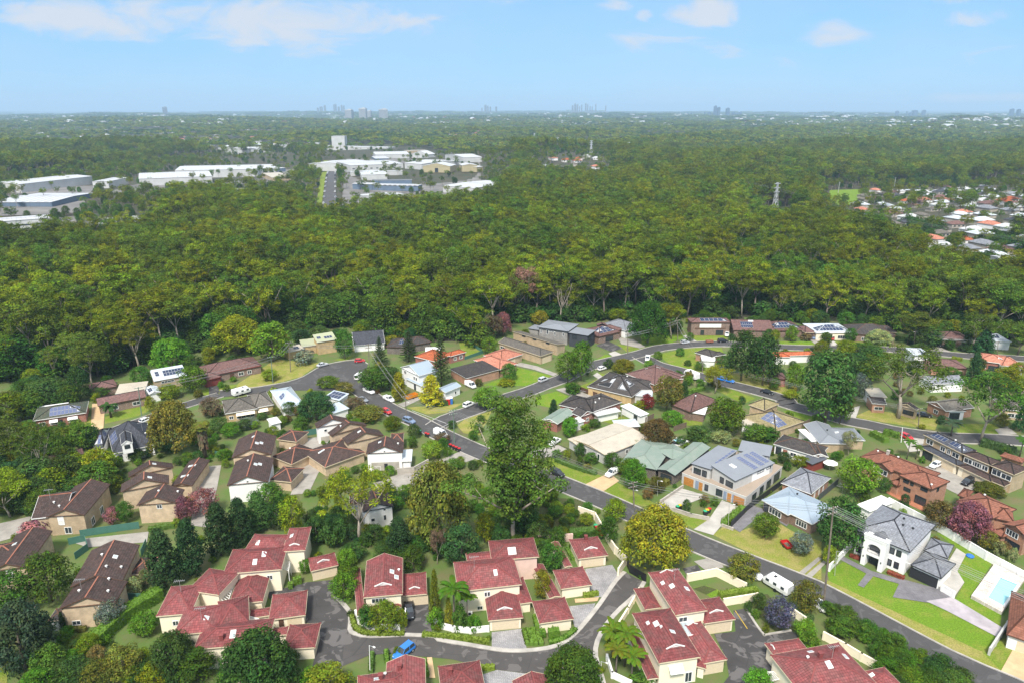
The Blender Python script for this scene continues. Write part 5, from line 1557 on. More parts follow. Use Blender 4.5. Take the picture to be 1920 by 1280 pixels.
# ------------------------------------------------------------------ roads, drives, lawns
def asphalt(name,col,patchy=.5,tar=(.03,.03,.032)):
 m,t,b = newmat(name)
 b.inputs['Roughness'].default_value = .9
 mx,n,c = vary(t,b,col,0,.22,9.0,tuple(q * (1 - .35 * patchy) for q in col),lo=.38,hi=.66)
 n2 = N(t,'ShaderNodeTexNoise',i_Scale=.33,i_Detail=2.0,i_Distortion=1.2); L(t,c.outputs['Object'],n2.inputs['Vector'])
 r2 = N(t,'ShaderNodeMapRange',i_1=.61 - .07 * patchy,i_2=.635 - .07 * patchy,i_4=patchy * .7); L(t,n2.outputs[0],r2.inputs[0])
 m2 = N(t,'ShaderNodeMix',data_type='RGBA'); L(t,r2.outputs[0],m2.inputs[0]); L(t,mx.outputs[2],m2.inputs[6])
 m2.inputs[7].default_value = rgb(*[min(.5,q * 2.4) for q in col])
 n3 = N(t,'ShaderNodeTexVoronoi',i_Scale=.14,feature='DISTANCE_TO_EDGE'); L(t,c.outputs['Object'],n3.inputs['Vector'])
 r3 = N(t,'ShaderNodeMapRange',i_1=0.0,i_2=.012,i_3=patchy * .8,i_4=0.0); L(t,n3.outputs[0],r3.inputs[0])
 m3 = N(t,'ShaderNodeMix',data_type='RGBA'); L(t,r3.outputs[0],m3.inputs[0]); L(t,m2.outputs[2],m3.inputs[6]); m3.inputs[7].default_value = rgb(*tar)
 L(t,m3.outputs[2],b.inputs['Base Color'])
asphalt('asphalt',(.066,.063,.063),.35)
asphalt('asphalt_old',(.058,.054,.053),1.0)
asphalt('asphalt_lane',(.074,.068,.065),.6)
def grass(name,a,c2,dry=.5,scale=.30):
 m,t,b = newmat(name)
 b.inputs['Roughness'].default_value = .95
 b.inputs['Specular IOR Level'].default_value = .1
 mx,n,c = vary(t,b,a,0,scale,9.0,c2,lo=.60 - .3 * dry,hi=.78 - .1 * dry)
 n2 = N(t,'ShaderNodeTexNoise',i_Scale=3.5,i_Detail=6.0,i_Roughness=.75); L(t,c.outputs['Object'],n2.inputs['Vector'])
 r2 = N(t,'ShaderNodeMapRange',i_1=.3,i_2=.7,i_3=.5,i_4=1.35); L(t,n2.outputs[0],r2.inputs[0])
 vm = N(t,'ShaderNodeVectorMath',operation='SCALE'); L(t,mx.outputs[2],vm.inputs[0]); L(t,r2.outputs[0],vm.inputs['Scale'])
 L(t,vm.outputs[0],b.inputs['Base Color'])
 bp = N(t,'ShaderNodeBump',i_Strength=.7,i_Distance=.08); L(t,n2.outputs[0],bp.inputs['Height']); L(t,bp.outputs[0],b.inputs['Normal'])
grass('grass',(.150,.215,.026),(.26,.235,.07),.45)
grass('grass_lush',(.130,.225,.020),(.22,.24,.045),.40)
grass('grass_dry',(.215,.235,.045),(.34,.27,.11),.6)
grass('garden_bed',(.075,.080,.035),(.07,.10,.025),.6,.8)
def pavers(name,c1,c2,mortar,w=.5,h=.25):
 m,t,b = newmat(name)
 b.inputs['Roughness'].default_value = .85
 c = N(t,'ShaderNodeTexCoord'); mpp = N(t,'ShaderNodeMapping'); mpp.inputs['Rotation'].default_value = (0,0,.7); L(t,c.outputs['Object'],mpp.inputs[0])
 br = N(t,'ShaderNodeTexBrick',i_Scale=1.0); L(t,mpp.outputs[0],br.inputs['Vector'])
 br.inputs['Color1'].default_value = rgb(*c1); br.inputs['Color2'].default_value = rgb(*c2); br.inputs['Mortar'].default_value = rgb(*mortar)
 br.inputs['Brick Width'].default_value = w; br.inputs['Row Height'].default_value = h; br.inputs['Mortar Size'].default_value = .03
 n = N(t,'ShaderNodeTexNoise',i_Scale=.4,i_Detail=7.0); L(t,c.outputs['Object'],n.inputs['Vector'])
 mr = N(t,'ShaderNodeMapRange',i_1=.3,i_2=.7,i_3=.75,i_4=1.15); L(t,n.outputs[0],mr.inputs[0])
 vm = N(t,'ShaderNodeVectorMath',operation='SCALE'); L(t,br.outputs[0],vm.inputs[0]); L(t,mr.outputs[0],vm.inputs['Scale']); L(t,vm.outputs[0],b.inputs['Base Color'])
pavers('pavers_grey',(.36,.35,.35),(.27,.26,.27),(.17,.16,.16))
pavers('pavers_dark',(.17,.16,.17),(.12,.115,.125),(.20,.19,.20))
pavers('pavers_stone',(.62,.56,.50),(.50,.42,.37),(.66,.62,.58),.7,.5)
pavers('pavers_terra',(.46,.17,.08),(.38,.14,.07),(.30,.14,.09))
plain('tan_drive',(.56,.40,.23),.85,.2,.5)
plain('kerb_stone',(.46,.43,.39),.9,.3,.5)
plain('lavender_path',(.44,.40,.42),.9,.25,.5)
plain('road_paint',(.70,.70,.68),.7,.3,1.5)
plain('road_yellow',(.55,.38,.05),.7,.3,1.5)
SURF = []
NLAWN,NLAWN2 = 0,[0]
def sheet(name,mat,pts,level=1,f='O',soft=True):
 """a flat sheet of ground; pts read off the photograph"""
 global NLAWN
 if name in ('lawn','verge','garden_bed','patio'):
  NLAWN += .2; level = 1 + NLAWN + (2 if name in ('garden_bed','patio') else 0)
 else:
  NLAWN2[0] += .15; level += 13 + NLAWN2[0]
 w = [P(*(px(q[0],q[1:]) if isinstance(q[0],str) else px(f,q))) for q in pts]
 mb = MB()
 bmx = bmesh.new()
 vs_ = [bmx.verts.new((p.x,p.y,.004 * level)) for p in w]
 bmx.faces.new(vs_)
 bmesh.ops.triangulate(bmx,faces=bmx.faces[:])
 for fc in bmx.faces:
  if fc.normal.z < 0: fc.normal_flip()
 me = bpy.data.meshes.new(name)
 bmx.to_mesh(me); bmx.free()
 me.materials.append(MATS[mat])
 o = struct(link(name,me))
 SURF.append((name,[(p.x,p.y) for p in w]))
 return o
def curve(pts,step=4.0):
 """a smooth line through world points"""
 out = []
 n = len(pts)
 for i in range(n - 1):
  p0,p1,p2,p3 = pts[max(0,i - 1)],pts[i],pts[i + 1],pts[min(n - 1,i + 2)]
  k = max(2,int((p2 - p1).length / step))
  for j in range(k):
   t = j / k
   out.append(0.5 * ((2 * p1) + (p2 - p0) * t + (2 * p0 - 5 * p1 + 4 * p2 - p3) * t * t + (3 * p1 - p0 - 3 * p2 + p3) * t ** 3))
 out.append(pts[-1])
 return out
def offs(line,d):
 r = []
 for i,p in enumerate(line):
  t = (line[min(i + 1,len(line) - 1)] - line[max(0,i - 1)]).normalized()
  r.append(p + Vector((-t.y,t.x,0)) * d)
 return r
def ribbon(name,line,d0,d1,z,mat,h=0.0):
 a,b_ = offs(line,d0),offs(line,d1)
 mb = MB()
 for i in range(len(line) - 1):
  q = [Vector((p.x,p.y,z)) for p in (a[i],a[i + 1],b_[i + 1],b_[i])]
  if h:
   mb.hull(q,[p + UPv * h for p in q],caps=True)
  else:
   mb.poly(q)
 return struct(mb.build(name,mat))
def road(pts,w,mat='asphalt',level=6,kerbs=(1,1),f='O'):
 line = curve([P(*(px(q[0],q[1:]) if isinstance(q[0],str) else px(f,q))) for q in pts])
 level += 22
 ribbon('road',line,-w / 2,w / 2,.004 * level,mat)
 for s,k in zip((-1,1),kerbs):
  if k:
   ribbon('kerb',line,s * (w / 2 + .05),s * (w / 2 + .32),0,'kerb_stone',.24)
 SURF.append(('road',[(p.x,p.y) for p in offs(line,-w / 2) + list(reversed(offs(line,w / 2)))]))
 return line
 # lawns and verges first, then roads and drives a few millimetres above
sheet('lawn','grass_lush',[(215,650),(330,570),(455,640),(640,690),(700,760),(930,830),(1200,1000),(1145,1112),(1090,1095),(560,850),(245,745)],2,'E')
sheet('lawn','grass_lush',[(840,420),(900,440),(1040,530),(1160,592),(1040,780),(1212,885),(1205,965),(930,835),(1000,705),(960,640),(1010,545)],2,'E')
sheet('verge','grass_dry',[(215,690),(560,850),(1090,1095),(1290,1080),(1210,1215),(890,1090),(540,900),(190,720)],2,'E')
sheet('lawn','grass',[(1100,1100),(1270,1000),(1290,1085),(1210,1210)],3,'E')
sheet('lawn','grass_dry',[(535,430),(610,375),(690,412),(880,345),(1000,415),(1158,470),(1158,690),(1020,650),(800,560)],2,'D')
sheet('lawn','grass',[(262,325),(330,285),(515,345),(490,395),(432,398)],2,'D')
sheet('lawn','grass',[(700,-10),(1050,110),(1300,250),(1330,290),(1120,240),(640,40)],2,'C')
sheet('lawn','grass',[(528,305),(690,295),(705,380),(560,425)],2,'H')
sheet('lawn','grass_lush',[(925,480),(1190,540),(1000,612),(690,610),(830,560)],2,'H')
sheet('lawn','grass_dry',[(160,765),(560,735),(440,800),(300,812)],2,'H')
sheet('lawn','grass_dry',[(515,890),(580,840),(760,790),(680,960),(560,945)],2,'H')
sheet('lawn','grass_lush',[(1070,690),(1220,650),(1300,685),(1190,770),(1080,745)],2,'H')
sheet('lawn','grass_dry',[(320,600),(590,425),(905,455),(770,548),(560,605),(300,655)],2,'G')
sheet('lawn','grass',[(1000,430),(1150,395),(1090,440)],2,'G')
sheet('lawn','grass',[(190,620),(330,600),(240,660),(90,690),(60,640)],2,'G')
sheet('lawn','grass',[(715,395),(940,345),(1180,345),(1240,560),(1040,520),(830,470)],2,'I')
sheet('lawn','grass_lush',[(265,445),(360,390),(425,412),(290,455)],2,'I')
sheet('lawn','grass',[(440,320),(640,345),(510,375)],2,'I')
sheet('lawn','grass_lush',[(600,255),(950,255),(800,325),(620,320)],2,'I')
sheet('lawn','grass',[(960,260),(1230,255),(1190,305),(980,300)],2,'I')
sheet('lawn','grass',[(160,620),(330,555),(300,520),(420,540),(250,640)],2,'I')
sheet('lawn','grass',[(880,850),(1045,840),(1040,895),(910,890)],2,'I')
sheet('lawn','grass_dry',[(1200,520),(1460,520),(1650,600),(1640,690),(1300,590)],2,'I')
sheet('lawn','grass',[(1130,640),(1200,620),(1420,700),(1330,740)],2,'I')
sheet('lawn','grass',[(330,860),(470,825),(540,850),(400,880)],2,'I')
sheet('lawn','grass_lush',[(80,300),(350,302),(350,332),(80,328)],2,'J')
sheet('lawn','grass',[(470,300),(720,302),(760,338),(480,338)],2,'J')
sheet('lawn','grass',[(120,365),(600,362),(640,385),(120,385)],2,'J')
sheet('lawn','grass_lush',[(105,795),(160,780),(360,845),(290,872)],2,'J')
sheet('lawn','grass_dry',[(610,830),(720,780),(1210,850),(1180,925),(690,850)],2,'J')
sheet('lawn','grass',[(1330,880),(1600,880),(1700,955),(1340,950)],2,'J')
sheet('lawn','grass_dry',[(380,950),(640,825),(650,940),(420,985)],2,'F')
sheet('lawn','grass',[(740,830),(990,745),(1080,780),(960,830),(740,880)],2,'F')
sheet('lawn','grass',[(340,1005),(560,980),(500,1095),(380,1095)],2,'A')
sheet('lawn','grass_lush',[(425,735),(500,722),(605,760),(530,792)],2,'D')
sheet('lawn','grass',[(-60,1130),(60,1100),(40,1280),(-60,1280)],2,'A')
sheet('garden_bed','garden_bed',[(1220,1020),(1480,1120),(1420,1230),(1180,1120)],3,'H')
sheet('garden_bed','garden_bed',[(520,360),(700,220),(900,230),(960,470),(500,480),(280,520)],2,'C')
sheet('garden_bed','garden_bed',[(720,780),(850,770),(1040,980),(900,990),(800,900)],3,'D')
sheet('garden_bed','garden_bed',[(425,740),(490,722),(560,745),(500,775)],4,'D')
sheet('patio','pavers_terra',[(430,960),(620,1090),(850,1180),(750,1130),(560,1020)],3,'X')
sheet('patio','pavers_terra',[(360,930),(500,1000),(840,1140),(790,1190),(560,1080),(370,980)],4,'X')
S1 = road([(1975,1330),(1890,1290),(1772,1238),(1559,1123),(1488,1090),(1308,1019),(1144,944),(1062,910),(1003,887),(906,850),(869,834),(826,814),(784,791),(728,766),(690,741),(664,720)],6.6)
S2 = road([('H',360,905),('H',450,850),('H',620,790),('H',800,722),('H',1030,650),('H',1130,610),('H',1260,565),('I',190,500),('I',330,455),('I',500,415),('I',620,385),('I',740,350),('I',960,326),('I',1170,320),('I',1400,330),
 ('J',130,345),('J',400,352),('J',650,352),('J',900,362),('J',1100,378),('J',1400,405),('J',1600,412),('J',1900,432)],6.4,level=9)
S3 = road([('I',600,405),('I',665,440),('I',730,470),('I',850,500),('I',1000,540),('I',1130,575),('I',1250,608),('I',1400,645),('I',1630,712),('J',130,745),('J',330,800),('J',560,862),('J',700,888),('J',900,932),('J',1100,962),('J',1300,982),('J',1620,992),('J',1900,1010)],6.4,level=12)
sheet('road','asphalt',[(540,612),(680,587),(790,550),(880,495),(960,464),(1080,440),(1180,434),(1240,462),(1228,520),(1165,578),(1190,640),(1110,660),(1000,650),(880,645),(760,645),(560,655),(420,668),(200,695),(190,650),(430,630)],8,'G')
road([(413,740),(340,762),(262,790),(190,815)],4.6,level=5)
cl = curve([G('G',*q) for q in ((200,648),(430,628),(540,611),(680,586),(790,549),(880,494),(960,463),(1080,439),(1180,433),(1240,461))],3)
ribbon('kerb',cl,0,.3,0,'kerb_stone',.24)
# the lane between the townhouses
LANE_N = [('B',690,790),('B',772,880),('B',770,975),('B',800,1005),('B',900,1022),('B',1090,1013),('B',1260,1022),('C',60,1040),('C',220,1067),('C',380,1095),('C',480,1105),('C',620,1100),('C',760,1072),('C',850,1010),('C',930,920),('C',1000,830),('C',1090,700),('C',1140,650)]
LANE_S = [('C',1235,700),('C',1190,770),('C',1100,850),('C',1020,940),('C',965,1040),('C',955,1130),('C',990,1250),('C',1010,1330)]
sheet('lane','asphalt_lane',LANE_N + LANE_S + [('C',720,1330),('C',700,1270),('C',600,1228),('C',400,1203),('C',300,1185),('C',150,1145),('C',0,1130),('B',1200,1130),('B',1010,1110),('B',890,1122),('B',735,1185)],5)
sheet('lane','asphalt_old',[('B',530,705),('B',715,688),('B',690,790),('B',772,880),('B',755,985),('B',735,1185),('B',700,1300),('B',540,1300),('B',590,1080),('B',585,945),('B',530,935),('B',525,785),('B',320,800),('B',310,765)],6)
for ln in (LANE_N,LANE_S):
 cl = curve([G(*q) for q in ln],2.0)
 ribbon('kerb',cl,-.1,.75,0,'kerb_stone',.22)
sheet('lane','asphalt_old',[(545,1000),(668,985),(655,865),(720,855),(825,1012),(990,985),(1030,1005),(1010,1040),(850,1060),(900,1215),(720,1330),(560,1330),(630,1240),(615,1140)],5,'D')
sheet('lane','asphalt_old',[(365,625),(450,605),(480,650),(395,672)],4,'D')
cl = curve([G('D',*q) for q in ((722,857),(770,935),(825,1008),(850,1008),(990,985))],2)
ribbon('kerb',cl,0,.4,0,'kerb_stone',.24)
pl = [G('D',665,868),G('D',735,972)]
ribbon('bay_line',pl,-.08,.08,.004 * 40,'road_yellow')
# drives
sheet('driveway','pavers_grey',[(372,990),(545,970),(572,1085),(480,1100),(372,1085)],8,'C')
sheet('driveway','pavers_grey',[(905,628),(1060,605),(1095,660),(1010,790),(945,790)],8,'C')
sheet('driveway','pavers_grey',[(815,842),(965,825),(935,900),(855,985),(840,940)],8,'C')
sheet('driveway','asphalt_old',[(1090,840),(1228,828),(1252,1018),(1095,1010)],8,'B')
sheet('driveway','pavers_grey',[(525,672),(715,612),(1165,668),(920,745),(900,800),(540,800)],8,'S')
sheet('path','tan_drive',[(1535,655),(1600,650),(1640,900),(1570,900)],8,'Q')
sheet('path','tan_drive',[(845,800),(985,790),(975,812),(850,822)],9,'C')
sheet('driveway','concrete',[('G',700,1000),('G',895,972),('G',955,1100),('G',930,1185),('B',600,80),('B',545,195),('B',440,205),('B',500,60)],6)
sheet('driveway','concrete',[(700,905),(795,872),(835,858),(868,843),(890,860),(845,876),(800,892),(770,915),(715,925)],6)
sheet('driveway','concrete',[(-30,375),(185,325),(110,440),(-30,480)],6,'A')
sheet('driveway','concrete',[(385,465),(850,415),(840,475),(500,505)],6,'A')
sheet('driveway','concrete',[(1140,45),(1265,35),(1240,170),(1180,390),(1090,380),(1110,190)],6,'A')
sheet('driveway','tan_drive',[(905,145),(1045,78),(1100,125),(1005,188)],7,'C')
sheet('driveway','tan_drive',[(650,742),(692,738),(738,800),(730,910),(640,950)],7,'F')
sheet('driveway','tan_drive',[(1285,1075),(1400,1060),(1400,1300),(1205,1218)],7,'E')
sheet('driveway','concrete_pale',[(350,165),(510,212),(305,290),(262,328),(208,275)],7,'D')
sheet('driveway','concrete_pale',[(590,235),(692,275),(600,365),(540,435),(428,402),(515,345)],7,'D')
sheet('driveway','pavers_dark',[(730,255),(845,290),(692,418),(635,385)],7,'D')
sheet('driveway','pavers_dark',[(860,290),(985,350),(960,385),(845,320)],7,'D')
sheet('driveway','pavers_dark',[(590,790),(640,685),(850,742),(935,795),(905,830),(780,820)],8,'E')
sheet('path','pavers_dark',[(305,555),(470,640),(640,690),(630,715),(480,670),(425,735),(390,722),(440,655),(290,575)],8,'E')
sheet('path','lavender_path',[(780,812),(930,790),(1218,965),(1195,1022),(900,868)],9,'E')
sheet('path','concrete_pale',[(870,650),(955,510),(1010,545),(960,640),(1000,705),(935,800),(850,745)],7,'E')
for q in ([(45,655),(165,560),(185,570),(75,668)],[(85,672),(195,580),(215,590),(115,690)]):
 sheet('driveway','concrete',q,5,'E')
sheet('driveway','concrete',[(905,465),(965,450),(1080,475),(1225,530),(1195,545),(1060,500)],7,'H')
sheet('driveway','concrete',[(95,745),(240,690),(275,700),(140,765)],7,'H')
sheet('path','concrete',[(1210,640),(1300,620),(1480,690),(1420,720)],5,'H')
sheet('driveway','concrete_pale',[(270,540),(300,520),(355,560),(330,580)],5,'I')
sheet('driveway','concrete_pale',[(380,385),(425,370),(490,400),(430,422)],5,'I')
sheet('driveway','asphalt_old',[(290,330),(380,300),(480,350),(400,375)],5,'I')
sheet('driveway','concrete',[(440,270),(560,290),(640,340),(600,350),(470,320)],5,'I')
sheet('driveway','concrete_pale',[(905,262),(935,258),(1010,305),(970,310)],5,'I')
sheet('driveway','concrete',[(290,285),(350,285),(405,335),(345,335)],5,'J')
sheet('driveway','concrete_pale',[(415,290),(455,290),(510,340),(440,342)],5,'J')
sheet('driveway','concrete_pale',[(555,830),(590,770),(650,755),(620,840)],5,'J')
sheet('driveway','concrete_pale',[(950,990),(1110,985),(1170,1060),(1000,1080)],5,'J')
sheet('driveway','concrete',[(1090,1190),(1230,1150),(1500,1300),(1380,1400),(1100,1260)],5,'J')
sheet('driveway','concrete',[(1600,920),(1690,900),(1760,955),(1640,965)],5,'J')
sheet('driveway','concrete',[(1130,340),(1200,335),(1330,390),(1260,395)],5,'J')
sheet('driveway','concrete',[(1030,1080),(1230,1030),(1290,1060),(1180,1110),(1060,1130)],5,'H')
sheet('driveway','asphalt_old',[(120,620),(195,610),(185,690),(120,690)],9,'G')
sheet('driveway','concrete',[('D',430,585),('D',560,555),('D',600,620),('D',500,640)],5)
# road paint at the junction
for q in ((('H',200,790),('H',440,880)),(('H',380,925),('H',460,880))):
 ribbon('lane_line',[G(*q[0]),G(*q[1])],-.07,.07,.004 * 48,'road_paint')
 # ------------------------------------------------------------------ pools
m,t,b = newmat('pool_water')
b.inputs['Base Color'].default_value = (.30,.62,.68,1); b.inputs['Roughness'].default_value = .05
c = N(t,'ShaderNodeTexCoord'); n = N(t,'ShaderNodeTexNoise',i_Scale=1.6,i_Detail=4.0); L(t,c.outputs['Object'],n.inputs['Vector'])
bp = N(t,'ShaderNodeBump',i_Strength=.15,i_Distance=.1); L(t,n.outputs[0],bp.inputs['Height']); L(t,bp.outputs[0],b.inputs['Normal'])
plain('pool_tile',(.45,.70,.74),.4,.1,2)
pool_o = thing('swimming_pool','pale turquoise rectangular pool in a stone paved raised deck','pool',G('E',1190,750))
def slab(pts,f,z0,z1):
 q = [G(f,*p) for p in pts]
 q = [PH(*px(f,p),z1) for p in pts]
 mb = MB(); mb.hull([Vector((p.x,p.y,z0)) for p in q],[Vector((p.x,p.y,z1)) for p in q])
 return mb
deck = [PH(*px('E',p),.7) for p in ((1172,596),(1345,685),(1215,872),(1040,778))]
wat = [PH(*px('E',p),.7) for p in ((1203,672),(1310,716),(1225,842),(1128,790))]
mb = MB()
for i in range(4):
 j = (i + 1) % 4
 mb.poly([deck[i],deck[j],wat[j],wat[i]])
 mb.poly([Vector((deck[i].x,deck[i].y,-.2)),Vector((deck[j].x,deck[j].y,-.2)),deck[j],deck[i]])
mb.build('deck','pavers_stone',pool_o)
mb = MB()
for i in range(4):
 j = (i + 1) % 4
 mb.poly([wat[i],wat[j],wat[j] - UPv * .6,wat[i] - UPv * .6])
mb.build('pool_wall','pool_tile',pool_o)
mb = MB(); mb.poly([p - UPv * .15 for p in wat]); mb.build('water','pool_water',pool_o)
mb = MB()
for i in range(4):
 mb.bar(wat[i] + UPv * .03,wat[(i + 1) % 4] + UPv * .03,.35,.06)
mb.build('coping','render_white',pool_o)
po2 = thing('swimming_pool','small turquoise pool half under a dark cover behind the rust coloured bush','pool',G('I',890,985))
mb = slab([(800,1020),(860,975),(950,1000),(880,1030)],'I',-.2,.35); mb.build('pool_edge','render_white',po2)
mb = MB(); q = [PH(*px('I',p),.362) for p in ((835,995),(862,980),(935,1000),(890,1015))]; mb.poly(q); mb.build('water','pool_water',po2)
mb = MB(); q = [PH(*px('I',p),.362) for p in ((805,1018),(835,996),(889,1016),(870,1026))]; mb.poly(q); mb.build('pool_cover','trim_dark',po2)
# ------------------------------------------------------------------ garden trees, one by one
GR.update(herogreen=(.105,.150,.024),pinkgrey=(.30,.17,.12),golden=(.20,.195,.018),goldolive=(.150,.150,.026),pal=(.26,.28,.12),blossom=(.24,.095,.115))
def TT(f,rows):
 for r_ in rows:
  kind,bx,by,tx,ty,w,col,label = r_[:8]
  T(kind,f,(bx,by),(tx,ty),w,col,label,r_[8] if len(r_) > 8 else 'garden_tree')
TT('C',[
 ('hero',500,480,550,-410,455,'herogreen','tallest eucalypt, rising over the middle of the suburb','eucalyptus_tree'),
 ('golden',1300,610,1270,275,400,'golden','wide golden green street tree above the black lane gate','street_tree'),
 ('round1',200,610,200,370,240,'deep','dark rounded tree behind the palms and red townhouse'),
 ('airy1',60,600,50,390,90,'brown','thin grey-brown dying tree left of the dark rounded tree'),
 ('round0',420,490,415,380,130,'dark','dark shrub-like tree at the foot of the tallest gum'),
 ('round2',330,475,345,300,130,'olive','olive tree left of the tallest gum trunk'),
 ('wild1',560,430,540,150,200,'dark','dark ivy covered tree close behind the tallest gum'),
 ('round0',645,480,640,350,130,'dark','dark bush right of the tallest gum trunk'),
 ('round2',745,490,745,385,110,'mid','small green tree beside the bare garden stake'),
 ('round1',1040,480,1040,320,120,'mid','green tree between the golden street tree and the boundary wall'),
 ('round2',1075,350,1075,225,140,'olive','olive street tree beside the road left of the golden tree','street_tree'),
 ('cone',50,880,45,625,70,'lime','tall slim lime conifer left of the palms'),
 ('cone',128,950,125,780,60,'gold','slim golden conifer between the two palm trunks'),
 ('palm',158,955,150,700,190,'bright','taller feather palm in front of the cream townhouse wall','palm_tree'),
 ('palm1',235,935,235,770,130,'bright','shorter feather palm beside the air conditioner','palm_tree'),
 ('shrub0',60,955,60,840,110,'bright','bright shrub inside the curved wall below the lime conifer','garden_shrub'),
 ('shrub1',190,970,195,830,95,'mid','leafy shrub at the foot of the taller feather palm','garden_shrub'),
 ('shrub2',270,975,270,890,90,'bright','round shrub at the end of the curved wall by the garage','garden_shrub'),
 ('round2',662,795,662,625,115,'gold','yellow-green round tree in the red townhouse courtyard'),
 ('round0',715,625,715,480,155,'mid','dark green tree with pale flowers between the tiled walks'),
 ('golden',830,1350,810,1080,350,'mid','big dense round tree at the bottom of the lane bend'),
 ('palm',1060,1130,1040,950,170,'lime','yellow-green palm nearest the lane in the right palm clump','palm_tree'),
 ('palm',1130,1180,1110,960,180,'lime','yellow-green palm in the middle of the right palm clump','palm_tree'),
 ('palm1',1080,1240,1090,1060,170,'lime','yellow-green palm lowest in the right palm clump','palm_tree'),
 ('palm1',1170,1260,1170,1100,170,'bright','green palm against the red lean-to roof','palm_tree'),
 ('round0',1180,170,1172,0,150,'bright','bright round tree beside the white ute on the tan drive'),
 ('shrub1',1240,1290,1220,1220,160,'mid','leafy shrub below the right palm clump','garden_shrub')])
TT('B',[
 ('golden',1290,470,1270,15,390,'goldolive','broad yellow-olive tree left of the tallest gum','garden_tree'),
 ('airy',838,475,770,40,440,'olive','pale trunked open gum in front of the brown units','eucalyptus_tree'),
 ('column',265,400,280,180,150,'dark','dark upright tree right of the row of columnar conifers'),
 ('round0',375,400,380,240,150,'dark','dark bushy tree below the white gable unit'),
 ('round2',320,290,310,140,200,'mid','spreading green tree against the white gable unit'),
 ('round1',590,480,585,330,150,'dark','dark round tree left of the pale gum trunk'),
 ('round0',695,500,690,330,150,'dark','dark tree touching the pale gum trunk on its left'),
 ('round1',925,490,920,370,140,'dark','dark round tree below the white weatherboard unit'),
 ('column1',1065,550,1060,320,150,'deep','dark upright tree behind the skylight townhouse'),
 ('round2',1140,640,1135,490,150,'mid','green bushy tree right of the skylight townhouse roof'),
 ('round0',460,430,480,200,160,'olive','olive tree behind the large red terrace'),
 ('round2',800,570,800,480,150,'dark','low dark tree behind the flowering street tree'),
 ('round0',760,620,755,515,120,'bright','bright flowering tree behind the garage with white trim'),
 ('round1',780,720,772,570,140,'bright','middle of the three bright flowering trees by the court'),
 ('round2',750,800,755,650,165,'bright','nearest of the three bright flowering trees by the court'),
 ('round0',885,965,880,830,120,'mid','dark green bush behind the hedge corner','garden_shrub'),
 ('round1',985,975,980,810,190,'lime','round lime bush in front of the skylight townhouse','garden_shrub'),
 ('round2',1082,970,1082,850,70,'olive','small olive bush beside the parked dark ute','garden_shrub'),
 ('round0',530,650,530,570,80,'bright','bright bush against the terrace by the short hedges','garden_shrub'),
 ('golden',270,1360,230,1000,460,'dark','broad dark olive tree over the big red terrace at the bottom'),
 ('round1',660,1360,680,1185,300,'lime','pale lime feathery tree at the bottom of the asphalt court')])
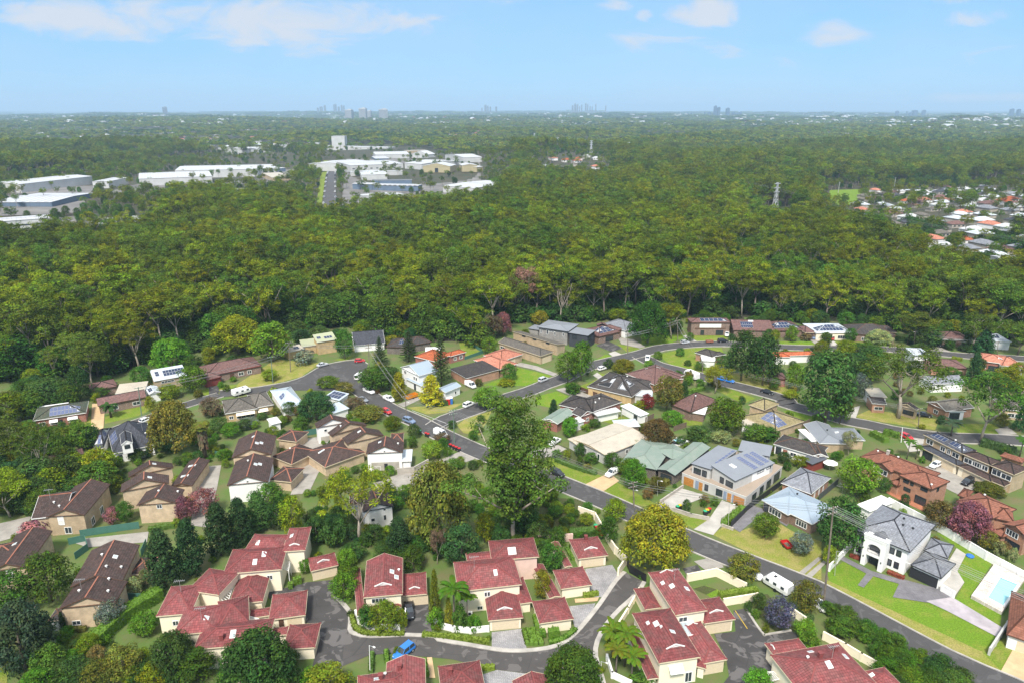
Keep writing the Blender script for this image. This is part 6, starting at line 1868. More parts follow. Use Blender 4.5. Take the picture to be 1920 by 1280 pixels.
TT('A',[
 ('column',950,730,925,385,185,'deep','nearest of the dark columnar conifers by the hedge'),
 ('column1',1100,660,1090,328,170,'deep','second dark columnar conifer in the row'),
 ('column',1265,550,1280,235,165,'deep','third dark columnar conifer in the row'),
 ('column1',1385,490,1345,210,150,'deep','furthest dark columnar conifer in the row'),
 ('golden',150,1190,150,830,380,'blue','large blue-green rounded tree in the bottom left corner'),
 ('round0',60,890,110,640,270,'mid','bright rounded tree at the left edge below the brick unit'),
 ('round1',300,810,290,530,280,'mid','rounded tree touching the brick unit at the left edge'),
 ('round2',640,950,640,800,165,'grey','silvery round shrub at the corner of the blond brick unit','garden_shrub'),
 ('round0',830,1000,830,880,170,'bright','bright green clump beside the diagonal hedge','garden_shrub'),
 ('round1',775,775,775,670,95,'pal','pale yellow variegated shrub behind the green fence','garden_shrub'),
 ('round2',832,725,832,625,65,'pal','smaller pale variegated shrub beside the first conifer','garden_shrub'),
 ('cone',368,985,368,870,45,'deep','thin dark pencil pine against the blond gable wall'),
 ('cone',556,950,555,860,35,'deep','thin pencil pine at the right corner of the blond gable'),
 ('golden',1010,1240,1000,1000,290,'dark','dark tree in front of the lowest red terrace roof'),
 ('round0',720,1260,720,1070,230,'goldolive','yellowish tree at the bottom edge left of the dark trees'),
 ('round2',560,1150,545,1065,95,'rust','rust coloured clipped ball shrub at the bottom left','garden_shrub'),
 ('round1',1130,1260,1130,1090,230,'mid','green tree at the bottom edge below the red terrace'),
 ('round0',300,1240,310,1060,200,'mid','green shrub by the big blue-green tree','garden_shrub'),
 ('round1',430,1290,430,1140,220,'dark','dark shrub at the bottom edge below the small lawn','garden_shrub'),
 ('round2',590,1300,600,1150,200,'goldolive','olive shrub at the bottom edge right of the small lawn','garden_shrub'),
 ('round0',900,1310,890,1180,220,'olive','olive tree at the bottom edge between the dark trees'),
 ('round1',230,1330,200,1200,200,'bright','bright shrub at the bottom left edge','garden_shrub'),
 ('shrub0',195,445,185,345,160,'pink','pink crepe myrtle at the end of the concrete forecourt','flowering_shrub'),
 ('round2',650,370,650,270,95,'blossom','dusky pink shrub between the two brick units','flowering_shrub'),
 ('round0',725,355,720,240,110,'mid','green shrub left of the three gabled terrace','garden_shrub'),
 ('round1',1060,350,1060,210,120,'blossom','dull pink crepe myrtle right of the blond gable','flowering_shrub'),
 ('round2',1170,320,1180,165,170,'blossom','larger pink crepe myrtle beside the asphalt driveway','flowering_shrub'),
 ('round0',580,190,580,10,230,'mid','green spreading tree above the brown brick unit'),
 ('round1',650,170,650,90,130,'olive','olive bush behind the three gabled terrace','garden_shrub'),
 ('airy1',60,330,60,60,280,'olive','grey-green gum at the left edge above the brick units','eucalyptus_tree'),
 ('wild0',230,180,240,0,250,'dark','dark tree above the brown unit with the pink myrtle'),
 ('wild1',400,170,400,-20,200,'dark','dark tree behind the ridge of the brown brick unit'),
 ('round0',130,300,130,130,180,'dark','dark bush beside the concrete forecourt on the left')])
TT('D',[
 ('round0',835,445,835,310,160,'lime','small lime tree on the lawn before the blue roofed house'),
 ('round1',705,690,700,540,195,'goldolive','olive gold street tree by the hidden white vehicle','street_tree'),
 ('round2',1055,865,1060,690,175,'goldolive','olive gold street tree beside the caravan','street_tree'),
 ('round0',905,970,905,785,180,'purple','mauve wisteria-like bush at the corner of the court','flowering_shrub'),
 ('shrub1',838,990,838,935,42,'lime','small lime ball shrub beside the mauve bush','garden_shrub'),
 ('shrub0',740,870,740,805,50,'dark','dark small shrub at the end of the cream wall','garden_shrub'),
 ('round1',800,850,800,765,95,'dark','dark leafy shrub behind the yellow bay line','garden_shrub'),
 ('shrub2',785,900,785,860,60,'mid','low round shrub at the kerb of the bay','garden_shrub'),
 ('shrub1',1085,1090,1085,985,120,'bright','clipped egg-shaped shrub behind the corner townhouse roof','garden_shrub'),
 ('round0',790,1340,785,1205,170,'bright','bright round shrub at the bottom beside the white pergola','garden_shrub'),
 ('round2',1060,1010,1060,920,130,'bright','bright bush behind the court wall','garden_shrub'),
 ('round2',385,300,385,225,55,'dark','small dark tree between the two duplex driveways'),
 ('shrub0',490,250,490,205,60,'rust','reddish shrub beside the duplex entry wall','garden_shrub'),
 ('shrub1',545,265,545,215,55,'mid','green shrub in the duplex garden bed','garden_shrub'),
 ('round0',215,190,215,100,110,'goldolive','yellowish shrub beside the left duplex drive','garden_shrub'),
 ('round1',165,230,165,160,70,'rust','dark red shrub by the green roofed house','garden_shrub')])
TT('E',[
 ('wild0',270,520,270,215,280,'dark','dark bushy tree left of the big white house'),
 ('round0',60,545,60,420,140,'grey','grey-green bush beside the red trailer','garden_shrub'),
 ('round1',225,600,225,490,95,'lime','small lime tree beside the tall leaning power pole'),
 ('golden',1010,455,1010,245,240,'blossom','pink flowering crepe myrtle behind the white wall','flowering_tree'),
 ('round2',850,395,850,235,175,'rust','rusty pink tree left of the crepe myrtle','flowering_tree'),
 ('round0',1115,510,1115,405,120,'goldolive','olive bush right of the crepe myrtle','garden_shrub'),
 ('shrub0',1195,545,1195,465,75,'pal','pale green bush behind the long white wall','garden_shrub'),
 ('shrub1',1268,580,1265,505,65,'pal','second pale bush behind the long white wall','garden_shrub'),
 ('round1',655,270,655,195,60,'deep','small dark conifer on the terracotta patio'),
 ('round2',535,190,535,100,80,'dark','dark shrub left of the orange brick patio','garden_shrub'),
 ('shrub0',1080,160,1080,130,60,'mid','shrub behind the black parked car','garden_shrub'),
 ('golden',1140,200,1140,140,170,'goldolive','low spreading golden shrub at the end of the brick terrace','garden_shrub')])
TT('Y',[('round0',1110,1010,1110,570,480,'bright','large bright lime tree behind the orange brick townhouses'),
 ('airy1',1020,560,1030,280,190,'pal','pale leafless looking tree behind the lime tree'),
 ('round1',880,610,870,510,130,'mid','green bush right of the brown roof behind the duplex','garden_shrub'),
 ('round2',480,690,470,560,200,'olive','olive bush behind the duplex terrace','garden_shrub'),
 ('round0',300,640,300,520,170,'dark','dark bush between the duplex and the brown roof','garden_shrub'),
 ('round1',120,400,110,240,260,'mid','green bushes behind the duplex solar roof'),
 ('shrub0',460,305,460,255,85,'lime','left clipped lime shrub beside the wooden fence','garden_shrub'),
 ('shrub1',545,265,545,220,70,'lime','right clipped lime shrub beside the wooden fence','garden_shrub'),
 ('palm',1680,600,1680,370,170,'mid','slender palm beside the red brick archway','palm_tree'),
 ('palm1',1780,600,1760,450,150,'mid','second palm by the terrace with solar panels','palm_tree')])
TT('F',[
 ('golden',1240,1090,1225,715,350,'goldolive','broad olive tree beside the fan palm'),
 ('fanpalm',1452,1135,1432,850,130,'goldolive','fan palm with a thick shaggy trunk','palm_tree'),
 ('round0',1500,830,1490,690,170,'brown','brownish shrubby tree behind the fan palm'),
 ('golden',350,745,355,560,340,'dark','wide dark green tree behind the red brick house'),
 ('wild0',565,720,575,490,180,'dark','dark tree behind the tan driveway'),
 ('round1',1005,600,1010,470,150,'mid','green tree left of the skillion solar house'),
 ('round2',1375,650,1365,465,220,'bright','bright tree in front of the skillion solar house'),
 ('golden',1220,500,1210,280,300,'bright','vivid green spreading tree behind the skillion solar house'),
 ('datepalm',785,835,785,725,120,'dark','squat date palm in front of the brown tiled house','palm_tree'),
 ('shrub0',530,935,530,850,120,'mid','round shrub on the lawn of the red brick house','garden_shrub'),
 ('shrub1',330,970,330,895,95,'lime','lime shrub left of the red brick house lawn','garden_shrub'),
 ('shrub2',445,915,445,860,65,'dark','dark shrub under the red brick house windows','garden_shrub'),
 ('round0',600,1060,600,940,150,'mid','bush between the tan driveway and charcoal roof','garden_shrub'),
 ('airy1',110,1200,110,850,330,'gum','leaning gum below the red brick house at the left','eucalyptus_tree'),
 ('airy',330,1290,340,890,330,'gum','open grey gum below the red brick house','eucalyptus_tree'),
 ('round2',720,1300,715,1040,250,'olive','olive tree in front of the charcoal roofed house'),
 ('wild1',80,870,90,660,280,'olive','olive tree at the left edge beside the red brick house'),
 ('cone',1050,1115,1050,1045,45,'deep','small cypress at the corner of the charcoal roofed house'),
 ('round1',970,1140,970,1060,130,'dark','dark bush in front of the attic dormer house','garden_shrub'),
 ('round0',830,1150,830,1090,80,'bright','bright bush under the attic dormer house','garden_shrub'),
 ('round1',1200,700,1200,600,170,'olive','olive bush in front of the small solar gable','garden_shrub'),
 ('round2',1065,790,1060,680,90,'gold','golden shrub beside the brown tiled house','garden_shrub'),
 ('round0',700,690,700,620,160,'mid','bushy hedge behind the brown tiled house','garden_shrub'),
 ('round1',1200,1080,1200,1000,110,'deep','dark bush by the charcoal roof and the olive tree','garden_shrub')])
TT('G',[
 ('golden',330,385,290,125,370,'olive','wide olive gum behind the reddish brown roof','eucalyptus_tree'),
 ('round1',575,440,525,155,300,'bright','tall lime green tree on the lawn by the green pole'),
 ('round2',645,330,645,240,90,'gold','golden leafed tree right of the tall lime tree'),
 ('shrub0',790,455,790,355,150,'grey','silvery grey shrub beside the turning circle','garden_shrub'),
 ('round0',1080,425,1075,205,150,'mid','upright green tree by the olive metal house'),
 ('golden',880,850,880,655,270,'deep','dark dense tree beside the pale blue roofs'),
 ('round1',770,930,770,830,125,'mid','green round tree below the dark dense tree'),
 ('round2',390,905,390,840,150,'grey','grey-green shrub below the yellow brick house','garden_shrub'),
 ('round0',690,820,690,720,110,'mid','small tree in front of the pale blue roof'),
 ('round1',965,620,960,545,170,'bright','bright shrubs at the edge of the turning circle','garden_shrub'),
 ('round2',1080,670,1080,585,160,'goldolive','yellowish shrub beside the turning circle','garden_shrub'),
 ('round0',1250,850,1250,755,240,'goldolive','olive tree behind the four gabled terrace'),
 ('round1',1420,920,1420,825,120,'goldolive','olive shrub by the road above the four gabled terrace','garden_shrub'),
 ('round2',1150,780,1140,690,150,'brown','brownish shrub left of the white ute','garden_shrub'),
 ('shrub1',1075,725,1075,670,95,'rust','red-brown shrub beside the small solar roof','garden_shrub'),
 ('shrub0',575,690,570,620,75,'lime','lime shrub at the corner of the pale blue roof','garden_shrub'),
 ('shrub1',245,650,245,600,55,'bright','nearest clipped ball on the sloping lawn','garden_shrub'),
 ('shrub2',205,625,205,580,45,'bright','left clipped ball on the sloping lawn','garden_shrub'),
 ('shrub0',292,580,292,545,55,'bright','furthest clipped ball on the sloping lawn','garden_shrub'),
 ('round0',555,570,550,495,130,'olive','olive shrub at the foot of the green pole','garden_shrub'),
 ('round1',280,970,275,870,150,'bright','bright bush right of the fan palm','garden_shrub'),
 ('round2',190,940,190,830,140,'dark','dark bush beside the fan palm trunk','garden_shrub'),
 ('round0',495,850,490,800,80,'dark','dark bush under the striped awning','garden_shrub'),
 ('wild1',1300,640,1300,480,260,'mid','dense tree beside the tall pole at the turning circle'),
 ('pine',1330,470,1325,265,110,'dark','dark pine near the black gabled house')])
TT('H',[
 ('cone',110,695,110,512,130,'yellow','left bright yellow conifer before the blue roofed house'),
 ('cone',335,740,330,532,185,'yellow','right, larger bright yellow conifer at the street corner'),
 ('pine',405,615,400,245,150,'dark','taller Norfolk pine beside the white weatherboard house'),
 ('pine',178,440,175,222,130,'dark','Norfolk pine behind the orange tiled house'),
 ('round0',725,770,735,615,210,'bright','bright street tree at the junction','street_tree'),
 ('round1',885,570,888,448,120,'mid','round tree at the corner of the open lawn'),
 ('round2',745,385,745,265,120,'bright','bright tree behind the salmon roof'),
 ('cone',1195,812,1200,705,75,'deep','dark cone shaped tree right of the tallest gum'),
 ('round0',1295,590,1290,360,180,'bright','left of the twin bright street trees','street_tree'),
 ('round1',1390,575,1410,290,190,'bright','right, taller of the twin bright street trees','street_tree'),
 ('shrub0',1330,665,1330,585,110,'mid','round shrub below the twin street trees','garden_shrub'),
 ('round2',1100,195,1100,80,130,'gold','yellow-green tree behind the modern grey house'),
 ('golden',840,260,845,95,130,'pink','pinkish brown dying tree at the forest edge'),
 ('round0',775,280,765,110,150,'brown','brown-grey tree left of the pinkish dying tree'),
 ('round1',215,975,210,880,105,'dark','dark bush at the roadside below the junction','garden_shrub'),
 ('round2',60,925,60,820,130,'olive','olive bush at the roadside left of the dark bush','garden_shrub'),
 ('round0',345,1120,340,1000,170,'lime','lime bush beside the four gabled terrace','garden_shrub'),
 ('round1',410,1020,410,945,130,'brown','brownish bush behind the red bins','garden_shrub'),
 ('round2',500,1190,500,1130,140,'mid','green bush beside the concrete entry drive','garden_shrub'),
 ('shrub1',685,860,685,815,65,'dark','dark ball shrub on the corner verge','garden_shrub'),
 ('round0',1310,975,1310,830,120,'bright','bright tree in front of the green-grey shed roof'),
 ('cone',1380,1175,1380,1100,65,'mid','clipped green cone in the flower garden'),
 ('round2',1380,1110,1385,1010,85,'dark','dark shrub against the cream roofed house','garden_shrub'),
 ('shrub2',1290,1130,1290,1060,65,'lime','clipped lime ball in the flower garden','garden_shrub'),
 ('round1',1460,1160,1460,1080,110,'mid','round shrub beside the pale grey house wall','garden_shrub'),
 ('shrub0',1440,1210,1440,1160,70,'goldolive','yellowish shrub in the flower garden','garden_shrub'),
 ('shrub1',1215,1110,1210,1060,80,'mid','shrub beside the white ute drive','garden_shrub'),
 ('shrub2',865,605,865,570,130,'olive','low hedge-like shrub on the open lawn edge','garden_shrub'),
 ('round0',40,640,40,470,180,'dark','dark tree left of the yellow conifers'),
 ('round2',60,330,55,255,110,'gold','golden shrub in front of the dark hip roof','garden_shrub')])
TT('I',[
 ('golden',480,528,480,425,165,'gold','dome shaped yellow-green clipped tree by the side street'),
 ('shrub0',665,475,665,428,75,'bright','clipped green ball behind the dome shaped tree','garden_shrub'),
 ('shrub1',872,545,872,503,65,'bright','left of the three clipped balls by the white bus','garden_shrub'),
 ('shrub2',945,608,945,535,68,'bright','middle of the three clipped balls by the white bus','garden_shrub'),
 ('shrub0',1027,622,1027,560,62,'bright','right of the three clipped balls by the white bus','garden_shrub'),
 ('shrub1',885,402,885,343,70,'mid','round shrub alone on the loop lawn','garden_shrub'),
 ('round0',790,785,800,532,230,'goldolive','tall yellow-green tree above the brown patio house'),
 ('round1',650,775,650,668,120,'red','dark red leafed tree beside the yellow-green tree'),
 ('cone',912,700,910,575,75,'dark','dark conical tree right of the yellow-green tree'),
 ('airy1',1130,665,1140,462,190,'olive','open olive tree by the bend of the lower street','street_tree'),
 ('round2',1315,575,1310,205,260,'dark','left of the two big dark street trees','street_tree'),
 ('wild0',1465,610,1490,250,230,'dark','right of the two big dark street trees','street_tree'),
 ('golden',655,310,630,12,290,'mid','big round green tree by the top bend'),
 ('gum1',825,285,850,20,200,'olive','slender gum right of the big round tree','eucalyptus_tree'),
 ('round0',1190,960,1190,690,290,'bright','large bright tree left of the olive tiled house'),
 ('golden',720,1035,722,850,255,'rust','wide rust-brown flowering dome beside the cream roof','flowering_tree'),
 ('shrub2',590,1070,590,992,105,'gold','yellow-green round shrub at the corner of the cream roof','garden_shrub'),
 ('round1',1010,1010,1010,890,200,'dark','dark dense bush behind the green roofed house','garden_shrub'),
 ('round2',1170,1010,1165,925,150,'pal','white flowered bush behind the duplex','flowering_shrub'),
 ('round0',1420,1000,1420,885,210,'mid','green bush below the olive tiled house','garden_shrub'),
 ('round1',830,890,825,785,170,'bright','bright bushy tree in front of the brown patio house'),
 ('round2',110,935,105,825,110,'bright','bright small tree beside the long cream roof'),
 ('shrub0',222,925,222,880,75,'lime','lime shrub in the yard above the cream roof','garden_shrub'),
 ('round0',282,905,282,845,95,'mid','green shrub above the cream roof','garden_shrub'),
 ('round1',535,1250,535,1122,195,'bright','bright tree in front of the pale green roof'),
 ('round2',405,1190,405,1078,130,'mid','tree at the corner of the pale grey house'),
 ('round0',1520,970,1520,890,100,'brown','brownish shrub right of the olive tiled house','garden_shrub'),
 ('palm1',540,720,535,665,100,'lime','small palm behind the white flat patio cover','palm_tree'),
 ('shrub1',940,470,935,430,60,'mid','lower shrub inside the loop garden','garden_shrub'),
 ('round1',1020,500,1015,440,90,'mid','bushy shrub inside the loop garden','garden_shrub'),
 ('round0',1210,500,1210,400,170,'dark','dark bush behind the white sail awning','garden_shrub'),
 ('shrub2',130,660,125,590,110,'mid','dense shrub beside the twin street trees','garden_shrub'),
 ('shrub0',1445,830,1330,760,70,'mid','shrub beside the square upper storey','garden_shrub'),
 ('wild1',460,120,455,40,120,'dark','dark bush behind the pale grey roof','garden_shrub')])
TT('J',[
 ('wild0',400,880,395,355,390,'dark','huge dark rounded street tree at the bend','street_tree'),
 ('round1',505,880,520,640,170,'mid','smaller tree beside the huge rounded street tree'),
 ('airy',920,840,955,325,590,'gum','wide spreading pale trunked gum across the street','eucalyptus_tree'),
 ('gum3',1500,1010,1545,515,380,'mid','tall irregular gum right of the solar terrace','eucalyptus_tree'),
 ('round0',720,580,720,335,240,'dark','dark tree left of the wide spreading gum'),
 ('round1',640,690,660,520,150,'grey','grey-green tree left of the wide gum trunk'),
 ('round2',160,300,160,185,105,'bright','small green tree before the brown solar roof'),
 ('round0',580,312,580,203,95,'mid','upright bush at the corner of the white solar house'),
 ('golden',780,318,780,222,185,'pal','pale yellow shrub before the wide brown roof','garden_shrub'),
 ('gum2',985,320,990,95,280,'gum','gum with a leaning pale trunk in the top row','eucalyptus_tree'),
 ('wild1',1100,340,1090,185,240,'dark','dark spreading tree in the top row'),
 ('gum3',1440,365,1440,95,240,'gum','gum behind the conifers at the end of the top row','eucalyptus_tree'),
 ('cone',1392,372,1395,250,95,'deep','left dark conifer at the end of the top row'),
 ('cone',1515,388,1520,215,155,'deep','right dark conifer at the end of the top row'),
 ('cone',1440,590,1450,365,110,'deep','pointed dark conifer left of the long salmon roof'),
 ('round1',1530,480,1530,415,120,'bright','bright bush beside the pointed conifer','garden_shrub'),
 ('gum4',1760,400,1760,170,240,'gum','gum at the right edge behind the salmon roof','eucalyptus_tree'),
 ('cone',1775,930,1800,735,110,'deep','dark cypress at the right edge of the lower street'),
 ('palm',1290,970,1290,855,150,'blue','blue-green palm between the gum trunks','palm_tree'),
 ('palm1',1775,1115,1790,980,130,'mid','palm at the right edge beside the hedge','palm_tree'),
 ('shrub0',545,395,540,325,130,'lime','lime shrub beside the upper road','garden_shrub'),
 ('shrub1',1215,880,1215,815,65,'deep','dark clipped block shrub on the dry verge','garden_shrub'),
 ('round0',1750,650,1745,535,180,'lime','lime tree at the right edge below the salmon roof'),
 ('round1',1660,640,1650,470,200,'olive','olive tree beside the long salmon roof'),
 ('round2',1280,560,1280,475,120,'mid','green bush in front of the mauve hip roof','garden_shrub'),
 ('round0',190,640,185,450,150,'bright','bright tree left of the huge rounded street tree'),
 ('round1',45,640,40,550,90,'mid','small palm-like bush below the two big dark street trees','garden_shrub'),
 ('round2',160,700,160,640,120,'olive','olive bush on the dry verge at the bend','garden_shrub'),
 ('shrub0',265,290,262,240,90,'brown','dull brown shrub in the top row gardens','garden_shrub'),
 ('round0',620,330,690,335,60,'mid','green shrub by the upper road','garden_shrub'),
 ('round1',1640,900,1640,800,130,'goldolive','yellowish bush beside the stone coloured roof','garden_shrub')])
TT('H',[('airy1',1000,135,1000,-235,250,'pinkgrey','pinkish grey dying gum in the forest left of the bone white tree','eucalyptus_tree'),('bare',1245,165,1240,-120,150,'pal','bone white leafless tree behind the modern grey house','dead_tree'),('airy',250,250,235,-60,220,'gum','pale trunked gum at the forest edge behind the orange roof','eucalyptus_tree')])
TT('F',[('airy',985,495,945,120,330,'olive','gum with bright white limbs at the left forest edge','eucalyptus_tree'),('airy',520,510,440,230,250,'gum','gum with a slanting pale trunk left of the white limbed gum','eucalyptus_tree'),
 ('airy',400,575,345,330,180,'gum','small leaning gum with a white trunk at the left forest edge','eucalyptus_tree'),('airy1',650,600,610,290,260,'gum','grey-green gum behind the tan driveway','eucalyptus_tree')])
TT('G',[('airy',1370,240,1350,-20,200,'gum','pale trunked gum behind the black gabled house','eucalyptus_tree')])
TT('J',[('airy',75,150,90,-110,200,'olive','pale trunked gum behind the left of the top row','eucalyptus_tree'),('airy',1580,200,1640,-30,220,'gum','white limbed gum behind the conifers of the top row','eucalyptus_tree')])
# ------------------------------------------------------------------ hedges
def hedge(f,pts,w,h,col,label,name='hedge',group=None):
 pts = [G(f,*p) if not isinstance(p[0],str) else G(*p) for p in pts]
 line = curve(pts,1.5) if len(pts) > 2 else pts
 c = line[len(line) // 2]
 global NR
 NR = np.random.RandomState(int(abs(c.x * 31 + c.y * 17)) % 9999)
 lv,core = Leaves(),MB()
 org = np.array([c.x,c.y,0])
 for i in range(len(line) - 1):
  a,b_ = line[i],line[i + 1]
  ln = (b_ - a).length
  d = (b_ - a) / max(ln,.01); s = Vector((-d.y,d.x,0))
  core.box((a + b_) / 2 - c,(ln,w * .82,h * .92),d)
  n = int(ln * (w + 2 * h) * 16) + 6
  t = NR.rand(n); q = NR.rand(n) * (w + 2 * h)
  on_top = (q > h) & (q < h + w)
  side = np.where(q <= h,-1.0,1.0)
  lat = np.where(on_top,q - h - w / 2,side * w / 2)
  z = np.where(on_top,h,np.where(q <= h,q,q - h - w))
  P0 = np.array(a) - org
  c3 = P0 + np.outer(t * ln,np.array(d)) + np.outer(lat + .05 * NR.normal(size=n),np.array(s)) + np.outer(z + .05 * NR.normal(size=n),[0,0,1.0])
  nn = np.where(on_top[:,None],np.array([[0,0,1.0]]),side[:,None] * np.array(s)[None,:]) + .45 * NR.normal(size=(n,3))
  lv.cards(c3,nn,.32 * (.7 + .6 * NR.rand(n)),(.75 + .5 * NR.rand(n,1)) * np.ones((1,3)))
 k = GR[col]
 t = thing(name,label,'hedge',tuple(c),0,group)
 o = link('foliage',lv.mesh('hedge_foliage'),t); o.color = (*k,1)
 me = core.mesh('hedge_core','leaves_core'); o = link('core',me,t); o.color = (*k,1)
m,t,b = newmat('leaves_core')
oi = N(t,'ShaderNodeObjectInfo'); L(t,oi.outputs['Color'],b.inputs['Base Color']); b.inputs['Roughness'].default_value = .8
CH = 'clipped hedge strips beside the grey garage drive'
for i,q in enumerate(((1040,140,1090,320),(1085,140,1135,320),(1140,130,1185,320),(1195,180,1250,320))):
 hedge('S',[q[:2],q[2:]],.95,.8,'bright',['leftmost clipped hedge strip beside the paved drive','second clipped hedge strip from the paved drive','third clipped hedge strip from the paved drive','short fourth clipped hedge strip by the hedge cube'][i],group=CH)
hedge('S',[(1170,-10),(1200,130)],.9,1.1,'bright','upright hedge running up beside the brick garden path')
hedge('S',[(1225,210),(1295,200)],1.2,1.5,'bright','narrow clipped hedge cube left of the big cube')
hedge('S',[(1330,215),(1460,200)],1.3,1.7,'bright','big clipped hedge cube in front of the garage')
hedge('S',[(1340,295),(1500,255),(1600,190),(1660,130)],.9,.7,'bright','curved low hedge along the lane kerb below the garage')
hedge('S',[(-180,200),(0,215),(300,240),(630,290)],.9,.8,'lime','long low hedge below the curved white wall')
hedge('Q',[(640,170),(665,290),(760,365),(900,385),(1270,385)],.9,.8,'lime','curved low hedge round the corner of the lane')
hedge('Q',[(880,610),(870,850)],.8,.8,'mid','low hedge beside the white lamp post')
hedge('Q',[(1050,590),(1060,720)],.8,.9,'bright','short hedge left of the blue car')
hedge('Q',[(1500,700),(1535,890)],.9,.9,'bright','short hedge beside the orange garden path')
hedge('S',[(500,600),(690,600)],.8,.8,'lime','planter hedge beside the bottom grey drive')
hedge('D',[(575,795),(790,765)],1.4,1.4,'lime','thick lime hedge on the cream wall of the lawn')
hedge('D',[(475,668),(550,650)],.9,.8,'bright','short hedge before the small lane gate')
hedge('D',[(600,380),(712,290)],1.8,1.3,'bright','sloping hedge beside the right duplex drive')
hedge('D',[(180,200),(330,105)],1.5,1.3,'goldolive','hedge beside the left duplex drive')
hedge('D',[(655,695),(760,755)],1.1,.9,'dark','dark hedge behind the cream wall along the street')
hedge('D',[(990,870),(1110,930)],1.2,1.0,'dark','dark hedge behind the wall below the olive street tree')
hedge('A',[(545,1070),(700,930),(920,790)],2.6,2.4,'bright','long tall clipped hedge running diagonally beside the blond unit')
hedge('A',[(850,410),(1000,390)],1.2,1.0,'mid','hedge along the foot of the blond gable wall')
hedge('A',[(415,985),(495,980)],1.0,.9,'goldolive','small hedge under the gable window of the blond unit')
hedge('A',[(1440,470),(1500,560)],1.0,1.0,'mid','low hedge behind the top of the red terrace')
hedge('B',[(430,740),(455,735)],1.0,1.4,'bright','left short hedge block by the terrace entry')
hedge('B',[(460,718),(505,705)],1.2,1.6,'bright','right short hedge block by the terrace entry')
hedge('C',[(735,10),(850,55),(970,90)],1.1,1.0,'mid','low hedge along the verge of the flower garden')
hedge('C',[(815,440),(960,430)],2.2,1.6,'mid','broad hedge behind the boundary wall by the red bins')
hedge('C',[(800,510),(840,580)],1.0,.5,'bright','narrow green strip between the tiled walks')
hedge('C',[(775,775),(845,765)],1.2,1.2,'mid','hedge in front of the upper hipped garage')
hedge('C',[(895,790),(980,775)],1.0,.9,'lime','lime hedge at the edge of the upper paved court')
hedge('H',[(725,570),(810,545)],1.1,1.0,'bright','curved clipped hedge beside the low dark roof')
hedge('H',[(300,760),(450,745)],1.8,1.5,'dark','dark hedge at the foot of the larger yellow conifer')
hedge('I',[(940,665),(1055,640)],1.5,1.2,'bright','bright hedge right of the dark conical tree')
hedge('J',[(345,265),(412,300)],1.8,1.5,'bright','bright hedge beside the drive of the white solar house')
hedge('J',[(870,290),(1010,308)],1.8,1.6,'mid','long hedge along the upper road')
hedge('J',[(730,960),(835,1015)],2.0,1.6,'bright','near bright hedge above the red car')
hedge('J',[(815,950),(925,980)],2.0,1.6,'bright','far bright hedge above the red car')
hedge('J',[(1500,1030),(1745,1095)],2.4,2.0,'dark','long dark hedge at the right end of the solar terrace')
hedge('J',[(1296,425),(1370,440)],1.2,1.2,'olive','hedge behind the mauve hip roof')
hedge('E',[(345,555),(430,585)],.9,.7,'red','dark red low hedge left of the white portico')
hedge('E',[(560,650),(655,688)],.9,.7,'red','dark red low hedge right of the white portico')
# ------------------------------------------------------------------ vehicles
m,t,b = newmat('paint')
oi = N(t,'ShaderNodeObjectInfo'); L(t,oi.outputs['Color'],b.inputs['Base Color'])
b.inputs['Roughness'].default_value = .28; b.inputs['Coat Weight'].default_value = .4
m,t,b = newmat('lamp_red'); b.inputs['Base Color'].default_value = (.35,.01,.01,1); b.inputs['Roughness'].default_value = .2
def loft(mb,secs):
 """secs: (x, half width, z low, z mid, z top): rounded box sections from tail to nose"""
 rg = [[(x,-w * .9,a),(x,-w,m_),(x,-w * .86,c),(x,w * .86,c),(x,w,m_),(x,w * .9,a)] for x,w,a,m_,c in secs]
 for r0,r1 in zip(rg,rg[1:]):
  for i in range(6):
   j = (i + 1) % 6
   mb.poly([r0[i],r0[j],r1[j],r1[i]])
 mb.poly(list(reversed(rg[0]))); mb.poly(rg[-1])
CARK = { # length, half width, belt, roof, hood, cabin base tail/nose, roof tail/nose
'hatch': (4.1,.87,.95,1.5,.92,-1.9,.95,-1.5,.25),'sedan': (4.6,.88,.93,1.45,.9,-1.5,1.05,-.9,.35),'suv': (4.6,.92,1.05,1.72,1.05,-2.15,1.05,-1.9,.4),
 'van': (5.0,.96,1.1,2.1,1.15,-2.4,1.75,-2.4,1.2),'ute': (5.2,.92,1.05,1.75,1.02,-.55,1.25,-.4,.6)}
CARM = {}
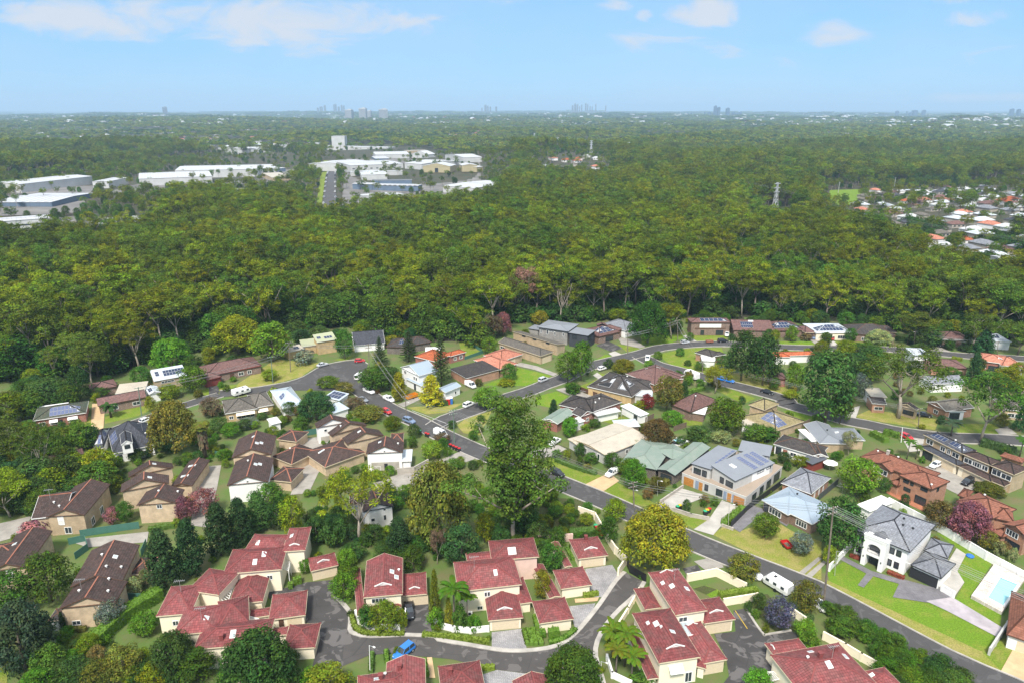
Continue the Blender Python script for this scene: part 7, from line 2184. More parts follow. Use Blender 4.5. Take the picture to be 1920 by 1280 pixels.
def car_meshes(k):
 if k in CARM: return CARM[k]
 ln,w,be,ro,ho,c0,c1,r0,r1 = CARK[k]
 h = ln / 2
 mb = MB()
 loft(mb,[(-h,w * .84,.38,.6,be * .86),(-h + .2,w * .97,.28,.6,be),(c1 - .1,w,.26,.6,be),(c1 + .25,w,.26,.6,ho),(h - .35,w * .96,.28,.55,ho * .88),(h,w * .78,.36,.5,ho * .66)])
 if k == 'ute':
  for s in (-1,1): mb.box((-1.55,s * (w - .06),be - .02),(2.0,.1,.22))
  mb.box((-h + .08,0,be - .02),(.1,w * 1.7,.22))
 body = mb.mesh('car_body','paint')
 mb = MB(); z0 = be - .03
 lo = [Vector(q) for q in ((c0,-w * .88,z0),(c1,-w * .88,z0),(c1,w * .88,z0),(c0,w * .88,z0))]
 hi = [Vector(q) for q in ((r0,-w * .74,ro - .06),(r1,-w * .74,ro - .06),(r1,w * .74,ro - .06),(r0,w * .74,ro - .06))]
 mb.hull(lo,hi); gl = mb.mesh('car_glass','glass')
 mb = MB(); mb.hull([q + Vector((0,0,-.02)) for q in hi],[Vector((q.x * .97,q.y * .94,ro)) for q in hi])
 for a,c in zip(lo,hi): mb.bar(a,c,.09,.09)
 for s in (0,1):
  i,j = (0,1) if s == 0 else (3,2)
  f = .45 if k != 'van' else .7
  mb.bar(lo[i].lerp(lo[j],f),hi[i].lerp(hi[j],f),.1,.07)
 if k == 'van':
  for s in (-1,1): mb.hull([Vector((c0,s * w * .86,z0)),Vector((.2,s * w * .86,z0)),Vector((.2,s * w * .89,z0)),Vector((c0,s * w * .89,z0))],
   [Vector((c0,s * w * .74,ro)),Vector((.2,s * w * .74,ro)),Vector((.2,s * w * .78,ro)),Vector((c0,s * w * .78,ro))])
 roof = mb.mesh('car_roof','paint')
 def cyl(r,wd,mt):
  mb = MB(); mb.tube([(0,-wd / 2,0),(0,wd / 2,0)],[r,r],12); return mb.mesh('wheel',mt)
 def bx(sz,mt):
  mb = MB(); mb.box((0,0,0),sz); return mb.mesh('lamp',mt)
 CARM[k] = (body,gl,roof,cyl(.33,.22,'black'),cyl(.2,.24,'metal_bright'),bx((.12,.36,.14),'glass_pale'),bx((.08,.26,.2),'lamp_red'))
 return CARM[k]
PAINT = {'white': (.80,.80,.80),'black': (.012,.012,.016),'grey': (.22,.24,.27),'silver': (.50,.52,.55),'blue': (.02,.17,.55),'red': (.50,.02,.025),'slate': (.16,.22,.34)}
def car(f,at,to,k,col,label,z=0.0,group='parked cars in the streets',sc=1.0):
 """a car standing at one pixel and heading towards another"""
 p,q = G(f,*at),G(f,*to)
 d = q - p
 o = thing({'ute': 'parked_ute','van': 'parked_van'}.get(k,'parked_car'),label,{'ute': 'ute','van': 'van'}.get(k,'car'),(p.x,p.y,p.z + .15 + z),math.atan2(d.y,d.x),group)
 o.scale = (sc,) * 3
 ms = car_meshes(k); c = (*PAINT[col],1)
 ln,w,be,ro,ho = CARK[k][:5]
 for nm,me in (('body',ms[0]),('windows',ms[1]),('roof',ms[2])):
  e = link(nm,me,o); e.color = c
 for x in (-ln * .30,ln * .31):
  for s in (-1,1):
   e = link('wheel',ms[3],o); e.location = (x,s * (w - .1),.33)
   link('rim',ms[4],e)
 for s in (-1,1):
  e = link('headlight',ms[5],o); e.location = (ln / 2 - .12,s * w * .58,ho * .62)
  e = link('tail_light',ms[6],o); e.location = (-ln / 2 + .02,s * w * .62,be * .68)
 return o
for q in [('Q',(1265,620),(1165,700),'suv','blue','bright blue car parked on the lane by the bottom townhouse'),
 ('B',(1120,880),(1125,935),'ute','black','dark ute with a tray cover parked before the white trimmed garage'),
 ('C',(745,92),(800,118),'suv','black','black car parked on the main street right of the tallest gum'),
 ('C',(1062,90),(1035,105),'ute','white','white ute at the head of the tan driveway'),
 ('D',(760,670),(810,695),'suv','white','white car half hidden by the olive gold street tree'),
 ('U',(790,225),(850,265),'suv','white','white car parked by the tall leaning power pole'),
 ('X',(920,690),(850,720),'hatch','white','white hatchback on the concrete court before the brick terrace'),
 ('X',(1285,880),(1205,920),'suv','black','black car on the concrete court before the brick terrace'),
 ('H',(610,622),(650,640),'van','white','white van beside the small blue roofed building'),
 ('H',(598,758),(650,735),'suv','white','white four wheel drive in the side street by the bright street tree'),
 ('H',(1125,582),(1170,565),'suv','silver','silver car parked on the side street beside the open lawn'),
 ('H',(35,718),(70,735),'ute','white','white ute near the yellow conifers'),
 ('H',(178,872),(215,885),'suv','slate','blue-grey car parked just above the junction'),
 ('H',(20,805),(50,820),'hatch','red','red car at the kerb behind roadside bushes'),
 ('H',(1205,1020),(1250,990),'ute','white','white ute with a blue tray on the drive right of the tallest gum'),
 ('H',(400,968),(440,985),'van','white','pale van behind the brownish bush at the junction'),
 ('I',(335,502),(375,490),'hatch','white','white car on the verge by the dome shaped tree'),
 ('G',(1250,662),(1290,680),'ute','white','upper white ute below the turning circle'),
 ('G',(1180,562),(1215,535),'van','white','white van at the mouth of the turning circle'),
 ('G',(1185,448),(1225,445),'hatch','red','red car at the head of the turning circle'),
 ('G',(922,476),(960,466),'sedan','silver','grey sedan at the upper kerb of the turning circle'),
 ('G',(1205,722),(1240,735),'sedan','grey','dark grey car facing the white utes'),
 ('I',(920,318),(955,314),'hatch','silver','pale blue-grey car at the top bend of the loop'),
 ('I',(1185,308),(1215,306),'suv','black','dark four wheel drive in the upper road by the two-storey house'),
 ('I',(1215,262),(1212,280),'suv','white','white car in the drive of the two-storey house'),
 ('I',(655,432),(650,460),'ute','white','white ute at the fork of the loop'),
 ('I',(1228,588),(1260,596),'hatch','blue','right of the two blue cars in the lower street'),
 ('I',(1185,578),(1215,585),'hatch','blue','left of the two blue cars in the lower street'),
 ('I',(1498,668),(1540,680),'sedan','black','black car on the lower street near the dark street trees'),
 ('J',(455,290),(450,300),'hatch','red','red car in the drive of the white solar house'),
 ('J',(318,282),(330,300),'hatch','slate','dark blue car in the drive left of the white solar house'),
 ('J',(1198,335),(1230,350),'suv','black','dark car on the drive in the top row'),
 ('J',(1100,830),(1140,835),'sedan','black','black car beside the stone roofed house'),
 ('J',(975,985),(1010,1000),'hatch','red','red car by the white post on the lower street'),
 ('F',(1030,868),(1075,850),'hatch','white','white car behind the charcoal roofed house')]:
 car(*q,sc=.95)
 # caravan, bus, trailer, skip
def boxy(name,label,cat,f,at,to,ln,w,h,col,wins=3):
 p,q = G(f,*at),G(f,*to); d = q - p
 o = thing(name,label,cat,(p.x,p.y,.15),math.atan2(d.y,d.x))
 mb = MB()
 loft(mb,[(-ln / 2,w / 2 * .9,.6,1.2,h * .92),(-ln / 2 + .3,w / 2,.5,1.3,h),(ln / 2 - .9,w / 2,.5,1.3,h),(ln / 2 - .2,w / 2 * .96,.5,1.2,h * .72),(ln / 2,w / 2 * .85,.6,1.0,h * .5)])
 e = mb.build('body','paint',o,Vector((0,0,0))); e.color = (*PAINT[col],1)
 for s in (-1,1):
  for i in range(wins):
   mb = MB(); mb.box((-ln * .3 + i * ln * .6 / max(1,wins - 1),s * w * .475,h * .55),(ln * .13,.12,h * .22)); mb.build('window','glass',o,Vector((0,0,0)))
  mb = MB(); mb.tube([(-.2,s * (w / 2 - .25),.35),(-.2,s * (w / 2 + .02),.35)],[.35,.35],12); mb.build('wheel','black',o,Vector((0,0,0)))
 for x in (-ln * .15,ln * .12):
  mb = MB(); mb.box((x,0,h - .03),(.5,.6,.14)); mb.build('roof_hatch','glass_pale' if x < 0 else 'black',o,Vector((0,0,0)))
 mb = MB(); mb.bar((ln / 2 - .2,.5,.5),(ln / 2 + 1.0,0,.5),.1,.1); mb.bar((ln / 2 - .2,-.5,.5),(ln / 2 + 1.0,0,.5),.1,.1); mb.build('drawbar','trim_dark',o,Vector((0,0,0)))
boxy('caravan','white caravan parked on the main street above the mauve bush','caravan','D',(905,745),(830,700),5.6,2.3,2.5,'white')
boxy('caravan','long white caravan beside the three clipped green balls','caravan','I',(965,560),(910,535),6.0,2.4,2.6,'white')
boxy('caravan','white caravan on the road behind the yellow brick house','caravan','G',(350,675),(420,655),6.0,2.2,2.3,'white')
def tray(name,label,cat,f,at,to,ln,w,h,mat):
 p,q = G(f,*at),G(f,*to); d = q - p
 o = thing(name,label,cat,(p.x,p.y,0),math.atan2(d.y,d.x))
 z = Vector((0,0,0)); mb = MB()
 for s in (-1,1):
  mb.box((0,s * w / 2,.5),(ln,.08,h)); mb.box((s * ln / 2,0,.5),(.08,w,h))
 mb.box((0,0,.45),(ln,w,.08)); mb.build('tray',mat,o,z)
 for s in (-1,1):
  mb = MB(); mb.tube([(0,s * w / 2 - .1,.3),(0,s * (w / 2 + .12),.3)],[.3,.3],10); mb.build('wheel','black',o,z)
 mb = MB(); mb.bar((ln / 2,0,.45),(ln / 2 + 1.1,0,.4),.1,.1); mb.build('drawbar','trim_dark',o,z)
 mb = MB(); mb.box((-.2,.1,.6),(ln * .6,w * .6,.35),taper=.6); mb.build('load','fence_wood',o,z)
plain('orange_paint',(.62,.24,.02),.5,.1,2); plain('red_paint',(.45,.02,.02),.5,.1,2); plain('blue_paint',(.03,.16,.50),.5,.1,2)
tray('garden_trailer','red trailer with a load on the dry lawn beside the grey bush','trailer','D',(960,500),(930,470),2.6,1.6,.45,'red_paint')
tray('skip_bin','orange skip full of rubble between the yellow conifers','skip','H',(195,700),(240,685),4.2,1.8,.9,'orange_paint')
tray('garden_trailer','rusty trailer at the kerb of the top bend','trailer','I',(1092,312),(1120,312),2.8,1.6,.6,'trim_terra')
# ------------------------------------------------------------------ bins, toilets, small things
def bin_(f,at,lid,label,group):
 p = G(f,*at); z = Vector((0,0,0))
 o = thing('wheelie_bin',label,'bin',(p.x,p.y,.04),rnd.uniform(0,6),group); o.scale = (1.15,) * 3
 mb = MB(); mb.hull([Vector(q) for q in ((-.24,-.25,0),(.24,-.25,0),(.24,.25,0),(-.24,.25,0))],[Vector(q) for q in ((-.29,-.33,.95),(.29,-.33,.95),(.29,.33,.95),(-.29,.33,.95))]); mb.build('body','trim_dark',o,z)
 mb = MB(); mb.box((0,.02,.952),(.64,.74,.08),taper=.9); mb.build('lid',lid,o,z)
 mb = MB(); mb.tube([(-.28,-.28,.1),(.28,-.28,.1)],[.1,.1],8); mb.build('wheel','black',o,z)
plain('lid_yellow',(.62,.45,.02),.5,.1,2); plain('lid_green',(.03,.36,.17),.5,.1,2)
for f,at,lid,lb,g in [('D',(335,292),'lid_green','green lidded bin by the left duplex wall',None),('D',(350,285),'lid_yellow','yellow lidded bin by the left duplex wall',None),
 ('D',(492,320),'lid_green','green lidded bin by the right duplex drive',None),('D',(504,312),'lid_yellow','yellow lidded bin by the right duplex drive',None),('D',(516,305),'red_paint','red lidded bin by the right duplex drive',None),
 ('H',(255,952),'lid_green','green lidded bin beside the dark roadside bush',None)] + [('H',(296 + 17 * i,968 + 6 * i),'red_paint','red lidded bin of the pair on the verge beside the road','pair of bins on the verge') for i in range(2)] + [('H',(470 + 20 * i,1050 + 9 * i),'red_paint','red lidded bin in the row at the concrete entry drive','row of bins at the entry drive') for i in range(4)] + [('C',(965 + 6.5 * i,400 + 11 * i),'red_paint' if i else 'lid_green','red lidded bin in the line along the cream boundary wall' if i else 'green lidded bin at the top of the line along the cream wall','bins along the cream wall') for i in range(6)]:
 bin_(f,at,lid,lb,g)
for at,mt,lb in (((455,742),'red_paint','red portable toilet on the corner verge'),((472,738),'blue_paint','blue portable toilet on the corner verge')):
 p = G('H',*at); o = thing('portable_toilet',lb,'toilet',tuple(p)); z = Vector((0,0,0))
 mb = MB(); mb.box((0,0,0),(1.2,1.2,2.1)); mb.build('cabin',mt,o,z)
 mb = MB(); mb.box((0,0,2.102),(1.3,1.3,.25),taper=.7); mb.build('roof','trim_white',o,z)
 mb = MB(); mb.box((0,-.63,.1),(.8,.06,1.85)); mb.build('door',mt,o,z)
def umbrella(f,at,label):
 p = G(f,*at); o = thing('patio_umbrella',label,'umbrella',tuple(p)); z = Vector((0,0,0))
 mb = MB(); mb.lathe((0,0,2.1),[(1.9,0),(1.0,.35),(.05,.65)],8); mb.build('canopy','render_white',o,z)
 mb = MB(); mb.tube([(0,0,0),(0,0,2.6)],[.04,.04]); mb.build('pole','trim_white',o,z)
umbrella('Y',(810,720),'white square umbrella in the yard behind the lime tree')
p = G('C',247,890); o = thing('air_conditioner','white air conditioner unit against the cream townhouse wall','air conditioner',tuple(p)); z = Vector((0,0,0))
mb = MB(); mb.box((0,0,0),(.95,.4,.8)); mb.build('case','trim_white',o,z)
mb = MB(); mb.tube([(0,-.205,.4),(0,-.23,.4)],[.3,.3],12); mb.build('fan_grille','trim_dark',o,z)
p = G('E',1032,556); o = thing('ball','blue cover lying on the lawn near the pool','cover',tuple(p)); mb = MB(); mb.lathe((0,0,0),[(.75,0),(.8,.25),(.4,.5),(.02,.55)],12); mb.build('shell','blue_paint',o,z)
# pergolas
def pergola(f,pts,z0,n,mat,label,glass=False):
 q = [PH(*px(f,p),z0) for p in pts]
 c = sum(q,Vector()) / 4
 o = thing('pergola',label,'pergola',(c.x,c.y,0));
 fr = MB()
 for a,b_ in ((0,1),(3,2)): fr.bar(q[a],q[b_],.1,.16)
 for i in range(4): fr.bar(Vector((q[i].x,q[i].y,0)),q[i],.12,.12)
 fr.build('frame',mat,o)
 for i in range(n):
  k = i / max(1,n - 1)
  a,b_ = q[0].lerp(q[1],k),q[3].lerp(q[2],k)
  if glass and i < n - 1:
   a2,b2 = q[0].lerp(q[1],(i + .92) / (n - 1)),q[3].lerp(q[2],(i + .92) / (n - 1))
   s = MB(); s.hull([p - UPv * .05 for p in (a,a2,b2,b_)],[a,a2,b2,b_]); s.build('roof_pane','glass_pale',o)
  else:
   s = MB(); s.bar(a + UPv * .12,b_ + UPv * .12,.1,.12); s.build('slat',mat,o)
pergola('A',[(1300,700),(1240,790),(1300,826),(1335,720)],3.0,9,'trim_white','white slatted pergola in the middle of the red terrace')
pergola('B',[(205,900),(196,935),(255,945),(262,915)],2.6,6,'trim_white','small white slatted pergola between the lower terrace garages')
pergola('B',[(392,575),(382,620),(430,640),(438,590)],3.0,7,'trim_white','pale slatted pergola beside the upper terrace wall')
pergola('D',[(352,932),(425,925),(448,1000),(395,1008)],3.2,4,'trim_white','glass roofed pergola between the double townhouse roofs',True)
pergola('U',[(220,955),(330,950),(420,1020),(290,1050)],2.6,7,'trim_white','white slatted pergola beside the corner townhouse')
# ------------------------------------------------------------------ walls and fences
def wall(f,pts,h,mat,label,name='boundary_wall',th=.22,cap=None,cat='wall'):
 w = [G(f,*p) if not isinstance(p[0],str) else G(*p) for p in pts]
 c = sum(w,Vector()) / len(w)
 o = thing(name,label,cat,(c.x,c.y,0))
 mb,cp = MB(),MB()
 for a,b_ in zip(w,w[1:]):
  d = b_ - a
  mb.box((a + b_) / 2 - UPv * .2,(d.length + th * .9,th,h + .2),d)
  n = max(1,int(d.length / 3))
  cp.box((a + b_) / 2 + UPv * (h + .002),(d.length + th,th + .1,.09),d)
  for i in range(n + 1):
   p = a + d * i / n
   cp.box(p - UPv * .2,(th + .16,th + .16,h + .3),d)
 mb.build('wall',mat,o); cp.build('pier',cap or mat,o)
def fence(f,pts,h,mat,label,pw=2.4,cat='fence'):
 w = [G(f,*p) if not isinstance(p[0],str) else G(*p) for p in pts]
 c = sum(w,Vector()) / len(w)
 o = thing('fence',label,cat,(c.x,c.y,0))
 for a,b_ in zip(w,w[1:]):
  d = b_ - a; n = max(1,round(d.length / pw))
  for i in range(n):
   p,q = a + d * i / n,a + d * (i + 1) / n
   mb = MB(); mb.box((p + q) / 2 + UPv * .05,(d.length / n - .1,.05,h),d); mb.box((p + q) / 2 + UPv * h,(d.length / n - .1,.09,.08),d); mb.build('panel',mat,o)
   mb = MB(); mb.box(p - UPv * .2,(.1,.1,h + .3),d); mb.build('post',mat,o)
wall('C',[(1095,668),(1138,602),(1075,540),(1030,470),(960,345),(870,312)],1.9,'render_cream','long cream boundary wall curving up beside the red bins')
wall('C',[(640,480),(830,468)],1.8,'render_pink','low pinkish wall behind the tiled walks')
wall('C',[(48,945),(70,965),(150,985),(250,995),(352,985)],1.2,'render_white','curved white garden wall below the palms')
wall('B',[(815,895),(832,940),(900,975),(1062,978)],1.2,'render_white','curved white garden wall round the lime bush')
wall('D',[(392,700),(556,668),(722,752)],1.8,'render_cream','cream wall behind the small walled lawn')
wall('D',[(600,838),(790,806)],1.6,'render_cream','cream wall below the thick lime hedge')
wall('D',[(980,885),(1060,940)],1.5,'render_cream','short cream wall below the mauve bush')
wall('U',[(862,590),(1100,720),(1280,830),(1460,930)],1.6,'render_cream','cream wall behind the corner townhouse')
wall('C',[(1212,770),(1150,880),(1090,975)],1.3,'render_cream','cream wall along the lane opposite the paved court')
wall('C',[(1030,1150),(1060,1250),(1165,1300)],1.2,'render_white','white wall at the foot of the right palm clump')
wall('E',[(565,262),(850,412),(1120,575),(1400,725)],1.9,'render_white','long white wall behind the big white house and pool')
wall('E',[(352,505),(228,640)],1.6,'render_white','white side wall left of the big white house')
wall('E',[(1390,740),(1270,920),(1140,1118)],1.5,'render_grey','pale wall between the pool yard and the corner house')
wall('E',[(868,755),(935,795)],1.5,'render_white','short white wall beside the dark garage door')
wall('D',[(240,250),(365,165)],.8,'brick_grey','low grey wall beside the left duplex drive')
wall('D',[(305,295),(412,330),(512,350)],.9,'brick_grey','low grey block wall at the front of the duplex')
wall('D',[(592,385),(650,405)],.6,'brick_grey','low grey wall at the foot of the right duplex hedge')
wall('H',[(100,1235),(210,1225),(310,1170)],1.6,'brick_tan','tan brick wall round the four gabled terrace')
fence('D',[(640,392),(740,290),(950,135)],1.6,'trim_dark','dark fence between the duplex and the blue roofed house')
fence('A',[(462,445),(680,412),(800,396)],1.7,'fence_green','green panel fence below the brown brick units')
fence('A',[(395,490),(488,470),(505,520),(430,575)],1.6,'fence_green','green fence round the small grey yard')
fence('A',[(708,805),(822,810)],1.6,'fence_green','green fence before the pale variegated shrubs')
fence('A',[(810,555),(840,490)],1.6,'fence_green','green fence at the end of the forecourt driveway')
fence('G',[(748,975),(888,950)],1.7,'fence_green','green fence at the top of the cracked concrete drive')
fence('G',[(935,1080),(995,1010)],1.6,'fence_green','green fence beside the stepped terrace')
fence('G',[(140,1110),(270,1130)],1.8,'fence_green','dim green fence behind the fan palm')
fence('G',[(570,690),(645,815)],1.7,'fence_wood','grey fence between yellow brick and pale blue roofs')
fence('Y',[(262,330),(430,270),(592,205)],1.7,'fence_wood','weathered timber fence behind the brown roof')
fence('Y',[(690,1065),(905,885)],1.7,'metal_dark','charcoal fence beside the grey hip roof')
fence('H',[(570,430),(700,385),(620,330)],1.2,'fence_green','dark green fence round the lawn behind the salmon house',2.4)
fence('I',[(840,935),(930,905)],1.7,'fence_wood','timber fence behind the rust-brown dome')
fence('I',[(180,650),(300,695)],1.6,'trim_brown','dark timber fence beside the black solar roof')
fence('I',[(640,870),(700,840)],1.6,'fence_wood','grey fence behind the white patio cover')
fence('C',[(1140,600),(1160,650),(1255,705)],1.8,'black','black slatted gate across the top of the lane',1.2,'gate')
# ------------------------------------------------------------------ poles and wires
POLES = []
def pole(f,base,top,label,arms=1,mat='bark_grey',r=.16,lamp=False):
 b = G(f,*base); d = ray(*px(f,top)); k = b.y / d.y
 tp = Vector((d.x * k,b.y,CAMZ + d.z * k))
 tp = b + (tp - b) * 1.0
 o = thing('power_pole' if arms else 'street_lamp',label,'power pole' if arms else 'street lamp',tuple(b))
 mb = MB(); mb.tube([b - UPv * .3,tp],[r,r * .7],8); mb.build('pole',mat,o)
 for i in range(arms):
  c = tp - UPv * (.35 + 1.1 * i)
  mb = MB(); mb.bar(c - Vector((1.1,.5,0)),c + Vector((1.1,.5,0)),.12,.14); ao = mb.build('crossarm',mat,o)
  for q in (-1,-.45,.45,1):
   mb = MB(); mb.lathe(c + Vector((1.0 * q,.45 * q,.07)),[(.05,0),(.06,.1),(.02,.16)],6); mb.build('insulator','trim_white',ao)
 if lamp or arms:
  a = tp - UPv * (2.2 if arms else .05)
  if lamp:
   e = a + Vector((.9,-.6,.25))
   mb = MB(); mb.bar(a,e,.06,.06); mb.build('lamp_arm','metal_bright',o)
   mb = MB(); mb.box(e - UPv * .08,(.5,.2,.12),Vector((.9,-.6,0))); mb.build('lamp_head','trim_white',o)
 POLES.append(tp)
 return tp
def wire(a,b_,label,n=4,sag=.7,spread=1.0,side=(.95,.42)):
 """a run of n sagging conductors between two poles"""
 o = thing('power_line',label,'wires',tuple((a + b_) / 2))
 for i in range(n):
  k = (i / max(1,n - 1) - .5) * 2 * spread
  of = Vector((side[0] * k,side[1] * k,-.3 - .9 * (i % 2)))
  mb = MB(); mb.tube([a.lerp(b_,t / 8) + of - UPv * sag * 4 * (t / 8) * (1 - t / 8) for t in range(9)],[.03] * 9,3); mb.build('wire','wire_grey',o)
plain('wire_grey',(.25,.25,.25),.5,.1,1); plain('pole_green',(.16,.22,.17),.8,.3,1)
pA = pole('C',(1186,278),(1180,128),'power pole beside the main street left of the duplex',2,lamp=True)
pB = pole('E',(197,822),(252,270),'tall leaning power pole on the verge of the white house',2,r=.2)
pC = pole('H',(497,1018),(488,778),'power pole at the junction with a long crossarm',2,'pole_green')
pD = pole('H',(160,862),(150,680),'slim pole with a street light above the junction',1,lamp=True)
pE = pole('G',(572,592),(556,405),'greenish pole on the sloping lawn',1,'pole_green')
pF = pole('G',(696,515),(684,305),'timber pole beside the turning circle lawn',1)
pG = pole('G',(1258,605),(1244,318),'tall pole at the right of the turning circle',2)
pH = pole('F',(1000,832),(975,620),'greenish pole in front of the brown tiled house',1,'pole_green')
pI = pole('I',(870,312),(866,150),'power pole at the top bend of the loop',1)
pJ = pole('I',(516,388),(516,245),'power pole at the drive of the mauve solar house',1)
pK = pole('I',(1043,522),(1043,440),'pole inside the loop behind the caravan',1)
pL = pole('J',(1030,348),(1040,228),'pole beside the upper road right of the leaning gum',1)
pM = pole('J',(1060,912),(1072,770),'pole on the dry verge across the lower street',1)
pN = pole('J',(1620,395),(1625,300),'pole at the right end of the upper road',1)
pole('J',(940,1010),(950,905),'pale bare post at the kerb of the lower street',0,'trim_white',.13)
pole('Q',(855,845),(848,505),'white lamp post with a round head in the lane',0,'trim_white',.08,True)
pole('E',(260,665),(270,525),'slender grey street lamp before the white house',0,'metal_bright',.07,True)
pole('D',(222,210),(222,122),'slender lamp post beside the left duplex drive',0,'metal_bright',.06,True)
pole('D',(626,398),(632,255),'slender lamp post beside the right duplex drive',0,'metal_bright',.06,True)
pole('C',(1000,1215),(997,1155),'short lamp post by the lane bend',0,'trim_white',.06,True)
pole('F',(1218,485),(1212,400),'lamp post behind the skillion solar house',0,'metal_bright',.1,True)
pZ = PH(2120,1190,10.0)
for a,b_,lb in ((pA,pB,'wires from the duplex pole to the leaning pole'),(pB,pZ,'bundle of wires running over the white house lawn to the lower right'),(pC,pA,'wires from the junction pole past the tallest gum'),(pD,pC,'short wires above the junction'),
 (pD,pG,'wires along the street to the turning circle'),(pG,pF,'wires across the turning circle'),(pF,pE,'wires over the sloping lawn'),(pE,pH,'wires from the lawn pole to the left'),(pJ,pI,'wires across the top bend'),(pI,pK,'wires across the loop'),(pL,pN,'wires along the upper road'),(pK,pM,'wires over the lower street')):
 wire(a,b_,lb,4 if a is not pB else 7)
def antenna(label_part,k,fu,fv,h=2.6):
 root,bl = [q for q in HOUSES if label_part in q[0]['label']][0]
 b = bl[k]; p = b['o'] + b['u'] * (fu * b['L']) + b['v'] * (fv * b['W']) + UPv * (b['hgt'](fu,fv) - .1)
 mb = MB(); mb.tube([p,p + UPv * h],[.035,.03],5)
 mb.bar(p + UPv * (h - .1) - b['u'] * .9,p + UPv * (h - .1) + b['u'] * .9,.04,.04)
 for i in range(6):
  c = p + UPv * (h - .1) + b['u'] * (-.85 + .34 * i); mb.bar(c - b['v'] * (.5 - .05 * i),c + b['v'] * (.5 - .05 * i),.03,.03)
 mb.build('antenna','metal_bright',root)
for q in (('largest red tiled terrace',4,.55,.5),('largest red tiled terrace',5,.6,.3),('long ridged roof behind',1,.4,.4),('beside the clipped hedge',0,.3,.5),('double red tiled',0,.5,.6),('palms, small twin',0,.3,.5),('corner below the wisteria',0,.6,.5),
 ('blue ribbed roof',1,.5,.5),('L-shaped house',0,.5,.5),('yellow brick house',0,.5,.5),('charcoal roofed white',0,.8,.4)):
 antenna(*q)
def clothesline(f,at,label):
 p = G(f,*at); o = thing('clothes_line',label,'clothes line',tuple(p)); z = Vector((0,0,0))
 mb = MB(); mb.tube([(0,0,0),(0,0,2)],[.04,.03]); mb.build('post','metal_bright',o,z)
 mb = MB()
 for i in range(4):
  a = i * math.pi / 2; mb.bar((0,0,1.9),(1.6 * math.cos(a),1.6 * math.sin(a),2.1),.04,.04)
  for k in (.5,.75,1): mb.bar((1.6 * k * math.cos(a),1.6 * k * math.sin(a),2.05),(1.6 * k * math.cos(a + math.pi / 2),1.6 * k * math.sin(a + math.pi / 2),2.05),.015,.015)
 mb.build('arms','metal_bright',o,z)
clothesline('E',(300,195),'rotary clothes line on the bare patch behind the white shed'); clothesline('I',(470,850),'rotary clothes line on the lawn above the long cream roof')
# ------------------------------------------------------------------ the industrial area, far suburbs and skyline
plain('shed_tan',(.42,.36,.22),.8,.1,.2); plain('shed_blue',(.13,.18,.25),.7,.2,.2)
plain('shed_white',(.54,.54,.53),.8,.15,.1); plain('yard_ground',(.20,.19,.18),.9,.4,.05)
metal('roof_far',(.50,.505,.51),(.34,.35,.36),3.0,.5,.8,.8)
metal('roof_stripe',(.50,.51,.53),(.40,.41,.42),7.0,.5,.6,.25)
def ware(label,blocks,group='white warehouses beyond the bush'):
 house('warehouse',label,[Bk(q[0],q[1],q[2],q[3],q[4],q[5] if len(q) > 5 else .06,roof=q[6] if len(q) > 6 else 'roof_far',wall=(q[7] if len(q) > 7 and q[7] != 'render_white' else 'shed_white'),trim='trim_white',ax=q[8] if len(q) > 8 else 'u',ends=GA,oh=.3,
  wins=q[9] if len(q) > 9 else (),lights=q[10] if len(q) > 10 else ()) for q in blocks],'warehouse',group)
WN = [('f',.06 + .11 * i,5.0,3.5,1.3,'s') for i in range(9)]
ware('large warehouse with a long pale roof at the left edge',[('K',(150,662),(692,602),46,10)])
ware('blue-grey walled warehouse with a dark striped roof at the left edge',[('K',(-80,798),(385,796),(510,728),4.2,.03,'roof_stripe','shed_blue')])
ware('two level white building with a row of dark windows at the left edge',[('K',(-60,945),(372,914),22,11,.02,'roof_far','render_white','u',[('f',.2 + .1 * i,6.5,3.5,1.0,'s') for i in range(8)]),('K',(-60,998),(345,985),9,6,.02,'roof_far','render_white','u',[('f',.5,1,2,3,'s'),('f',.7,3,2,1,'s')])])
ware('low white depot beside the truck yard',[('K',(865,945),(1088,925),(1092,892),6),('K',(690,970),(770,968),12,5)])
ware('low pale sheds half hidden in the trees below the long stepped warehouse',[('K',(1210,945),(1560,930),(1560,906),5),('K',(1385,712),(1820,702),16,5)])
ware('long stepped white warehouse behind the dark trees',[('K',(1040,622),(1590,602),(1590,560),9),('K',(812,642),(960,612),(950,592),8),('K',(1310,560),(1930,548),(1922,490),11)])
ware('white warehouse with a blue end wall left of the industrial street',[('L',(-30,545),(150,540),(90,478),8),('L',(150,545),(222,540),(220,487),7,.02,'roof_far','shed_blue')])
ware('small pale flat roofed workshop left of the industrial street',[('L',(118,612),(262,606),(262,570),5,.02,'metal_cream','brick_tan')])
ware('small white shed left of the end of the industrial street',[('L',(115,712),(190,712),(190,680),5)])
ware('white buildings at the far left of the industrial street',[('L',(-40,400),(88,396),(90,360),8),('L',(150,370),(235,368),20,6),('K',(1810,398),(1930,392),(1925,352),9),('K',(1690,420),(1790,418),20,5)])
ware('white tower block rising over the long factory',[('L',(563,303),(663,303),26,27,.0),('L',(480,376),(985,388),35,9,.0,'roof_far','render_white','u',WN),('L',(440,352),(470,352),14,14,.0)])
ware('biggest white factory with two rows of small dark windows',[('L',(705,522),(1105,508),(1100,470),11,.02,'roof_far','render_white','u',WN),('L',(700,515),(875,490),(865,448),11),('L',(708,570),(1100,560),12,6,.02),('L',(790,592),(986,588),(968,556),7,.02,'roof_far','render_white','u',(),[(.3,.5,3,9),(.42,.5,3,9),(.54,.5,3,9),(.66,.5,3,9),(.78,.5,3,9)])])
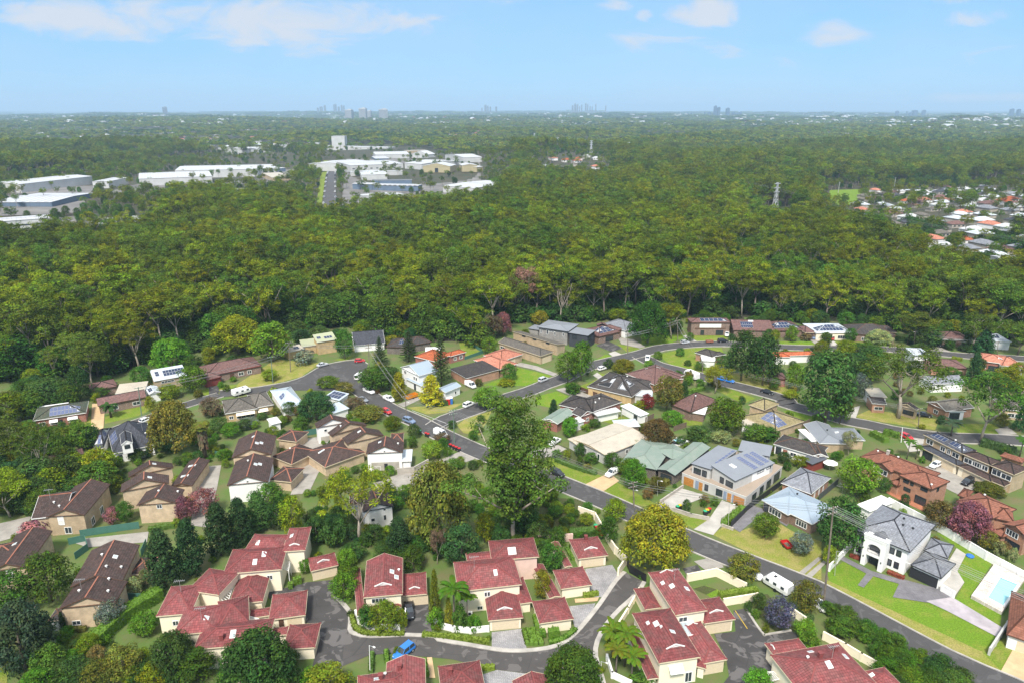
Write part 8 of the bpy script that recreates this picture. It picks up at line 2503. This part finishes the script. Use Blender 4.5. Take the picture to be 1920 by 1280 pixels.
ware('white sloping warehouse roof right of the biggest factory',[('L',(1112,502),(1240,512),(1160,445),9),('L',(895,440),(1150,436),(1140,415),8),('L',(892,470),(1000,468),(1000,452),8,.0,'roof_far','shed_blue')])
ware('tan gabled barn with a white roof and dark door',[('L',(1250,525),(1456,528),32,9,.20,'roof_far','shed_tan','v',[('f',.5,0,5,6,'s')])])
ware('second tan barn with a white roof on the right',[('L',(1545,522),(1660,520),30,9,.18,'roof_far','shed_tan','v',[('l',.5,0,4,5,'s')]),('L',(1655,535),(1702,530),20,7,.1,'roof_far','shed_tan')])
ware('long dark blue workshop with a saw-toothed white roof',[('L',(720,658),(870,662),16,6.5,.02,'roof_far','shed_blue'),('L',(870,668),(1215,674),18,6,.02,'roof_far','shed_blue','u',WN),('L',(865,634),(1170,630),10,7,.02,'metal_dark','shed_blue')])
ware('white curved roof nearest the bush',[('L',(972,772),(1170,748),(1225,690),7)])
ware('white warehouse at the right end of the industrial area',[('L',(1400,672),(1640,692),(1662,628),8,.02,'roof_far','render_white')])
ware('tan flat building and white arched hall at the back',[('L',(1130,412),(1282,408),18,8,.0,'metal_cream','brick_tan'),('L',(1165,435),(1290,440),24,8,.3,'roof_far','render_white','v')])
ware('white roofs at the back right of the industrial area',[('L',(1555,462),(1695,458),(1690,428),8),('L',(1440,425),(1480,425),20,7)])
ware('white walled two-storey building on the right edge below the distant houses',[('N',(1345,945),(1480,950),(1480,918),8,.1,'roof_far','render_white','u',[('f',.4,4,3,1.5,'s'),('f',.75,4,3,1.5,'s')]),('N',(920,850),(1060,850),14,9,.1,'roof_far','render_white','u',[('f',.2 + .15 * i,4,2,2,'s') for i in range(5)])])
sheet_far = [P(*q) for q in ((603,405),(617,303),(630,303),(631,405))]
def drape(name,mat,q,n=16,dz=.6):
 mb = MB()
 for i in range(n):
  a,b_ = [q[0].lerp(q[1],(i + k) / n) for k in (0,1)],[q[3].lerp(q[2],(i + k) / n) for k in (0,1)]
  mb.poly([Vector((p.x,p.y,gz(p.x,p.y) + dz)) for p in (a[0],b_[0],b_[1],a[1])])
 struct(mb.build(name,mat))
drape('road','asphalt',sheet_far,24)
drape('verge','grass',[P(*q) for q in ((591,400),(607,303),(616,303),(601,402))],24,.4)
for q in (((-60,418),(140,408),(290,408),(60,470)),((190,366),(330,330),(560,318),(545,340)),((640,392),(650,300),(900,300),(905,372)),((-60,410),(20,352),(180,350),(150,402))):
 drape('yard','yard_ground',[P(*z) for z in q],20,.3)
drape('playing_field','grass_lush',[P(*q) for q in ((1550,386),(1556,358),(1620,357),(1600,386))],12,.5)
for i in range(26):
 k = .1 + .85 * (i // 2) / 13
 e = (.06,.94)[i % 2] + rnd.uniform(-.02,.02)
 a = sheet_far[0].lerp(sheet_far[1],k).lerp(sheet_far[3].lerp(sheet_far[2],k),e)
 o = thing('parked_car','small car parked along the distant industrial street','car',(a.x,a.y,gz(a.x,a.y) + .7),math.pi / 2 + .02,'cars along the industrial street')
 ms = car_meshes('suv'); c = (*PAINT[rnd.choice(['white','silver','grey','black','white'])],1)
 for nm,me in (('body',ms[0]),('windows',ms[1]),('roof',ms[2])): link(nm,me,o).color = c
 # distant houses, each its own
FM = {}
def far_house(p,rz,s,roofm,label,group):
 key = roofm
 if key not in FM:
  w,r = MB(),MB()
  w.box((0,0,-1),(13,9,4)); q = [Vector(k) for k in ((-7,-5,3),(7,-5,3),(7,5,3),(-7,5,3))]; a,b_ = Vector((-2.5,0,5.2)),Vector((2.5,0,5.2))
  for f in ([q[0],q[1],b_,a],[q[2],q[3],a,b_],[q[1],q[2],b_],[q[3],q[0],a],[q[3],q[2],q[1],q[0]]): r.poly(f,0,[(k.x + k.y * .3,k.z) for k in f])
  g = MB()
  for x in (-4,0,4): g.box((x,-4.52,.9),(2,.1,1.2))
  FM[key] = (w.mesh('far_wall',rnd.choice(['render_white','brick_tan','brick_orange'])),r.mesh('far_roof',roofm),g.mesh('far_windows','glass'))
 o = thing('far_house',label,'house',(p.x,p.y,p.z),rz,group); o.scale = (s,) * 3
 link('wall',FM[key][0],o); link('roof',FM[key][1],o); link('window',FM[key][2],o)
KN = {'tile_orange': 'orange','tile_salmon': 'salmon','tile_grey': 'grey','roof_far': 'white','tile_mauve': 'mauve brown','tile_charcoal': 'charcoal','metal_pale': 'pale grey','tile_stone': 'stone grey'}
FAR = MB(); FAR_M = ['render_white','roof_far','metal_pale','tile_mauve','tile_salmon']
def sprinkle(pts,n,smin,where,mats=list(KN),sx=1.0,joined_=False):
 x0,x1,y0,y1 = min(q[0] for q in pts),max(q[0] for q in pts),min(q[1] for q in pts),max(q[1] for q in pts)
 got,tries = [],0
 while len(got) < n and tries < n * 60:
  tries += 1
  x,y = rnd.uniform(x0,x1),y0 + (y1 - y0) * rnd.random() ** .8
  if not inside((x,y),pts): continue
  p = P(x,y)
  if any((p - q).length < 17 * sx for q in got): continue
  got.append(p); mt = rnd.choice(mats)
  if joined_:
   a = rnd.uniform(0,3); u = Vector((math.cos(a),math.sin(a),0)); w_,l_,h_ = (smin * rnd.uniform(.7,1.4) * k for k in (9,15,4))
   FAR.box(p - UPv,(l_,w_,h_),u); FAR.box(p + UPv * (h_ - .99),(l_ * 1.06,w_ * 1.08,h_ * .5),u,FAR_M.index(mt),.45)
   continue
  far_house(p,rnd.choice((.3,.3 + math.pi / 2)) + rnd.uniform(-.15,.15),smin * rnd.uniform(.8,1.2),mt,'%s roofed house among the trees %s' % (KN[mt],where),'houses ' + where)
sprinkle([(1560,420),(1600,388),(1640,360),(1925,350),(1925,440),(1780,462),(1640,440)],95,1.0,'of the distant suburb on the right',['tile_mauve','tile_grey','tile_mauve','metal_pale','tile_salmon','tile_charcoal','roof_far','tile_stone','tile_orange','metal_pale'])
sprinkle([(1735,475),(1925,450),(1925,525),(1850,515)],14,1.0,'at the near end of the right-hand suburb',['tile_grey','metal_pale','tile_mauve','roof_far'])
sprinkle([(1005,314),(1020,294),(1130,292),(1140,322)],14,1.0,'by the pylons in the middle distance')
sprinkle([(-10,262),(-10,238),(120,238),(330,246),(330,272),(120,280)],52,1.3,'in the far suburb on the left',['roof_far','tile_mauve','tile_salmon','metal_pale','tile_grey'],1.2)
sprinkle([(330,285),(340,248),(560,240),(600,262),(560,290)],30,1.3,'behind the left warehouses',['roof_far','tile_mauve','metal_pale','tile_salmon'],1.2)
sprinkle([(680,262),(690,242),(980,240),(960,258)],26,1.4,'behind the industrial area',['roof_far','tile_mauve','metal_pale','tile_salmon'],1.3)
sprinkle([(470,236),(480,214),(960,216),(960,232)],170,2.3,'on the far ridge in the middle',['roof_far','metal_pale','tile_salmon'],1.6,True)
sprinkle([(960,232),(960,222),(1060,226),(1060,236)],12,1.8,'on the right of the far ridge',['roof_far','tile_salmon'],2)
sprinkle([(1480,236),(1500,216),(1925,216),(1925,246),(1650,244)],220,2.8,'on the hazy plain at the right',['roof_far','metal_pale','tile_mauve'],2,True)
sprinkle([(0,236),(0,216),(480,216),(480,240)],170,2.3,'on the far left horizon',['roof_far','metal_pale','tile_mauve'],2,True)
sprinkle([(980,236),(980,212),(1480,214),(1480,236)],150,2.4,'below the city skyline',['roof_far','metal_pale','tile_mauve'],2,True)
sprinkle([(1470,252),(1500,240),(1860,246),(1860,258)],18,1.6,'on the wooded rise at the right',['roof_far','tile_mauve','tile_salmon'],1.6)
o = FAR.build('far_rooftops',FAR_M); o['kind'] = 'stuff'
# pylons
def pylon(f,base,top,label,n=6):
 b_ = P(*px(f,base)); tz = CAMZ + ray(*px(f,top)).z * b_.y / ray(*px(f,top)).y; h = max(tz - b_.z,20)
 o = thing('pylon',label,'pylon',tuple(b_),.5,'steel pylons across the bush'); z = Vector((0,0,0))
 mb = MB(); w0,w1,th = h * .085,h * .018,max(h * .006,b_.y * .00042)
 C4 = ((-1,-1),(1,-1),(1,1),(-1,1))
 lv_ = [(w0 + (w1 - w0) * min(1,(i / n) * 1.25),h * i / n) for i in range(n + 1)]
 for (wa,za),(wb,zb_) in zip(lv_,lv_[1:]):
  for i in range(4):
   p,q = C4[i],C4[(i + 1) % 4]
   mb.bar((p[0] * wa,p[1] * wa,za),(p[0] * wb,p[1] * wb,zb_),th * 1.4,th * 1.4)
   mb.bar((p[0] * wa,p[1] * wa,za),(q[0] * wb,q[1] * wb,zb_),th,th); mb.bar((q[0] * wa,q[1] * wa,za),(p[0] * wb,p[1] * wb,zb_),th,th)
 mb.build('lattice','metal_bright',o,z)
 for k in (.70,.83,.96):
  mb = MB(); mb.bar((-h * .13,0,h * k),(h * .13,0,h * k),th * 2,th * 2); mb.bar((-h * .13,0,h * k),(0,0,h * (k + .03)),th,th); mb.bar((h * .13,0,h * k),(0,0,h * (k + .03)),th,th); mb.build('crossarm','metal_bright',o,z)
 return b_ + UPv * h * .83
yA = pylon('N',(35,680),(38,495),'nearest and largest steel pylon, standing in the bush on the right')
yB = pylon('M',(870,450),(868,348),'pylon right of the distant houses in the middle'); yC = pylon('M',(592,440),(592,335),'pylon behind the distant houses in the middle')
yD = pylon('M',(338,415),(335,310),'pylon left of the distant houses in the middle'); pylon('M',(168,335),(167,280),'furthest, smallest pylon on the left')
wire(yA,yB,'pylon cables over the bush',4,6,4); wire(yB,yC,'pylon cables between the middle pylons',3,4,4); wire(yA,PH(2100,470,30),'pylon cables dropping to the right',4,5,4)
for f,a,b_,lb in (('N',(715,560),(714,470),'tall pale mast in the distant suburb on the right'),('N',(935,630),(940,565),'pole beside the dark conifer in the distant suburb'),('N',(400,560),(402,495),'floodlight mast beside the playing field'),('L',(808,1040),(803,905),'street light deep in the bush below the factories')):
 b0 = P(*px(f,a)); d = ray(*px(f,b_)); o = thing('mast',lb,'mast',tuple(b0)); mb = MB(); mb.tube([b0,Vector((b0.x,b0.y,CAMZ + d.z * b0.y / d.y))],[.35,.25],6); mb.build('pole','metal_bright',o)
 mb = MB(); mb.box(Vector((b0.x,b0.y,CAMZ + d.z * b0.y / d.y)),(1.6,.6,.3)); mb.build('mast_head','metal_bright',o)
 # towers
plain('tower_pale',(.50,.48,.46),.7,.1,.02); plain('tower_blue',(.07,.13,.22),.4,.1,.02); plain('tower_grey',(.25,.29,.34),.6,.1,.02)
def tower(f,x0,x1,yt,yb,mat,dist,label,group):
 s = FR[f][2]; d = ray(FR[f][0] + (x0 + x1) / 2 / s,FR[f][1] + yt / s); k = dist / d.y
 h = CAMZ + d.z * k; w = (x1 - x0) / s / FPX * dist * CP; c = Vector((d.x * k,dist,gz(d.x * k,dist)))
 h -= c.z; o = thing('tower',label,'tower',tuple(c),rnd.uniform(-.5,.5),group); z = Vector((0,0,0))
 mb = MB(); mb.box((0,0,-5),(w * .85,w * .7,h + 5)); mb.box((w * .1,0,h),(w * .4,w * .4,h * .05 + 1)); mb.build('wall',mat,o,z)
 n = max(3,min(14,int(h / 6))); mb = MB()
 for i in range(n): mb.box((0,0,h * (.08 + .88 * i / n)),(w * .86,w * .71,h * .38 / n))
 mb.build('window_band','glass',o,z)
for q in ((668,728,104),(770,832,94),(832,866,112),(915,990,100)): tower('L',*q,0,'tower_pale',6300,'pale apartment block %s of the four on the ridge' % {668: 'leftmost',770: 'tall brown topped, second',832: 'lower, third',915: 'rightmost'}[q[0]],'apartment blocks on the ridge')
tower('K',1213,1253,84,0,'tower_grey',7500,'lone tower with cranes on the left horizon',None)
def sky_line(f,xs,mat,dist,where):
 for x0,x1,yt in xs: tower(f,x0,x1,yt,0,mat,dist,'hazy tower %s' % where,'towers ' + where)
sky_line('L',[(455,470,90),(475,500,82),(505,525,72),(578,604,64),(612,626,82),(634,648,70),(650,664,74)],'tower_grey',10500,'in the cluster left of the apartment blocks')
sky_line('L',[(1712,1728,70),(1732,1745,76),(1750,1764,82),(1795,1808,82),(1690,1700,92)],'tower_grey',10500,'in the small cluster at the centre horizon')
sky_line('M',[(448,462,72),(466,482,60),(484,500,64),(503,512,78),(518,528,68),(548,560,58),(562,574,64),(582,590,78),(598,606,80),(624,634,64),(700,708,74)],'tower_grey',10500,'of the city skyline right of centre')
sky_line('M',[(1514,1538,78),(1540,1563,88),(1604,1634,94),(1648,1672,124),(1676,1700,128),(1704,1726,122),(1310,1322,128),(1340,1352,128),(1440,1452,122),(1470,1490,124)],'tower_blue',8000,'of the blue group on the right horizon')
sky_line('N',[(806,822,96),(825,854,84),(880,903,83),(730,748,88),(790,798,90)],'tower_blue',9000,'of the pair far to the right'); sky_line('N',[(1384,1408,76),(1424,1446,78)],'tower_blue',8000,'at the right edge of the horizon')
# ------------------------------------------------------------------ shrubs filling the gardens
MARK = [(1330,900,'grey duplex'),(1690,1010,'big white house'),(1480,940,'blue roofed house'),(1750,900,'orange brick townhouses'),(1140,825,'long cream roof'),(1240,850,'pale green roof'),(1430,780,'olive tiled house'),(1290,745,'brown patio house'),(1150,750,'L-shaped brown house'),(1180,715,'black solar roof'),
 (790,700,'blue weatherboard house'),(900,690,'low dark flat roof'),(960,670,'salmon tiled house'),(1010,640,'long tan brick house'),(800,660,'orange roof by the pines'),(470,750,'yellow brick house'),(550,740,'pale blue patchwork roof'),(440,690,'reddish brown roof'),(600,640,'olive stepped house'),(110,775,'red brick solar house'),(225,740,'tan driveway'),
 (230,820,'attic dormer house'),(310,900,'three gabled terrace'),(140,940,'pink myrtle unit'),(180,1080,'blond gable unit'),(30,1040,'left edge unit'),(480,860,'white gable unit'),(690,830,'four gabled terrace'),(720,940,'white weatherboard unit'),(430,1120,'large red terrace'),(720,1080,'skylight townhouse'),(900,1090,'palm townhouse'),
 (1050,1060,'red garage by the court'),(1290,1150,'double red townhouse'),(1560,1230,'corner townhouse'),(1560,850,'grey metal roofed house'),(1720,740,'wide spreading gum'),(1870,680,'long salmon roof'),(1400,610,'top row houses'),(1300,660,'loop lawn'),(1780,860,'solar terrace'),(960,960,'tallest gum'),(1250,1000,'golden street tree'),(1620,830,'dry verge'),(1860,770,'stone roofed house')]
MW = [(P(x,y),s) for x,y,s in MARK]
HARD = [q for n_,q in SURF if n_ not in ('lawn','verge','garden_bed')]
SOFT = [q for n_,q in SURF if n_ in ('lawn','verge')]
def off_house(x,y,m):
 for q in FP:
  c = (q[0] + q[2]) / 2
  if abs(c.x - x) + abs(c.y - y) < 60:
   k = [c + (p - c) * (1 + m / max(.1,(p - c).length)) for p in q]
   if inside((x,y),k): return False
 return True
def grow(n,poly,hs,kinds,cols,soft=.05,bank=None):
 xs,ys = [q[0] for q in poly],[q[1] for q in poly]
 got = t_ = 0
 while got < n and t_ < n * 40:
  t_ += 1
  qx,qy = rnd.uniform(min(xs),max(xs)),rnd.uniform(min(ys),max(ys))
  if not inside((qx,qy),poly): continue
  p = P(qx,qy); h = rnd.uniform(*hs)
  if any(inside(p,q) for q in HARD) or (rnd.random() > soft and any(inside(p,q) for q in SOFT)) or not off_house(p.x,p.y,.5 + h * .22): continue
  got += 1; col = rnd.choice(cols)
  if bank == 'stuff':
   k = rnd.choice(RN); SHR.append((p.x,p.y,0,rnd.uniform(0,6),h * rnd.uniform(.9,1.4) / 8.2,h / TREE[k][2],RN.index(k) * 4 + rnd.randrange(4))); continue
  m_,s = min(MW,key=lambda q: (q[0] - p).length)
  d = p - m_
  rel = ('right of' if d.x > 0 else 'left of') if abs(d.x) > abs(d.y) else ('behind' if d.y > 0 else 'in front of')
  sz = 'low' if h < 1.6 else 'medium' if h < 3 else 'tall'
  lb = bank or '%s %s garden bush %s the %s' % (sz,{'goldolive': 'yellow-olive','mid': 'green','pal': 'pale','blossom': 'pink','deep': 'very dark','rust': 'rusty'}.get(col,col),rel,s)
  tree_ = h >= 3 and not bank
  if tree_: lb = lb.replace('bush','tree')
  put_tree(rnd.choice(kinds),tuple(p),h,h * rnd.uniform(.85,1.35),col,'small_tree' if tree_ else 'bank_shrub' if bank else 'garden_bush',lb,'tree' if tree_ else 'shrub','shrubs of the roadside bank' if bank else 'small trees filling the gardens' if tree_ else 'bushes filling the gardens')
SHR = []
RN,SH = ['round0','round1','round2'],['shrub0','shrub1','shrub2']
grow(46,[(1545,1135),(1640,1165),(1800,1255),(1850,1300),(1700,1330),(1640,1240),(1545,1175),(1500,1150)],(2.2,4.2),RN,['bright','mid','dark','mid','bright'],1,'leafy shrub in the dense bank between the street and the corner townhouse')
grow(46,[(560,1000),(600,960),(720,960),(860,1000),(880,1040),(700,1060),(640,1030)],(2.0,4.5),RN,['dark','deep','mid','dark','olive'],1)
grow(26,[(900,1000),(880,930),(1000,910),(1100,955),(1110,1000),(1000,1020)],(1.2,3.0),RN + SH,['goldolive','olive','mid','dark','lime'],1)
grow(34,[(0,1180),(150,1190),(330,1210),(600,1240),(600,1300),(0,1300)],(2,4.5),RN,['dark','mid','olive','bright'],1)
grow(80,[(0,800),(180,830),(190,920),(120,960),(60,980),(0,960)],(3,8),RN + ['wild0','wild1'],['dark','deep','olive','gum','mid'],1)
grow(130,[(160,740),(640,620),(1000,620),(1900,640),(1900,860),(1500,860),(1230,850),(1010,800),(760,840),(600,800),(300,900),(180,840)],(1.2,3.6),RN + SH,['mid','dark','bright','olive','goldolive','deep','rust'])
grow(50,[(1030,880),(1300,830),(1900,880),(1900,1060),(1700,1000),(1560,920),(1300,960)],(.9,2.4),SH,['mid','dark','bright','lime','rust'])
grow(70,[(0,940),(500,900),(1160,1010),(1500,1090),(1400,1280),(600,1280),(0,1280)],(.8,2.2),SH,['mid','dark','bright','lime','olive'],.02)
grow(60,[(1150,615),(1900,630),(1920,720),(1500,700),(1200,640)],(2,6),RN + ['wild0'],['dark','mid','olive','deep'],.0)
grow(50,[(0,730),(160,715),(420,660),(640,615),(940,620),(930,650),(640,640),(420,690),(200,730),(60,800)],(3,8),RN + ['wild0','wild1'],['dark','mid','olive','deep'],.0)
grow(60,[(1150,599),(1500,598),(1900,634),(1900,652),(1500,612),(1150,608)],(3,7),RN + ['wild0','wild1'],['dark','mid','olive','bright'],1)
grow(120,[(180,850),(620,770),(900,800),(900,960),(560,960),(400,930),(200,970)],(1.2,3.6),RN,['mid'],1,'stuff')
grow(130,[(880,920),(960,900),(1130,960),(1130,1040),(1000,1030),(900,1000)],(1.0,3.0),RN,['mid'],1,'stuff')
scatter('shrubbery',SHR,[(joined(k,'shrubbery ' + k),GR[c]) for k in RN for c in ('bright','dark','lime','mid')])
